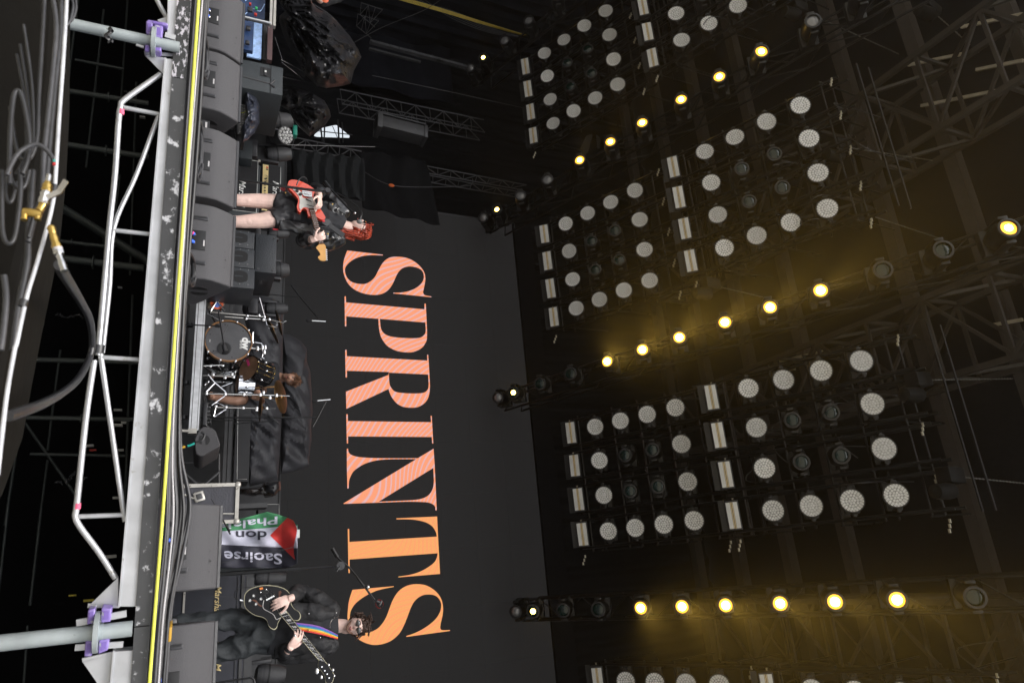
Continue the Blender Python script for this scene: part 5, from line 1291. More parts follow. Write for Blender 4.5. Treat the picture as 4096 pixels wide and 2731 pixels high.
oyw(MB().tube([at(728, 1722, 7.9), at(757, 1724, 7.9)], .016, 10), 'valve_knob', m_edgem, 'pale metal stub under the riser corner', 'fitting')

# ---- drum fill monitor beside the riser
T = thing('drum_monitor', 'grey monitor standing on its side with two half-moon handles by the riser corner', 'floor monitor', at(800, 1770, 8.0))
poly = zz4([(470,250),(465,140),(510,50),(560,10),(640,20),(690,60),(735,200),(728,222),(640,270),(560,322),(520,325),(480,300)])
mb = MB().prism([at(u, v, 7.9) for u, v in poly], (.05, .5, 0)); o = mb.build('cabinet', m_mon, T); b = o.modifiers.new("bevel", 'BEVEL'); b.width = .02; b.segments = 3; b.limit_method = 'ANGLE'
for pl in ([(512,140),(520,110),(545,105),(552,150),(545,200),(520,195)], [(582,105),(605,112),(625,140),(625,170),(605,200),(582,205)]):
    MB().prism([at(u, v, 7.895) for u, v in zz4(pl)], (0, .003, 0)).build('end_handle', m_hole, T)
# ---- flight case
mb, (x0, x1, z0, z1) = pb(712, 1941, 948, 2090, 7.0, .6)
T = thing('flight_case', 'dark blue flight case with worn silver edges and a latch, behind the lone monitor', 'flight case', ((x0+x1)/2, 7.0, 0))
mb.build('panel', m_case2, T, smooth=False); e = .032
for a, b in (((x0, z1), (x1, z1)), ((x0, z0), (x0, z1)), ((x1, z0), (x1, z1)), ((x0, z0), (x1, z0))):
    MB().beam((a[0], 7.0-.004, a[1]), (b[0], 7.0-.004, b[1]), .03, e).build('metal_edge', m_edgem, T, smooth=False)
    MB().beam((a[0], 7.6, a[1]), (b[0], 7.6, b[1]), .03, e).build('metal_edge', m_edgem, T, smooth=False)
for a in ((x0, z1), (x1, z1), (x0, z0), (x1, z0)): MB().beam((a[0], 7.0, a[1]), (a[0], 7.6, a[1]), e, e).build('metal_edge', m_edgem, T, smooth=False); MB().ell((a[0], 6.99, a[1]), (.03, .02, .03)).build('ball_corner', m_edgem, T)
rod('inner_strip', zz4([(330,650),(345,720),(455,765),(500,760)]), 6.99, 7, m_edgem, T); rod('inner_strip', zz4([(725,885),(760,925),(880,925)]), 6.99, 7, m_edgem, T)
p = at(*zz4([(515,745)])[0], 6.985); MB().obox(p, (1, 0, .3), (0, 1, 0), (-.3, 0, 1), .09, .015, .09, .012).build('latch', m_edgem, T)
MB().obox(p + Vector((0, -.01, 0)), (1, 0, .3), (0, 1, 0), (-.3, 0, 1), .05, .01, .05, .005).build('latch_dish', m_dkg, T)
micstand('short black stand in front of the flight case and flag', [('boom', zz4([(640,765),(700,870)]), 6.2, 3), ('boom', zz4([(700,870),(840,1140)]), 6.2, 6), ('boom', zz4([(790,1040),(835,1110)]), 6.19, 9)])
# ---- support frame and cases behind
T = thing('folding_stand', 'black crossed-leg stand in the gap beside the flight case', 'stand', at(720, 1860, 9.5))
for pts, w in ((zz4([(330,480),(495,620)]), 12), (zz4([(730,480),(570,620)]), 12), (zz4([(300,420),(300,640)]), 14), (zz4([(720,300),(720,640)]), 10), (zz4([(350,390),(660,398)]), 4)): rod('leg', pts, 9.5, w, m_dkg, T)
for i, (u0, u1) in enumerate(((905, 918), (922, 936))):
    oyw(pb(u0, 1190, u1, 1936, 10.6+.1*i, .1)[0], 'stand_rail', m_dkg, 'long dark rail behind the drum kit, %s of two' % ['lower', 'upper'][i], 'rail', 'rails behind the drum kit', smooth=False)
mb, (x0, x1, z0, z1) = pb(940, 1620, 1000, 1925, 10.8, .5)
T = thing('covered_case', 'black case with a thin white line showing below the draped cover', 'case', ((x0+x1)/2, 10.8, z0)); mb.build('body', m_black, T, smooth=False)
rod('white_line', [(952, 1625), (948, 1916), (988, 1916)], 10.79, 2.4, m_pipe, T)
def drapebox(name, poly, y, depth, label, seed, m=m_cover):
    return crumple(name, poly, y, depth, m, label, 'rain cover', .35, 1.5, .085, seed, 30, dirn=.75, group='grey-black rain covers behind the drums')
drapebox('rain_cover', [(975,1185),(1030,1180),(1085,1190),(1130,1218),(1131,1330),(1131,1480),(1128,1640),(1120,1800),(1112,1918),(1060,1930),(998,1945),(990,1900),(985,1800),(975,1700),(955,1640),(950,1560),(985,1450),(990,1330),(968,1235)], 11.0, .8, 'large grey-black rain cover draped behind the drum kit', 5)
drapebox('rain_cover', [(1131,1335),(1160,1338),(1205,1365),(1228,1395),(1226,1440),(1240,1480),(1246,1560),(1250,1650),(1244,1700),(1246,1760),(1240,1800),(1235,1845),(1238,1868),(1180,1885),(1125,1896),(1120,1800),(1128,1640)], 11.5, .8, 'upper rain cover with a wavy hem rising behind the drummer', 9)
T = crumple('dark_machine', [(1100,1930),(1122,1925),(1122,1960),(1090,1985),(1060,1990),(1048,1978),(1010,1985),(955,1975),(955,1955),(1010,1950),(1045,1945),(1060,1925)], 10.8, .35, mat("glossy_dark_machine", (.02, .015, .013), .25, coat=.6), 'glossy dark machine peeping out below the large rain cover', 'machine', 1, 4, .02, 2, 8)
crumple('dark_machine', [(1062,1935),(1118,1922),(1120,1950),(1100,1982),(1080,1972),(1062,1960)], 10.5, .3, m_plastic, 'angular black box corner above the glossy dark machine', 'machine', .6, 3, .02, 12, 6)
mb, _ = pb(950, 2012, 1070, 2030, 9.8, .3); oyw(mb, 'dark_shelf', m_dkg, 'dark shelf between the machine and the flag', 'shelf', smooth=False)
mb, (x0, x1, z0, z1) = pb(1034, 2016, 1116, 2070, 10.9, .4); T = thing('plain_board', 'black panel with thin pale edge behind the flag', 'panel', ((x0+x1)/2, 10.9, z0)); mb.build('board', m_black, T, smooth=False)
rod('edge_line', [(1034, 2017), (1116, 2016), (1116, 2060)], 10.89, 2, m_pipe, T)

# ---- flag over its cabinet
FY_ = 7.15
mb, (x0, x1, z0, z1) = pb(740, 2105, 1172, 2282, 7.3, .4, .01, 0.0)
T = thing('flag_cabinet', 'dark amplifier cabinet hidden under the flag', 'amplifier', ((x0+x1)/2, 7.3, 0)); mb.build('case', m_tolex, T)
MB().box((x0+.06, 7.28, z1), (x0+.14, 7.36, z1+.06)).build('white_cap', m_pipe, T, smooth=False)
m_g = mat("flag_green", (.045, .21, .09), .75, var=.1); m_w = mat("flag_white", (.52, .52, .62), .75, var=.05); m_k = mat("flag_black", (.028, .028, .042), .7, var=.1); m_r = mat("flag_red", (.62, .035, .03), .7, var=.08)
def fp(x, y, off=0.0):
    """point on the hanging flag for traced (x, y); folds are real relief in depth"""
    u, v = 600+x/2.614, 1700+y/2.614
    w = .035*math.sin(x*.006 + y*.013) + .02*math.sin(x*.021 - y*.017) + .03*math.exp(-((y-1040+.12*(x-720))/28.0)**2) + .02*math.sin((x+1.7*y)*.011)
    if x > 1380: w += -(x-1380)*.0010
    return at(u, v, FY_ + w + off)
def clipf(x, lo, hi): return max(lo, min(hi, x))
def top_edge(x):
    T_ = [(640,1000),(830,1003),(1000,965),(1130,930),(1225,905),(1330,930),(1430,962),(1500,995),(1522,1040),(1545,1100)]
    for (a, b), (c_, d) in zip(T_, T_[1:]):
        if a <= x <= c_: return b + (d-b)*(x-a)/(c_-a)
    return T_[0][1] if x < 640 else T_[-1][1]
def bot_edge(x): return 1492 - max(0, x-1440)*.5
def gw(x): return 1108 - .05*(x-720) - .00004*(x-720)**2       # green / white boundary
def wk(x): return 1248 + .045*(x-720)                          # white / black boundary
flag = thing('flag', 'green, white, black and red flag lettered Saoirse don Phalaistin, draped over a cabinet', 'flag', fp(1000, 1300))
nx = 90
def band(name, m, f0, f1, ny):
    mb = MB(); mb.grid(lambda a, b: fp(560+a*(1540-560), f0(560+a*980)*(1-b) + f1(560+a*980)*b), nx, ny)
    mb.build(name, m, flag, solid=.003)
band('green_stripe', m_g, top_edge, gw, 16); band('white_stripe', m_w, gw, wk, 16); band('black_stripe', m_k, wk, bot_edge, 18)
tri = MB(); nt = 30
def tl(y):   # left edge of the red triangle: apex at (1255, 1150)
    return 1255 + (abs(y-1150)*(.98 if y < 1150 else 1.02))
def tri_pt(a, b):
    y = 962 + b*(1400-962); xr = 1520 + 18*math.sin((y-962)*.014); 
    x = tl(y) + a*(max(tl(y)+2, xr) - tl(y)); return fp(x, max(y, top_edge(min(1544, x))+1), -.006)
tri.grid(tri_pt, 26, 40).build('red_triangle', m_r, flag)
def flagtext(body, size, x0, y0, m, L, fy=lambda x: 0, sk=0):
    vs, fs = text_mesh(body, 1.0, bold=.015); w = max(v.x for v in vs); mb = MB()
    bm = bmesh.new(); bv_ = [bm.verts.new(v) for v in vs]
    for f in fs:
        try: bm.faces.new([bv_[i] for i in f])
        except Exception: pass
    bmesh.ops.triangulate(bm, faces=bm.faces)
    bmesh.ops.subdivide_edges(bm, edges=[e for e in bm.edges if e.calc_length() > .12], cuts=2, use_grid_fill=False)
    bmesh.ops.triangulate(bm, faces=bm.faces)
    bm.verts.ensure_lookup_table()
    for i, v in enumerate(bm.verts): v.index = i
    P = []
    for v in bm.verts:
        x = x0 - v.co.x/w*L; y = y0 + v.co.y*size + fy(x) 
        P.append(fp(x, y, -.009))
    mb.add(P, [tuple(v.index for v in f.verts) for f in bm.faces]); bm.free()
    mb.build('lettering', m, flag, smooth=False)
flagtext('Saoirse', 122*1.28, 1385, 1345, m_w, 610, lambda x: -.05*(1385-x))
flagtext('don', 100*1.3, 1228, 1106, m_k, 330)
flagtext('Phalaistín', 105*1.1, 1345, 950, m_w, 860, lambda x: (1345-x)*.125 - max(0, 1000-x)*.04)
run('flag_string', zz4([(1520,1268),(1400,1298),(1100,1360),(900,1400),(720,1445)]), 6.95, 2.4, m_cable, 'thin black string tied round the flag', 'string')

# ---- bass cabinets behind the bassist
y = 8.3
mb, (x0, x1, z0, z1) = pb(700, 2306, 975, 2900, y, .4, .01, 0.0)
T = thing('bass_cabinet', 'wide dark speaker cabinet with white script lettering behind the bassist', 'amplifier', ((x0+x1)/2, y, 0)); mb.build('case', mat("blue_grey_cloth_front", (.028, .030, .040), .7, bump=.3, bscale=200), T)
MB().beam((x0, y-.01, z1-.03), (x1, y-.01, z1-.03), .01, .03).build('trim', m_dkg, T, smooth=False); MB().beam((x0+.02, y-.01, z1-.08), (x1, y-.01, z1-.08), .005, .005).build('piping', m_dkg, T, smooth=False)
logo('Marshall', .088, 862, 2340, y-.014, m_gold, T); logo('M', .088, 860, 2650, y-.014, m_gold, T)
MB().beam((x0+.02, y-.012, .15), (x0+.9, y-.012, .15), .006, .02).build('lower_trim', m_edgem, T, smooth=False)
mb, _ = pb(978, 2310, 1010, 2800, 9.0, .3); oyw(mb, 'grey_rail', m_dkg, 'grey ledge above the bass cabinet', 'ledge', smooth=False)
T = micstand('curved black microphone stand at the bottom picture edge', [('pole', [(850, 2731), (985, 2712), (1003, 2708)], 6.4, 8), ('boom', [(1003, 2708), (1016, 2716), (1020, 2740)], 6.4, 9)])

# ---- stands and microphones of the two front players
T = micstand('tall black microphone stand left of the bassist with a long boom', [('pole', [(800,2312),(875,2298),(1150,2277)], 6.1, 13), ('clutch', [(1148,2277),(1198,2273)], 6.1, 17), ('pole', [(1198,2273),(1338,2263)], 6.1, 9), ('boom', [(1329,2192),(1350,2228)], 6.05, 15), ('boom', [(1350,2228),(1399,2271),(1430,2310),(1462,2350),(1498,2398)], 6.05, 8), ('lead', [(1399,2271),(1425,2300),(1458,2348),(1500,2410)], 6.03, 3)])
p = at(1361, 2262, 6.05); MB().lathe([(-.02, .035), (.02, .035)], p, (0, 1, 0), 14).build('joint', m_plastic, T); rod('handle', [(1361, 2262), (1346, 2285)], 6.0, 6, m_plastic, T)
p = at(1471, 2347, 6.03); MB().ell(p, (.018, .018, .018)).build('end_knob', m_steel, T)
T = mic('silver-grilled vocal microphone on the boom by the bassist\'s face', (1524, 2412), (1505, 2402), 5.95, 26, False, m_plastic)
MB().lathe([(-.006, .034), (.006, .034)], at(1518, 2414, 5.93), (-.3, -.9, .2), 14, False, False).build('ring', m_red, T)
T = micstand('black microphone stand before the singer with a boom to her mouth', [('pole', [(880,706),(1080,738)], 5.6, 11), ('pole', [(1080,738),(1297,766)], 5.6, 9), ('lead', [(1080,742),(1200,758),(1310,770)], 5.57, 5), ('boom', [(1299,728),(1330,765),(1390,830),(1420,857)], 5.6, 8), ('boom', [(1298,727),(1318,752)], 5.58, 16), ('lead', [(1345,770),(1385,792),(1425,822),(1446,846)], 5.58, 4), ('lead', [(1446,846),(1447,862),(1440,872)], 5.58, 6)])
p = at(1310, 764, 5.58); MB().lathe([(-.02, .025), (.02, .025)], p, (0, 1, 0), 12).build('joint', m_plastic, T)
MB().ell(at(1419, 853, 5.58), (.014, .014, .014)).build('end_knob', m_steel, T)
mic('vocal microphone with grey grille touching the singer\'s lips', (1437, 892), (1443, 858), 5.62, 24, False, m_plastic)
# ================================================================== PEOPLE
m_skin = mat("fair_skin", (.78, .55, .48), .5, var=.12, scale=11, bump=.05); m_skin2 = mat("tanned_skin", (.46, .26, .18), .5, var=.16, scale=14)
m_leather = mat("black_leather", (.020, .020, .022), .30, spec=.7, coat=.3, bump=.3, bscale=14)
m_tee = mat("black_cotton", (.018, .019, .023), .85, bump=.2, bscale=30); m_denim = mat("black_denim", (.022, .026, .029), .75, bump=.3, bscale=40)
m_jack = mat("black_denim_jacket", (.016, .016, .018), .7, bump=.3, bscale=40); m_shorts = mat("black_sports_cloth", (.018, .017, .020), .5, bump=.2, bscale=20)
m_redhair = mat("bright_red_hair", (.33, .036, .012), .5, var=.55, scale=40, bump=.6, bscale=60); m_darkhair = mat("dark_curly_hair", (.045, .022, .014), .55, var=.4, scale=40, bump=.8, bscale=60)
m_brownhair = mat("brown_hair", (.13, .06, .03), .55, var=.4, scale=40, bump=.7, bscale=60); m_ginger = mat("ginger_hair", (.45, .19, .06), .6, var=.4, scale=40, bump=.7, bscale=60)
m_shade = mat("sunglass_black", (.006, .006, .007), .08, coat=1.0); m_lip = mat("lip", (.42, .13, .12), .45); m_eye = mat("dark_eye", (.05, .03, .02), .3); m_brow = mat("brow", (.06, .03, .02), .8)

def fused(name, mb, m, T, voxel=.009, it=4, fold=0.0, fs=18.0, seed=0.0, keep=None):
    """fuse overlapping volumes into ONE continuous skin (voxel remesh), optional cloth folds as relief"""
    org = ORG[T.name]
    me = bpy.data.meshes.new(name); me.from_pydata([tuple(p-org) for p in mb.v], [], mb.f)
    bm = bmesh.new(); bm.from_mesh(me); bmesh.ops.recalc_face_normals(bm, faces=bm.faces); bm.to_mesh(me); bm.free()
    o = bpy.data.objects.new(name, me); COL.objects.link(o)
    r = o.modifiers.new("fuse", 'REMESH'); r.mode = 'VOXEL'; r.voxel_size = voxel; r.use_smooth_shade = True
    s = o.modifiers.new("soft", 'SMOOTH'); s.iterations = it; s.factor = .5
    dg = bpy.context.evaluated_depsgraph_get(); new = bpy.data.meshes.new_from_object(o.evaluated_get(dg)); o.modifiers.clear(); old = o.data; o.data = new; bpy.data.meshes.remove(old)
    new.name = name
    if fold:
        ns = [v.normal.copy() for v in new.vertices]
        for v, n in zip(new.vertices, ns):
            p = v.co
            w = mnoise.noise(Vector((p.x*fs*.8+seed, p.y*fs*.6, p.z*fs*.55))) ; w = 1-abs(w)*2.2
            w2 = mnoise.noise(Vector((p.x*fs*2, p.y*fs*2+seed, p.z*fs*1.3)))
            v.co = p + n*(fold*(w-.4) + fold*.4*w2)
    for p in new.polygons: p.use_smooth = True
    new.materials.clear(); new.materials.append(m); o.parent = T; ORG[o.name] = org
    return o
def loft(mb, rings, seg=18):
    """rings = [(centre, half width, half depth, sideways axis)]"""
    k0 = len(mb.v); n = len(rings)
    for i, (c, rx, ry, xd) in enumerate(rings):
        c = Vector(c); d = Vector(rings[min(i+1, n-1)][0]) - Vector(rings[max(i-1, 0)][0]); d.normalize()
        x = Vector(xd); x = (x - d*x.dot(d)).normalized(); y = d.cross(x)
        for j in range(seg):
            t = 2*math.pi*j/seg; mb.v.append(c + x*rx*math.cos(t) + y*ry*math.sin(t))
    for i in range(n-1):
        for j in range(seg): j2 = (j+1) % seg; mb.f.append((k0+i*seg+j, k0+i*seg+j2, k0+(i+1)*seg+j2, k0+(i+1)*seg+j))
    mb.f.append(tuple(k0+j for j in reversed(range(seg)))); mb.f.append(tuple(k0+(n-1)*seg+j for j in range(seg)))
def limb(mb, pts, rs, seg=14):
    P = smoothpts(pts, 4); n = len(P); R2 = []
    for i in range(n):
        t = i/(n-1)*(len(rs)-1); a = int(min(t, len(rs)-2)); R2.append(rs[a] + (rs[a+1]-rs[a])*(t-a))
    mb.tube(P, R2, seg); mb.ell(P[0], (rs[0]*.98,)*3); mb.ell(P[-1], (rs[-1]*.98,)*3)
def headbasis(yaw, pitch, roll):
    return (Matrix.Rotation(yaw, 3, 'Z') @ Matrix.Rotation(roll, 3, 'Y') @ Matrix.Rotation(pitch, 3, 'X'))
def headshape(x, y, z, grow=0.0):
    X, Y, Z = .076*x, .098*y, .118*z
    if z < 0: X *= 1 - .32*(-z)**1.6; Y = Y*(1 - .12*(-z)**2) - (.012*(-z) if y < 0 else -.022*(-z)*0)
    if z < -.2 and y > 0: Y *= 1 - .45*min(1, (-z-.2)/.6)
    if y > 0 and z > -.3: Y *= 1.06
    if y < 0:
        Y -= .026*math.exp(-((x/.15)**2 + ((z+.16)/.13)**2)) + .012*math.exp(-((x/.10)**2 + ((z-.02)/.20)**2))
        for s in (-1, 1): Y += .011*math.exp(-(((x-s*.36)/.17)**2 + ((z-.06)/.11)**2)); Y -= .004*math.exp(-(((x-s*.5)/.2)**2 + ((z+.22)/.16)**2))
        Y -= .005*math.exp(-((x/.6)**2 + ((z-.22)/.08)**2)); Y -= .006*math.exp(-((x/.25)**2 + ((z+.50)/.06)**2)); Y += .003*math.exp(-((x/.3)**2 + ((z+.56)/.03)**2))
        Y -= .009*math.exp(-((x/.22)**2 + ((z+.84)/.14)**2))
    return Vector((X, Y, Z))*(1+grow)
def addhead(mb, c, B, s=1.0):
    nu, nv = 40, 32; k0 = len(mb.v)
    for i in range(nv+1):
        th = math.pi*i/nv
        for j in range(nu):
            ph = 2*math.pi*j/nu; mb.v.append(Vector(c) + B @ (headshape(math.sin(th)*math.cos(ph), math.sin(th)*math.sin(ph), math.cos(th))*s))
    for i in range(nv):
        for j in range(nu): j2 = (j+1) % nu; mb.f.append((k0+i*nu+j, k0+(i+1)*nu+j, k0+(i+1)*nu+j2, k0+i*nu+j2))
    for sx in (-1, 1):
        mb.ell(Vector(c) + B @ (Vector((sx*.079, .012, -.005))*s), (.010*s, .020*s, .032*s), X=B @ Vector((1, 0, 0)), Y=B @ Vector((0, 1, 0)), Z=B @ Vector((0, 0, 1)))
def face(T, c, B, s, lipm=m_lip, eyes=True, browm=m_brow, mouth_open=0.0):
    def P(x, y, z): return Vector(c) + B @ (Vector((x, y, z))*s)
    ax = [B @ Vector(v) for v in ((1, 0, 0), (0, 1, 0), (0, 0, 1))]
    MB().ell(P(0, -.109, -.059), (.021*s, .006*s, .0045*s), *ax).build('lips', lipm, T)
    MB().ell(P(0, -.106, -.067-mouth_open), (.017*s, .007*s, .0055*s), *ax).build('lips', lipm, T)
    MB().tube([P(-.02, -.1125, -.0625), P(0, -.1155, -.0622), P(.02, -.1125, -.0625)], .0016*s, 6).build('mouth_line', m_eye, T)
    for sx in (-1, 1):
        MB().tube(smoothpts([P(sx*.012, -.104, .028), P(sx*.030, -.105, .033), P(sx*.047, -.090, .026)], 4), .0045*s, 6).build('eyebrow', browm, T)
        if eyes:
            MB().ell(P(sx*.028, -.086, .008), (.013*s, .008*s, .007*s), *ax).build('eye', mat("eye_white", (.6, .56, .52), .3), T)
            MB().ell(P(sx*.028, -.0915, .007), (.0055*s, .004*s, .0055*s), *ax).build('iris', m_eye, T)
            MB().tube([P(sx*.014, -.0945, .012), P(sx*.028, -.0965, .0165), P(sx*.043, -.088, .011)], .003*s, 6).build('eyelid', m_brow, T)
    for sx in (-1, 1): MB().ell(P(sx*.0085, -.119, -.033), (.0045*s, .004*s, .003*s), *ax).build('nostril', mat("nostril", (.2, .08, .06), .6), T)
def shades(T, c, B, s, w=.026, h=.017):
    def P(x, y, z): return Vector(c) + B @ (Vector((x, y, z))*s)
    ax = [B @ Vector(v) for v in ((1, 0, 0), (0, 1, 0), (0, 0, 1))]
    g = MB()
    for sx in (-1, 1):
        g.ell(P(sx*.031, -.113, .008), (w*s, .006*s, h*s), *ax)
        g.tube([P(sx*.055, -.108, .014), P(sx*.078, -.075, .014), P(sx*.083, .005, .010)], .0042*s, 6)
    g.tube([P(-.012, -.118, .014), P(.012, -.118, .014)], .004*s, 6)
    g.build('sunglasses', m_shade, T)
def hair(T, c, B, s, m, line=.35, back=-.5, thick=.12, fz=30, amp=.012, seed=0, locks=(), name='hair', curl=0):
    mb = MB(); nu, nv = 56, 40; idx = {}
    for i in range(nv+1):
        th = math.pi*i/nv
        for j in range(nu):
            ph = 2*math.pi*j/nu; x, y, z = math.sin(th)*math.cos(ph), math.sin(th)*math.sin(ph), math.cos(th)
            low = back if y > -.15 else back + (line-back)*min(1, (-y-.15)/.45)
            if z < low - .12: continue
            n = mnoise.noise(Vector((x*fz*.12+seed, y*fz*.12, z*fz*.06))) + .6*mnoise.noise(Vector((x*fz*.4, y*fz*.4+seed, z*fz*.25)))
            e = min(1, max(0, (z-low+.12)/.22))
            idx[(i, j)] = len(mb.v); mb.v.append(Vector(c) + B @ (headshape(x, y*.99, z)*(1 + thick*e)*s + Vector((x, y, z))*amp*n*e*s))
    for i in range(nv):
        for j in range(nu):
            q = [(i, j), (i+1, j), (i+1, (j+1) % nu), (i, (j+1) % nu)]
            if all(k in idx for k in q): mb.f.append(tuple(idx[k] for k in q))
    r = random.Random(seed+1)
    for lk in locks:
        (x0, y0, z0), (x1, y1, z1), rad, cnt = lk
        for k in range(cnt):
            a = Vector((x0+r.uniform(-.03, .03), y0+r.uniform(-.03, .03), z0+r.uniform(-.02, .02))); b = Vector((x1+r.uniform(-.04, .04), y1+r.uniform(-.03, .03), z1+r.uniform(-.03, .03)))
            mid = (a+b)/2 + Vector((r.uniform(-.02, .02), r.uniform(-.02, .02), r.uniform(-.01, .02)))
            P = smoothpts([Vector(c) + B @ (q*s) for q in (a, mid, b)], 5); n = len(P)
            mb.tube(P, [rad*s*(1 - .75*(i/(n-1))) for i in range(n)], 6)
    for k in range(curl):
        t = r.uniform(0, 6.28); zz = r.uniform(.25, 1.0); x, y = math.sqrt(max(0, 1-zz*zz))*math.cos(t), math.sqrt(max(0, 1-zz*zz))*math.sin(t)
        if y < -.5 and zz < line+.1: continue
        q = headshape(x, y, zz)*1.13; rr = r.uniform(.008, .014)
        pts = [Vector(c) + B @ ((q + Vector((rr*math.cos(a*1.3), rr*math.sin(a*1.3), rr*.5*math.sin(a+t))))*s) for a in range(5)]
        mb.tube(pts, .0035*s, 5)
    return mb.build(name, m, T)
def hand(mb, wrist, palm_dir, side, normal, curl, s=1.0, spread=.16, thumb_side=1):
    """palm plus five unequal, bent fingers; normal = the way the palm faces, curl in radians per joint"""
    d = Vector(palm_dir).normalized(); n = Vector(normal); n = (n - d*n.dot(d)).normalized(); x = d.cross(n)*thumb_side
    w = Vector(wrist); c = w + d*.048*s
    mb.ell(c, (.040*s, .016*s, .052*s), X=x, Y=n, Z=d); mb.tube([w - d*.03*s, w + d*.02*s], [.026*s, .028*s], 10)
    for k, (off, L) in enumerate(((.032, .074), (.011, .083), (-.011, .078), (-.031, .062))):
        p = w + d*.088*s + x*off*s; a = 0.0; fx = (d + x*off*spread*30*.1).normalized(); pts = [p - d*.02*s, p]
        for j in range(3):
            a += curl*(1.0 + .12*k); dd = (fx*math.cos(a) + n*math.sin(a)); p = p + dd*L*s*(.42, .33, .25)[j]; pts.append(p)
        mb.tube(pts, [.0090*s, .0084*s, .0078*s, .0072*s, .0060*s], 8)
    p = w + d*.03*s + x*.030*s; td = (d*.55 + x*.75 + n*.30).normalized(); pts = [p - td*.01*s, p + td*.028*s, p + td*.05*s + d*.012*s + n*.008*s, p + td*.058*s + d*.034*s + n*.016*s]
    mb.tube(pts, [.013*s, .012*s, .010*s, .008*s], 8)
def plate(name, T, pts, y, th, m, f, bev=0.0, tilt=None):
    P = [at(*f(a, b), y + (tilt(a, b) if tilt else 0)) for a, b in pts]
    o = MB().prism(P, (0, th, 0)).build(name, m, T)
    if bev: b = o.modifiers.new("bevel", 'BEVEL'); b.width = bev; b.segments = 3; b.limit_method = 'ANGLE'
    return o

# ------------------------------------------------------------------ singer
def s_(x, y): return (950+x/3.92, 680+y/3.92)
SYY = 6.25
def S(x, y, dy=0.0): return at(*s_(x, y), SYY+dy)
kS = k_at(*s_(1000, 700), SYY)/3.92           # metres per traced unit
root = S(600, 640); xa = S(0, 475).x; xb = S(0, 810).x
T = thing('person', 'singer with bright red hair, leather jacket and shorts playing a red guitar', 'person', (root.x, SYY, 0))
body = MB()
for px_, pts, rs in ((xa, (( -0, 475), (180, 480), (420, 492), (640, 520)), (.058, .066, .075, .09)), (xb, ((0, 812), (180, 805), (420, 790), (620, 745)), (.058, .066, .077, .09))):
    P = [Vector((px_, SYY+.02, .07)), Vector((px_, SYY+.03, .26))] + [S(*q) for q in pts]
    limb(body, P, (.040, .058) + rs)
    body.ell((px_, SYY-.06, .05), (.045, .12, .04))
    body.ell(S(170, 478 if px_ == xa else 806, -.022), (.045, .045, .06))
hipc = S(760, 640); chest = S(1420, 770); neck0 = S(1620, 860, .0)
loft(body, [(hipc, .16, .10, (1, 0, 0)), (S(1000, 660), .135, .09, (1, 0, 0)), (S(1200, 700), .14, .09, (1, 0, 0)), (chest, .165, .10, (1, 0, .1)), (S(1590, 845), .12, .075, (1, 0, .1))])
hc = S(1915, 935, .01); BS = headbasis(math.radians(-38), math.radians(-14), math.radians(10))
limb(body, [S(1560, 860, .02), S(1720, 890, .015), hc + BS @ Vector((0, .02, -.07))], (.062, .056, .058))
addhead(body, hc, BS, .93)
elA = S(1225, 300, .12); haA = S(1340, 500, -.14); elB = S(1050, 1110, .10); haB = S(1240, 1090, -.10)
limb(body, [S(1640, 640, .03), elA, S(1275, 395, -.20)], (.06, .048, .034)); limb(body, [S(1560, 1100, .03), elB, S(1180, 1085, -.18)], (.06, .05, .034))
hand(body, S(1285, 405, -.26), (S(1300, 565, -.28) - S(1285, 405, -.26)), 0, (-.2, .6, -.8), .45, 1.05, thumb_side=-1)
hand(body, S(1195, 1090, -.20), (S(1335, 1035, -.24) - S(1195, 1090, -.20)), 0, (-.55, .75, .0), .70, 1.0, thumb_side=1)
fused('body', body, m_skin, T, .0052, 2)
face(T, hc, BS, .93, eyes=False, browm=m_redhair); shades(T, hc, BS, .93, .030, .016)
hair(T, hc, BS, .93, m_redhair, .42, -.75, .13, 34, .016, 3, locks=(((.075, .03, .02), (.105, .05, -.17), .016, 12), ((.05, .08, -.02), (.08, .09, -.20), .018, 12), ((-.07, .03, .0), (-.085, .02, -.12), .012, 5), ((-.03, .09, 0), (.0, .10, -.16), .018, 8), ((.03, -.085, .09), (.065, -.06, .05), .012, 6), ((-.03, -.085, .09), (-.065, -.06, .05), .010, 4), ((0, 0, .12), (.07, .02, .07), .014, 8)))
sh = MB()
for e in ((S(585, 490), S(660, 520), S(760, 590)), (S(545, 790), S(640, 760), S(760, 690))): loft(sh, [(e[0], .100, .095, (1, 0, 0)), (e[1], .108, .10, (1, 0, 0)), (e[2], .11, .105, (1, 0, 0))])
loft(sh, [(S(700, 635), .155, .105, (1, 0, 0)), (S(850, 640), .175, .12, (1, 0, 0)), (S(1010, 660), .15, .10, (1, 0, 0))])
fused('shorts', sh, m_shorts, T, .009, 3, .012, 16, 2)
m_redt = mat("red_stripe", (.6, .03, .04), .6)
for q in ((550, 930), (560, 900)): pass
MB().tube([S(555, 925, -.03), S(600, 935, -.03), S(635, 935, -.03)], .008, 6).build('red_stripe', m_redt, T)
for d in (0, 22, 44): MB().tube([S(668+d*.9, 285-d*.5, -.03), S(700+d, 320-d*.3, -.06), S(728+d*.5, 330-d*.4, -.08)], .004, 6).build('red_stripe', m_redt, T)
text_mb('onella', .045, S(600, 820, -.12), (1, 0, .0), (0, 0, 1)).build('red_lettering', m_redt, T, smooth=False) if False else None
tee = MB(); loft(tee, [(S(980, 665), .150, .105, (1, 0, 0)), (S(1200, 705), .150, .105, (1, 0, 0)), (chest, .172, .115, (1, 0, .1)), (S(1560, 830), .14, .09, (1, 0, .1)), (S(1665, 880), .078, .068, (1, 0, .1))])
fused('t_shirt', tee, m_tee, T, .009, 3, .006, 18, 5)
jk = MB()
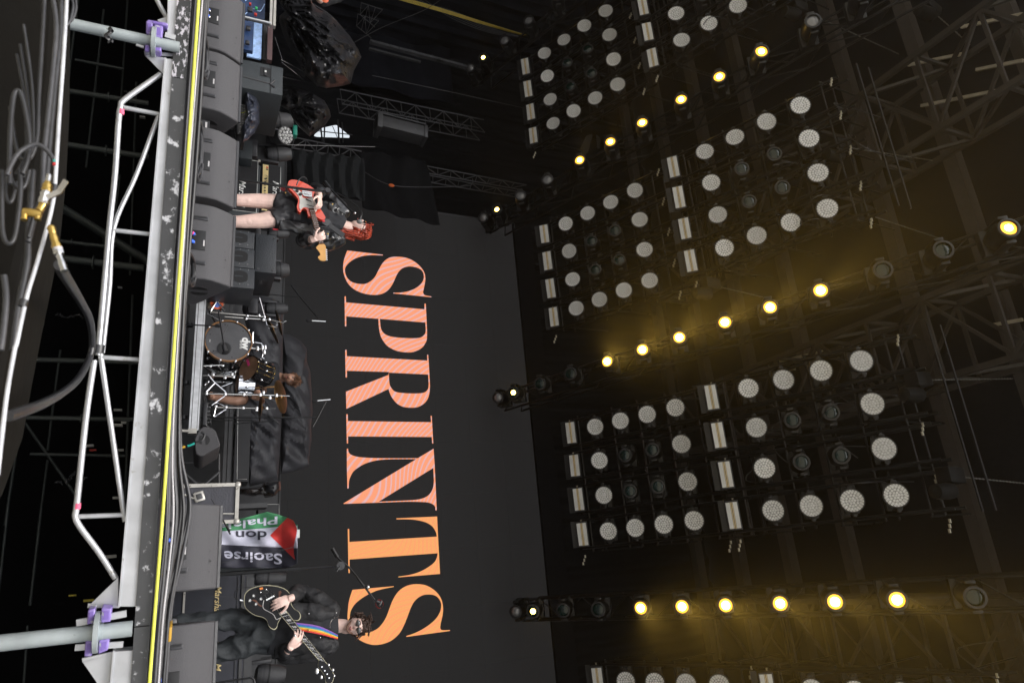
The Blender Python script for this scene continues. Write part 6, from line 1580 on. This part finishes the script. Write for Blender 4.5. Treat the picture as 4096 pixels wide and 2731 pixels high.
# jacket: sleeves, back and two open front panels
limb(jk, [S(1640, 650, .03), S(1480, 470, .06), elA, S(1290, 350, -.16)], (.082, .074, .066, .056)); limb(jk, [S(1570, 1080, .03), S(1350, 1150, .07), elB + Vector((0, 0, -.01)), S(1110, 1075, -.10)], (.085, .080, .072, .062))
loft(jk, [(S(1620, 850, .06), .13, .07, (1, 0, .12)), (S(1450, 780, .06), .19, .09, (1, 0, .1)), (S(1200, 720, .08), .185, .08, (1, 0, 0)), (S(900, 700, .09), .19, .07, (1, 0, 0))])
loft(jk, [(S(1560, 1010, -.06), .055, .035, (1, 0, 0)), (S(1400, 1000, -.09), .075, .035, (1, 0, 0)), (S(1200, 960, -.08), .075, .03, (1, 0, 0)), (S(900, 890, -.07), .065, .03, (1, 0, 0)), (S(660, 865, -.06), .055, .028, (1, 0, 0))])
loft(jk, [(S(1640, 690, -.05), .05, .035, (1, 0, 0)), (S(1500, 590, -.09), .07, .035, (1, 0, 0)), (S(1420, 560, -.09), .05, .03, (1, 0, 0))])
loft(jk, [(S(1000, 470, .0), .05, .04, (1, 0, 0)), (S(860, 420, -.04), .045, .03, (1, 0, 0)), (S(735, 370, -.05), .04, .022, (1, 0, 0))])
fused('leather_jacket', jk, m_leather, T, .009, 2, .012, 17, 9)
for pl in ([(1575,620),(1640,580),(1690,650),(1700,700),(1590,640)], [(1505,965),(1620,1010),(1560,1080),(1530,1075)]): plate('lapel', T, pl, SYY-.155, .012, m_leather, s_, .004)
for q in ((1415, 1003), (1488, 535), (752, 357)): MB().ell(S(*q, -.15), (.009, .006, .009)).build('press_stud', m_brass, T)
MB().prism([S(x, y, -.165) for x, y in ((1400,800),(1460,790),(1480,850),(1690,1000),(1640,1060),(1440,900))], (0, .012, 0)).build('guitar_strap', m_plastic, T)
MB().prism([S(x, y, -.175) for x, y in ((1310,775),(1350,762),(1440,775),(1458,810),(1420,870),(1390,880),(1330,830))], (0, .010, 0)).build('strap_end', m_leather, T)
MB().lathe([(0, .015), (.004, .013)], S(1347, 797, -.178), (0, -1, 0), 14).build('red_button', m_redt, T)
# guitar (top-level: held by the singer)
m_gred = mat("red_guitar_lacquer", (.62, .055, .022), .18, coat=1.0, var=.05); m_pg = mat("pearl_pickguard", (.62, .60, .55), .3, var=.12, scale=20)
m_maple = mat("maple", (.62, .33, .10), .35, var=.15); m_rose = mat("rosewood", (.10, .04, .022), .5, var=.3, scale=30)
GY = SYY-.20
G = thing('guitar', 'red offset electric guitar with pearly pickguard and maple headstock, held by the singer', 'guitar', at(*s_(1000, 450), GY))
out = sm([(785,240),(800,180),(850,152),(950,162),(1080,215),(1180,280),(1212,330),(1195,400),(1205,480),(1245,550),(1310,620),(1360,700),(1380,745),(1362,770),(1310,778),(1240,735),(1190,715),(1120,728),(1100,690),(1080,625),(1040,603),(1010,625),(992,660),(960,655),(935,610),(930,560),(947,500),(942,450),(900,395),(850,340),(800,290),(785,240)], 5)[:-1]
plate('body', G, out, GY, .045, m_gred, s_, .008)
plate('pickguard', G, sm([(872,292),(930,305),(1000,350),(1020,430),(1100,445),(1180,435),(1215,490),(1250,590),(1240,645),(1205,650),(1130,598),(1060,582),(1015,598),(990,625),(970,570),(978,490),(960,410),(900,335),(872,292)], 4)[:-1], GY-.003, .003, m_pg, s_)
plate('neck', G, [(1125,598),(1195,596),(1352,1160),(1284,1165)], GY-.006, .022, m_maple, s_)
plate('fretboard', G, [(1121,596),(1199,594),(1352,1155),(1284,1160)], GY-.012, .006, m_rose, s_)
for k in range(19):
    t = 1 - .5**((19-k)/12)*1.0; t = (k/19)**.85
    a = (1121+(1284-1121)*t, 596+(1160-596)*t); b = (1199+(1352-1199)*t, 594+(1155-594)*t)
    MB().tube([at(*s_(*a), GY-.013), at(*s_(*b), GY-.013)], .0022, 5).build('fret', m_steel, G)
plate('headstock', G, sm([(1284,1160),(1350,1158),(1384,1200),(1388,1300),(1395,1405),(1330,1424),(1275,1395),(1262,1355),(1300,1325),(1270,1270),(1230,1215),(1284,1160)], 3)[:-1], GY-.006, .016, m_maple, s_, .003)
for k in range(6): MB().ell(at(*s_(1386+k*1.5, 1252+k*31), GY), (.010, .008, .012)).build('tuning_peg', m_cablew, G)
plate('tremolo_plate', G, [(1015,320),(1168,345),(1172,385),(1160,430),(1040,405),(1005,360)], GY-.008, .006, m_steel, s_, .002)
for a, b in (((1015,328),(1168,352)), ((1012,355),(1165,382)), ((1045,402),(1172,425))): MB().tube([at(*s_(*a), GY-.012), at(*s_(*b), GY-.012)], .005, 8).build('bridge_bar', m_chrome, G)
plate('pickup', G, [(1070,440),(1165,492),(1160,500),(1075,468)], GY-.008, .006, m_plastic, s_); plate('pickup', G, [(1085,540),(1205,575),(1203,582),(1084,548)], GY-.006, .004, m_dkg, s_)
for q in ((935,332),(985,385)): MB().lathe([(0, .016), (.014, .012)], at(*s_(*q), GY-.004), (0, -1, 0), 14).build('knob', m_plastic, G)
plate('control_plate', G, [(868,290),(915,300),(925,320),(880,318)], GY-.005, .004, m_steel, s_)
for k in range(6):
    a = at(*s_(1050+ (k*14), 350+k*5), GY-.016); b = at(*s_(1292+k*10, 1160), GY-.016); MB().tube([a, b], .0007, 4).build('string', m_steel, G)
tag(MB().tube(smoothpts([S(925, 245, -.26), S(960, 160, -.28), S(1030, 108, -.25), S(1085, 145, -.2), S(1085, 200, -.16), S(1020, 190, -.12)], 6), .0055, 8).build('guitar_lead', m_cable), 'black looped lead plugged into the red guitar', 'cable')

# ------------------------------------------------------------------ bass player
def b_(x, y): return (600+x/2.613, 2200+y/2.613)
BY = 6.85
def Bp(x, y, dy=0.0): return at(*b_(x, y), BY+dy)
root = Bp(1100, 850)
T = thing('person', 'bass player in black with dark curly hair, oval sunglasses and a rainbow strap', 'person', (root.x, BY, 0))
hc = Bp(2148, 785, -.03); BB = headbasis(math.radians(4), math.radians(4), math.radians(-6))
body = MB()
limb(body, [Bp(1930, 790, .01), Bp(2010, 788, 0), hc + BB @ Vector((0, .02, -.08))], (.065, .060, .060)); addhead(body, hc, BB, 1.0)
loft(body, [(Bp(1190, 880), .10, .07, (1, 0, 0)), (Bp(1400, 870), .14, .09, (1, 0, 0)), (Bp(1700, 820), .19, .11, (1, 0, 0)), (Bp(1890, 800), .15, .08, (1, 0, 0))])
eA = Bp(1560, 440, .10); eB = Bp(1430, 1090, .08)
limb(body, [Bp(1880, 620, .02), eA, Bp(1470, 500, -.22)], (.062, .05, .034)); limb(body, [Bp(1860, 990, .02), eB, Bp(1450, 1035, -.20)], (.062, .05, .034))
hand(body, Bp(1465, 500, -.26), Bp(1335, 550, -.29) - Bp(1465, 500, -.26), 0, (.3, .9, -.3), .38, 1.12, thumb_side=1)
hand(body, Bp(1455, 1030, -.22), Bp(1560, 895, -.28) - Bp(1455, 1030, -.22), 0, (-.75, .5, .1), .42, 1.15, .3, thumb_side=-1)
lx = [(Bp(640, 725), Bp(380, 712)), (Bp(640, 1080), Bp(560, 1100))]
for (a, b), xx in zip(lx, (725, 1080)): body.ell((a.x, BY-.08, .05), (.05, .14, .045))
limb(body, [Vector((lx[0][0].x, BY, .09)), Bp(700, 735), Bp(900, 725), Bp(1060, 760), Bp(1150, 810)], (.04, .045, .055, .06, .07)); limb(body, [Vector((lx[1][0].x, BY, .09)), Bp(700, 1065), Bp(900, 1015), Bp(1060, 955), Bp(1150, 930)], (.04, .045, .055, .06, .07))
fused('body', body, m_skin, T, .0055, 2)
face(T, hc, BB, 1.0, eyes=False); shades(T, hc, BB, 1.0, .030, .020)
hair(T, hc, BB, 1.0, m_darkhair, .50, -.35, .13, 40, .022, 8, locks=(((-.07, .0, .06), (-.10, .0, .02), .012, 9), ((.07, .0, .06), (.10, .0, .0), .012, 9), ((-.02, -.04, .115), (-.05, -.05, .14), .012, 8), ((.04, -.04, .11), (.07, -.05, .12), .012, 8)), curl=150)
bd = MB(); 
for k in range(15):
    t = -1 + 2*k/14; 
    bd.ell(hc + BB @ Vector((.052*t, -.098 + .040*t*t, -.088 + .045*t*t)), (.010, .006, .013))
bd.build('stubble', mat("stubble", (.16, .085, .06), .8), T)
tr = MB()
limb(tr, [Vector((lx[0][0].x, BY, .09)), Bp(700, 735), Bp(900, 725), Bp(1060, 760), Bp(1150, 810)], (.070, .080, .092, .10, .105)); limb(tr, [Vector((lx[1][0].x, BY, .09)), Bp(700, 1065), Bp(900, 1015), Bp(1060, 955), Bp(1150, 930)], (.070, .084, .098, .108, .11))
loft(tr, [(Bp(1060, 850), .15, .11, (1, 0, 0)), (Bp(1180, 870), .165, .115, (1, 0, 0)), (Bp(1300, 880), .155, .11, (1, 0, 0))])
fused('trousers', tr, m_denim, T, .010, 2, .018, 13, 4)
for a in lx: MB().obox((a[0].x, BY-.08, .05), (1, 0, 0), (0, 1, 0), (0, 0, 1), .11, .30, .10, .03).build('boot', m_leather, T)
tee = MB(); loft(tee, [(Bp(1230, 880), .16, .115, (1, 0, 0)), (Bp(1450, 860), .165, .12, (1, 0, 0)), (Bp(1700, 820), .185, .125, (1, 0, 0)), (Bp(1880, 800), .15, .095, (1, 0, 0)), (Bp(1958, 792), .080, .072, (1, 0, 0))])
fused('t_shirt', tee, m_tee, T, .010, 3, .008, 12, 6)
jk = MB()
limb(jk, [Bp(1890, 630, .03), Bp(1750, 520, .05), eA, Bp(1485, 485, -.18)], (.085, .080, .072, .054)); limb(jk, [Bp(1870, 980, .03), Bp(1680, 1060, .05), eB, Bp(1425, 1045, -.14)], (.088, .082, .076, .056))
loft(jk, [(Bp(1930, 800, .07), .12, .06, (1, 0, 0)), (Bp(1780, 810, .07), .21, .08, (1, 0, 0)), (Bp(1500, 860, .08), .20, .075, (1, 0, 0)), (Bp(1280, 890, .09), .19, .07, (1, 0, 0))])
for a, b, c_ in ((660, 640, 620), (960, 1000, 1020)): loft(jk, [(Bp(1900, a+20, -.04), .05, .05, (1, 0, 0)), (Bp(1750, a, -.09), .075, .05, (1, 0, 0)), (Bp(1550, b, -.08), .075, .045, (1, 0, 0)), (Bp(1300, c_, -.05), .08, .04, (1, 0, 0))])
fused('jacket', jk, m_jack, T, .010, 2, .014, 14, 12)
MB().tube(smoothpts([Bp(1975, 690, -.09), Bp(1915, 712, -.13), Bp(1885, 760, -.15), Bp(1882, 810, -.14), Bp(1900, 850, -.12)], 5), .0035, 6).build('necklace', m_steel, T)
MB().lathe([(-.014, .038), (.014, .038)], Bp(1452, 1032, -.22), Bp(1530, 930, -.27) - Bp(1452, 1032, -.22), 16, False, False).build('wrist_watch', m_plastic, T)
for q in ((1515, 890), ): MB().ell(Bp(*q, -.31), (.012, .006, .010)).build('ring', m_steel, T)
for q in ((1945, 652), (1660, 660), (1780, 908)): MB().ell(Bp(*q, -.15), (.007, .005, .007)).build('button', m_steel, T)
cols = [(.25, .10, .42), (.05, .12, .50), (.03, .30, .38), (.75, .50, .05), (.85, .24, .02), (.60, .03, .03)]
p0, p1, q0, q1 = (1512, 752), (1560, 838), (1962, 880), (1962, 928)
md = [(1760, 790), (1770, 878)]
strap = thing('guitar_strap', 'rainbow-striped strap across the bassist\'s chest', 'strap', Bp(1700, 830, -.2))
for k in range(6):
    def mixp(a, b, t): return (a[0]+(b[0]-a[0])*t, a[1]+(b[1]-a[1])*t)
    t0, t1 = k/6, (k+1)/6 - .004
    A_ = [mixp(p0, p1, t0), mixp(md[0], md[1], t0), mixp(q0, q1, t0)]; B_ = [mixp(p0, p1, t1), mixp(md[0], md[1], t1), mixp(q0, q1, t1)]
    dy = (-.215, -.205, -.10)
    a = smoothpts([Bp(*p, d) for p, d in zip(A_, dy)], 8); b = smoothpts([Bp(*p, d) for p, d in zip(B_, dy)], 8); mb = MB()
    mb.v = a + b; n = len(a); mb.f = [(i, i+1, n+i+1, n+i) for i in range(n-1)]
    mb.build('stripe', mat("strap_%d" % k, cols[k], .6, var=.05), strap, solid=.004)
MB().ell(Bp(1660, 832, -.23), (.010, .006, .010)).build('badge', m_brass, strap)
# bass guitar
m_gb = mat("black_bass_lacquer", (.004, .004, .006), .3, spec=.25); m_cream = mat("cream_binding", (.42, .39, .26), .4)
GY = BY-.22
G = thing('bass_guitar', 'black hollow-body bass guitar with cream binding and block inlays, held by the bassist', 'bass guitar', at(*b_(1250, 560), GY))
out = sm([(982,530),(995,450),(1060,395),(1180,364),(1300,368),(1400,395),(1455,440),(1475,500),(1480,560),(1510,610),(1560,645),(1578,690),(1556,732),(1500,728),(1455,690),(1415,680),(1375,700),(1350,740),(1335,770),(1330,800),(1305,828),(1268,818),(1238,785),(1222,735),(1180,702),(1100,680),(1035,640),(992,590),(982,530)], 4)[:-1]
plate('binding', G, out, GY, .010, m_cream, b_)
cx_, cy_ = 1250, 560
ins = [(cx_+(x-cx_)*.972, cy_+(y-cy_)*.962) for x, y in out]
plate('top', G, ins, GY-.003, .01, m_gb, b_); plate('side', G, [(cx_+(x-cx_)*.985, cy_+(y-cy_)*.985) for x, y in out], GY+.010, .05, m_gb, b_)
plate('back_binding', G, out, GY+.060, .006, m_cream, b_)
nk = [(1345,652),(1420,630),(1845,1180),(1768,1150)]
plate('neck', G, nk, GY-.010, .03, m_gb, b_)
for a, b in ((nk[0], nk[3]), (nk[1], nk[2])): MB().tube([at(*b_(*a), GY-.012), at(*b_(*b), GY-.012)], .003, 6).build('neck_binding', m_cream, G)
for k in range(16):
    t = (k/16)**.9; a = (nk[0][0]+(nk[3][0]-nk[0][0])*t, nk[0][1]+(nk[3][1]-nk[0][1])*t); b = (nk[1][0]+(nk[2][0]-nk[1][0])*t, nk[1][1]+(nk[2][1]-nk[1][1])*t)
    MB().tube([at(*b_(*a), GY-.013), at(*b_(*b), GY-.013)], .0022, 5).build('fret', m_steel, G)
    if k in (2, 4, 6, 8, 11, 13, 15):
        t2 = t+.018; c0 = ((a[0]*.75+b[0]*.25), (a[1]*.75+b[1]*.25)); c1 = ((a[0]*.25+b[0]*.75), (a[1]*.25+b[1]*.75)); dx, dy = 14, 18
        plate('inlay', G, [c0, c1, (c1[0]+dx, c1[1]+dy), (c0[0]+dx, c0[1]+dy)], GY-.0125, .002, m_cablew, b_)
plate('headstock', G, sm([(1768,1150),(1848,1182),(1885,1235),(1922,1300),(1915,1345),(1893,1385),(1842,1378),(1832,1315),(1800,1265),(1758,1212),(1768,1150)], 3)[:-1], GY-.006, .016, m_gb, b_, .002)
plate('headstock_edge', G, sm([(1765,1148),(1850,1180),(1889,1235),(1927,1300),(1919,1348),(1895,1390),(1838,1383),(1828,1317),(1796,1268),(1754,1214),(1765,1148)], 3)[:-1], GY+.000, .009, m_cream, b_)
for q, r in (((1745,1262), .026), ((1792,1325), .018), ((1868,1196), .014), ((1912,1250), .016), ((1925,1310), .014)): MB().ell(at(*b_(*q), GY), (r, .008, r*.7)).build('tuning_peg', m_chrome, G)
for q in ((1795,1215), (1825,1255), (1850,1290), (1870,1330)): MB().lathe([(0, .009), (.012, .006)], at(*b_(*q), GY-.008), (0, -1, 0), 10).build('tuner_post', m_chrome, G)
for k in range(4):
    a = at(*b_(1190+k*24, 462-k*18), GY-.022); b = at(*b_(1795+k*14, 1162+k*4), GY-.016); MB().tube([a, b], .0014, 5).build('string', m_steel, G)
plate('tailpiece', G, [(1120,395),(1150,378),(1200,372),(1225,400),(1245,430),(1205,470),(1180,455),(1165,460)], GY-.016, .012, m_blackmetal, b_, .003)
plate('tail_badge', G, [(1145,392),(1178,385),(1184,404),(1150,412)], GY-.018, .003, mat("orange_badge", (.7, .2, .03), .4), b_)
for q in ((1155,438),(1215,408)): MB().ell(at(*b_(*q), GY-.02), (.008, .006, .008)).build('tail_screw', m_chrome, G)
plate('bridge', G, [(1208,512),(1295,466),(1306,482),(1218,528)], GY-.018, .014, m_chrome, b_, .002)
plate('pickup', G, [(1280,572),(1325,555),(1345,590),(1300,604)], GY-.014, .012, m_chrome, b_, .002); plate('pickup', G, [(1345,650),(1420,628),(1432,652),(1358,678)], GY-.018, .006, m_edgem, b_, .002)
for q in ((1040,525),(1080,474),(1104,562),(1156,508)): MB().lathe([(0, .016), (.012, .015), (.018, .008)], at(*b_(*q), GY-.003), (0, -1, 0), 14).build('knob', m_steel, G)
for pl in ([(1060,520),(1085,512),(1110,520),(1135,555),(1160,572),(1178,580),(1165,590),(1135,575),(1110,545),(1085,530)], [(1345,430),(1365,420),(1378,440),(1365,452),(1362,475),(1352,500),(1345,480)]): plate('sound_hole', G, pl, GY-.0045, .003, mat("f_hole", (.10, .03, .012), .6), b_)
MB().tube(smoothpts([at(*b_(x, y), GY-.006) for x, y in ((1190,520),(1180,575),(1190,610),(1240,640),(1290,670),(1320,720),(1345,712),(1370,700))], 5), .003, 6).build('pickguard_edge', m_cablew, G)
run('guitar_lead', [b_(980,525), b_(930,520), b_(890,490), b_(885,440), b_(930,400), b_(1010,385), b_(1110,385)], BY-.12, 3.4, m_cable, 'black looped lead plugged into the bass')
run('guitar_lead', [b_(640,478), b_(800,484), b_(895,490)], BY+.05, 2.2, m_cable2, 'thin straight lead behind the bass')
MB().lathe([(0, .009), (.03, .009)], at(*b_(975, 526), GY+.03), (-.3, -.1, -1), 10).build('jack_plug', m_chrome, G)

# ------------------------------------------------------------------ drummer
def d_(x, y): return (760+x/4.612, 1440+y/4.612)
DY = 9.3
def Dp(x, y, dy=0.0): return at(*d_(x, y), DY+dy)
root = Dp(900, 420)
T = thing('person', 'drummer seated in a black T-shirt, with brown hair and a moustache', 'person', (root.x, DY, RZ))
hc = Dp(1868, 352, -.08); BD = headbasis(math.radians(16), math.radians(10), math.radians(18))
body = MB(); limb(body, [Dp(1620, 310, .02), Dp(1720, 325, -.01), hc + BD @ Vector((0, .02, -.07))], (.066, .058, .058)); addhead(body, hc, BD, .98)
loft(body, [(Dp(1000, 400), .17, .12, (1, 0, 0)), (Dp(1250, 360), .16, .11, (1, 0, 0)), (Dp(1480, 320), .18, .11, (1, 0, .1)), (Dp(1590, 310), .14, .08, (1, 0, .1))])
for sh_, el, wr in ((Dp(1520, 130), Dp(1230, 200, -.1), Dp(1290, 420, -.30)), (Dp(1500, 520), Dp(1230, 620, -.05), Dp(1215, 700, -.32))): limb(body, [sh_, el, wr], (.062, .048, .032))
hand(body, Dp(1290, 430, -.32), Dp(1400, 500, -.34) - Dp(1290, 430, -.32), 0, (.5, -.2, -.8), .7, 1.1, thumb_side=1); hand(body, Dp(1180, 690, -.34), Dp(1330, 720, -.34) - Dp(1180, 690, -.34), 0, (.3, -.2, -.8), .6, 1.1, thumb_side=-1)
for kn, an, z in ((Dp(960, 735, -.42), Dp(440, 690, -.40), 1), (Dp(960, 120, -.3), Dp(440, 140, -.3), 1)): limb(body, [Dp(960, 400), kn, an], (.085, .066, .042)); body.ell(an + Vector((0, -.08, -.04)), (.045, .12, .04))
fused('body', body, m_skin2, T, .009, 3)
face(T, hc, BD, .98, eyes=True, browm=m_brownhair)
def P(x, y, z): return hc + BD @ (Vector((x, y, z))*.98)
MB().tube([P(-.028, -.108, -.050), P(0, -.120, -.046), P(.028, -.108, -.050)], .006, 6).build('moustache', m_brownhair, T)
hair(T, hc, BD, .98, m_brownhair, .40, -.3, .13, 36, .02, 13, locks=(((-.03, -.07, .10), (-.05, -.11, .06), .010, 8), ((.03, -.07, .10), (.05, -.105, .06), .010, 8), ((0, -.03, .12), (.03, -.08, .12), .010, 8)))
tee = MB(); loft(tee, [(Dp(980, 400), .18, .13, (1, 0, 0)), (Dp(1250, 360), .175, .125, (1, 0, 0)), (Dp(1480, 320), .195, .125, (1, 0, .1)), (Dp(1600, 312), .15, .09, (1, 0, .1)), (Dp(1640, 312), .085, .075, (1, 0, .1))])
limb(tee, [Dp(1530, 140), Dp(1380, 160, -.05)], (.085, .075)); limb(tee, [Dp(1510, 510), Dp(1370, 570, -.03)], (.085, .075))
fused('t_shirt', tee, m_tee, T, .011, 3, .008, 14, 7)
st = MB(); 
for kn in (Dp(960, 700, -.36), Dp(960, 140, -.25)): limb(st, [Dp(960, 400), kn], (.105, .09))
fused('shorts', st, m_shorts, T, .012, 2, .008, 12, 1)
for a, b, w in (((1160, 515, -.45), (1575, 492, -.34), 'drumstick in the raised hand before the torso'), ((1250, 668, -.40), (1545, 705, -.36), 'drumstick in the lower hand near the hi-hat')):
    tag(MB().tube([Dp(*a), Dp(*b)], .0085, 8).build('drumstick', m_maple), 'wooden ' + w, 'drumstick')
tag(MB().lathe([(0, .17), (.06, .19), (.10, .17)], Vector((root.x, DY, RZ+.42)), (0, 0, 1), 20).lathe([(-.42, .03), (0, .03)], Vector((root.x, DY, RZ+.42)), (0, 0, 1), 10).build('drum_stool', m_plastic), 'round black drum stool under the drummer', 'stool')

# ------------------------------------------------------------------ crew member at the upper picture edge
CY = 7.4
def Cp(u, v, dy=0.0): return at(u, v, CY+dy)
cx = Cp(1250, -40).x
T = thing('person', 'crew member with ginger hair in a black T-shirt at the uppermost edge', 'person', (cx, CY, 0))
hc = Cp(1440, -52); BC = headbasis(math.radians(30), 0, 0)
body = MB(); limb(body, [Cp(1375, -55), Cp(1410, -54)], (.065, .06)); addhead(body, hc, BC, 1.0)
loft(body, [(Vector((cx, CY, .85)), .16, .11, (1, 0, 0)), (Vector((cx, CY, 1.2)), .17, .11, (1, 0, 0)), (Cp(1365, -55), .15, .09, (1, 0, 0))])
limb(body, [Cp(1360, -15), Cp(1290, 6, .02), Cp(1255, -40, -.25)], (.06, .05, .035)); limb(body, [Cp(1360, -110), Cp(1280, -140), Cp(1250, -90, -.25)], (.06, .05, .035))
hand(body, Cp(1255, -40, -.25), (.1, -1, 0), 0, (0, 0, -1), .3, 1.05); hand(body, Cp(1250, -90, -.25), (-.1, -1, 0), 0, (0, 0, -1), .3, 1.05, thumb_side=-1)
for s in (-1, 1): limb(body, [Vector((cx+s*.1, CY, .88)), Vector((cx+s*.11, CY, .48)), Vector((cx+s*.12, CY, .08))], (.09, .065, .045)); body.ell((cx+s*.12, CY-.07, .05), (.05, .13, .045))
fused('body', body, m_skin, T, .010, 3)
face(T, hc, BC, 1.0); hair(T, hc, BC, 1.0, m_ginger, .35, -.95, .16, 36, .02, 17, locks=(((.07, 0, .0), (.085, .0, -.14), .016, 14), ((.04, .08, 0), (.05, .09, -.16), .016, 10), ((.05, -.06, -.05), (.05, -.08, -.13), .014, 10)))
tee = MB(); loft(tee, [(Vector((cx, CY, .80)), .19, .13, (1, 0, 0)), (Vector((cx, CY, 1.2)), .20, .13, (1, 0, 0)), (Cp(1355, -55), .18, .11, (1, 0, 0)), (Cp(1385, -55), .09, .08, (1, 0, 0))])
limb(tee, [Cp(1355, -18), Cp(1290, 4, .02)], (.085, .078)); limb(tee, [Cp(1355, -105), Cp(1290, -135)], (.085, .075))
fused('t_shirt', tee, m_tee, T, .011, 3, .008, 14, 3)
tr = MB()
for s in (-1, 1): limb(tr, [Vector((cx+s*.09, CY, .86)), Vector((cx+s*.11, CY, .48)), Vector((cx+s*.12, CY, .10))], (.11, .085, .07))
fused('trousers', tr, m_denim, T, .012, 2, .01, 12, 3)
MB().lathe([(0, .045), (.004, .04)], Cp(1300, 0, -.165), (.1, -1, 0), 16).build('orange_print', mat("orange_print", (.75, .14, .05), .6), T)
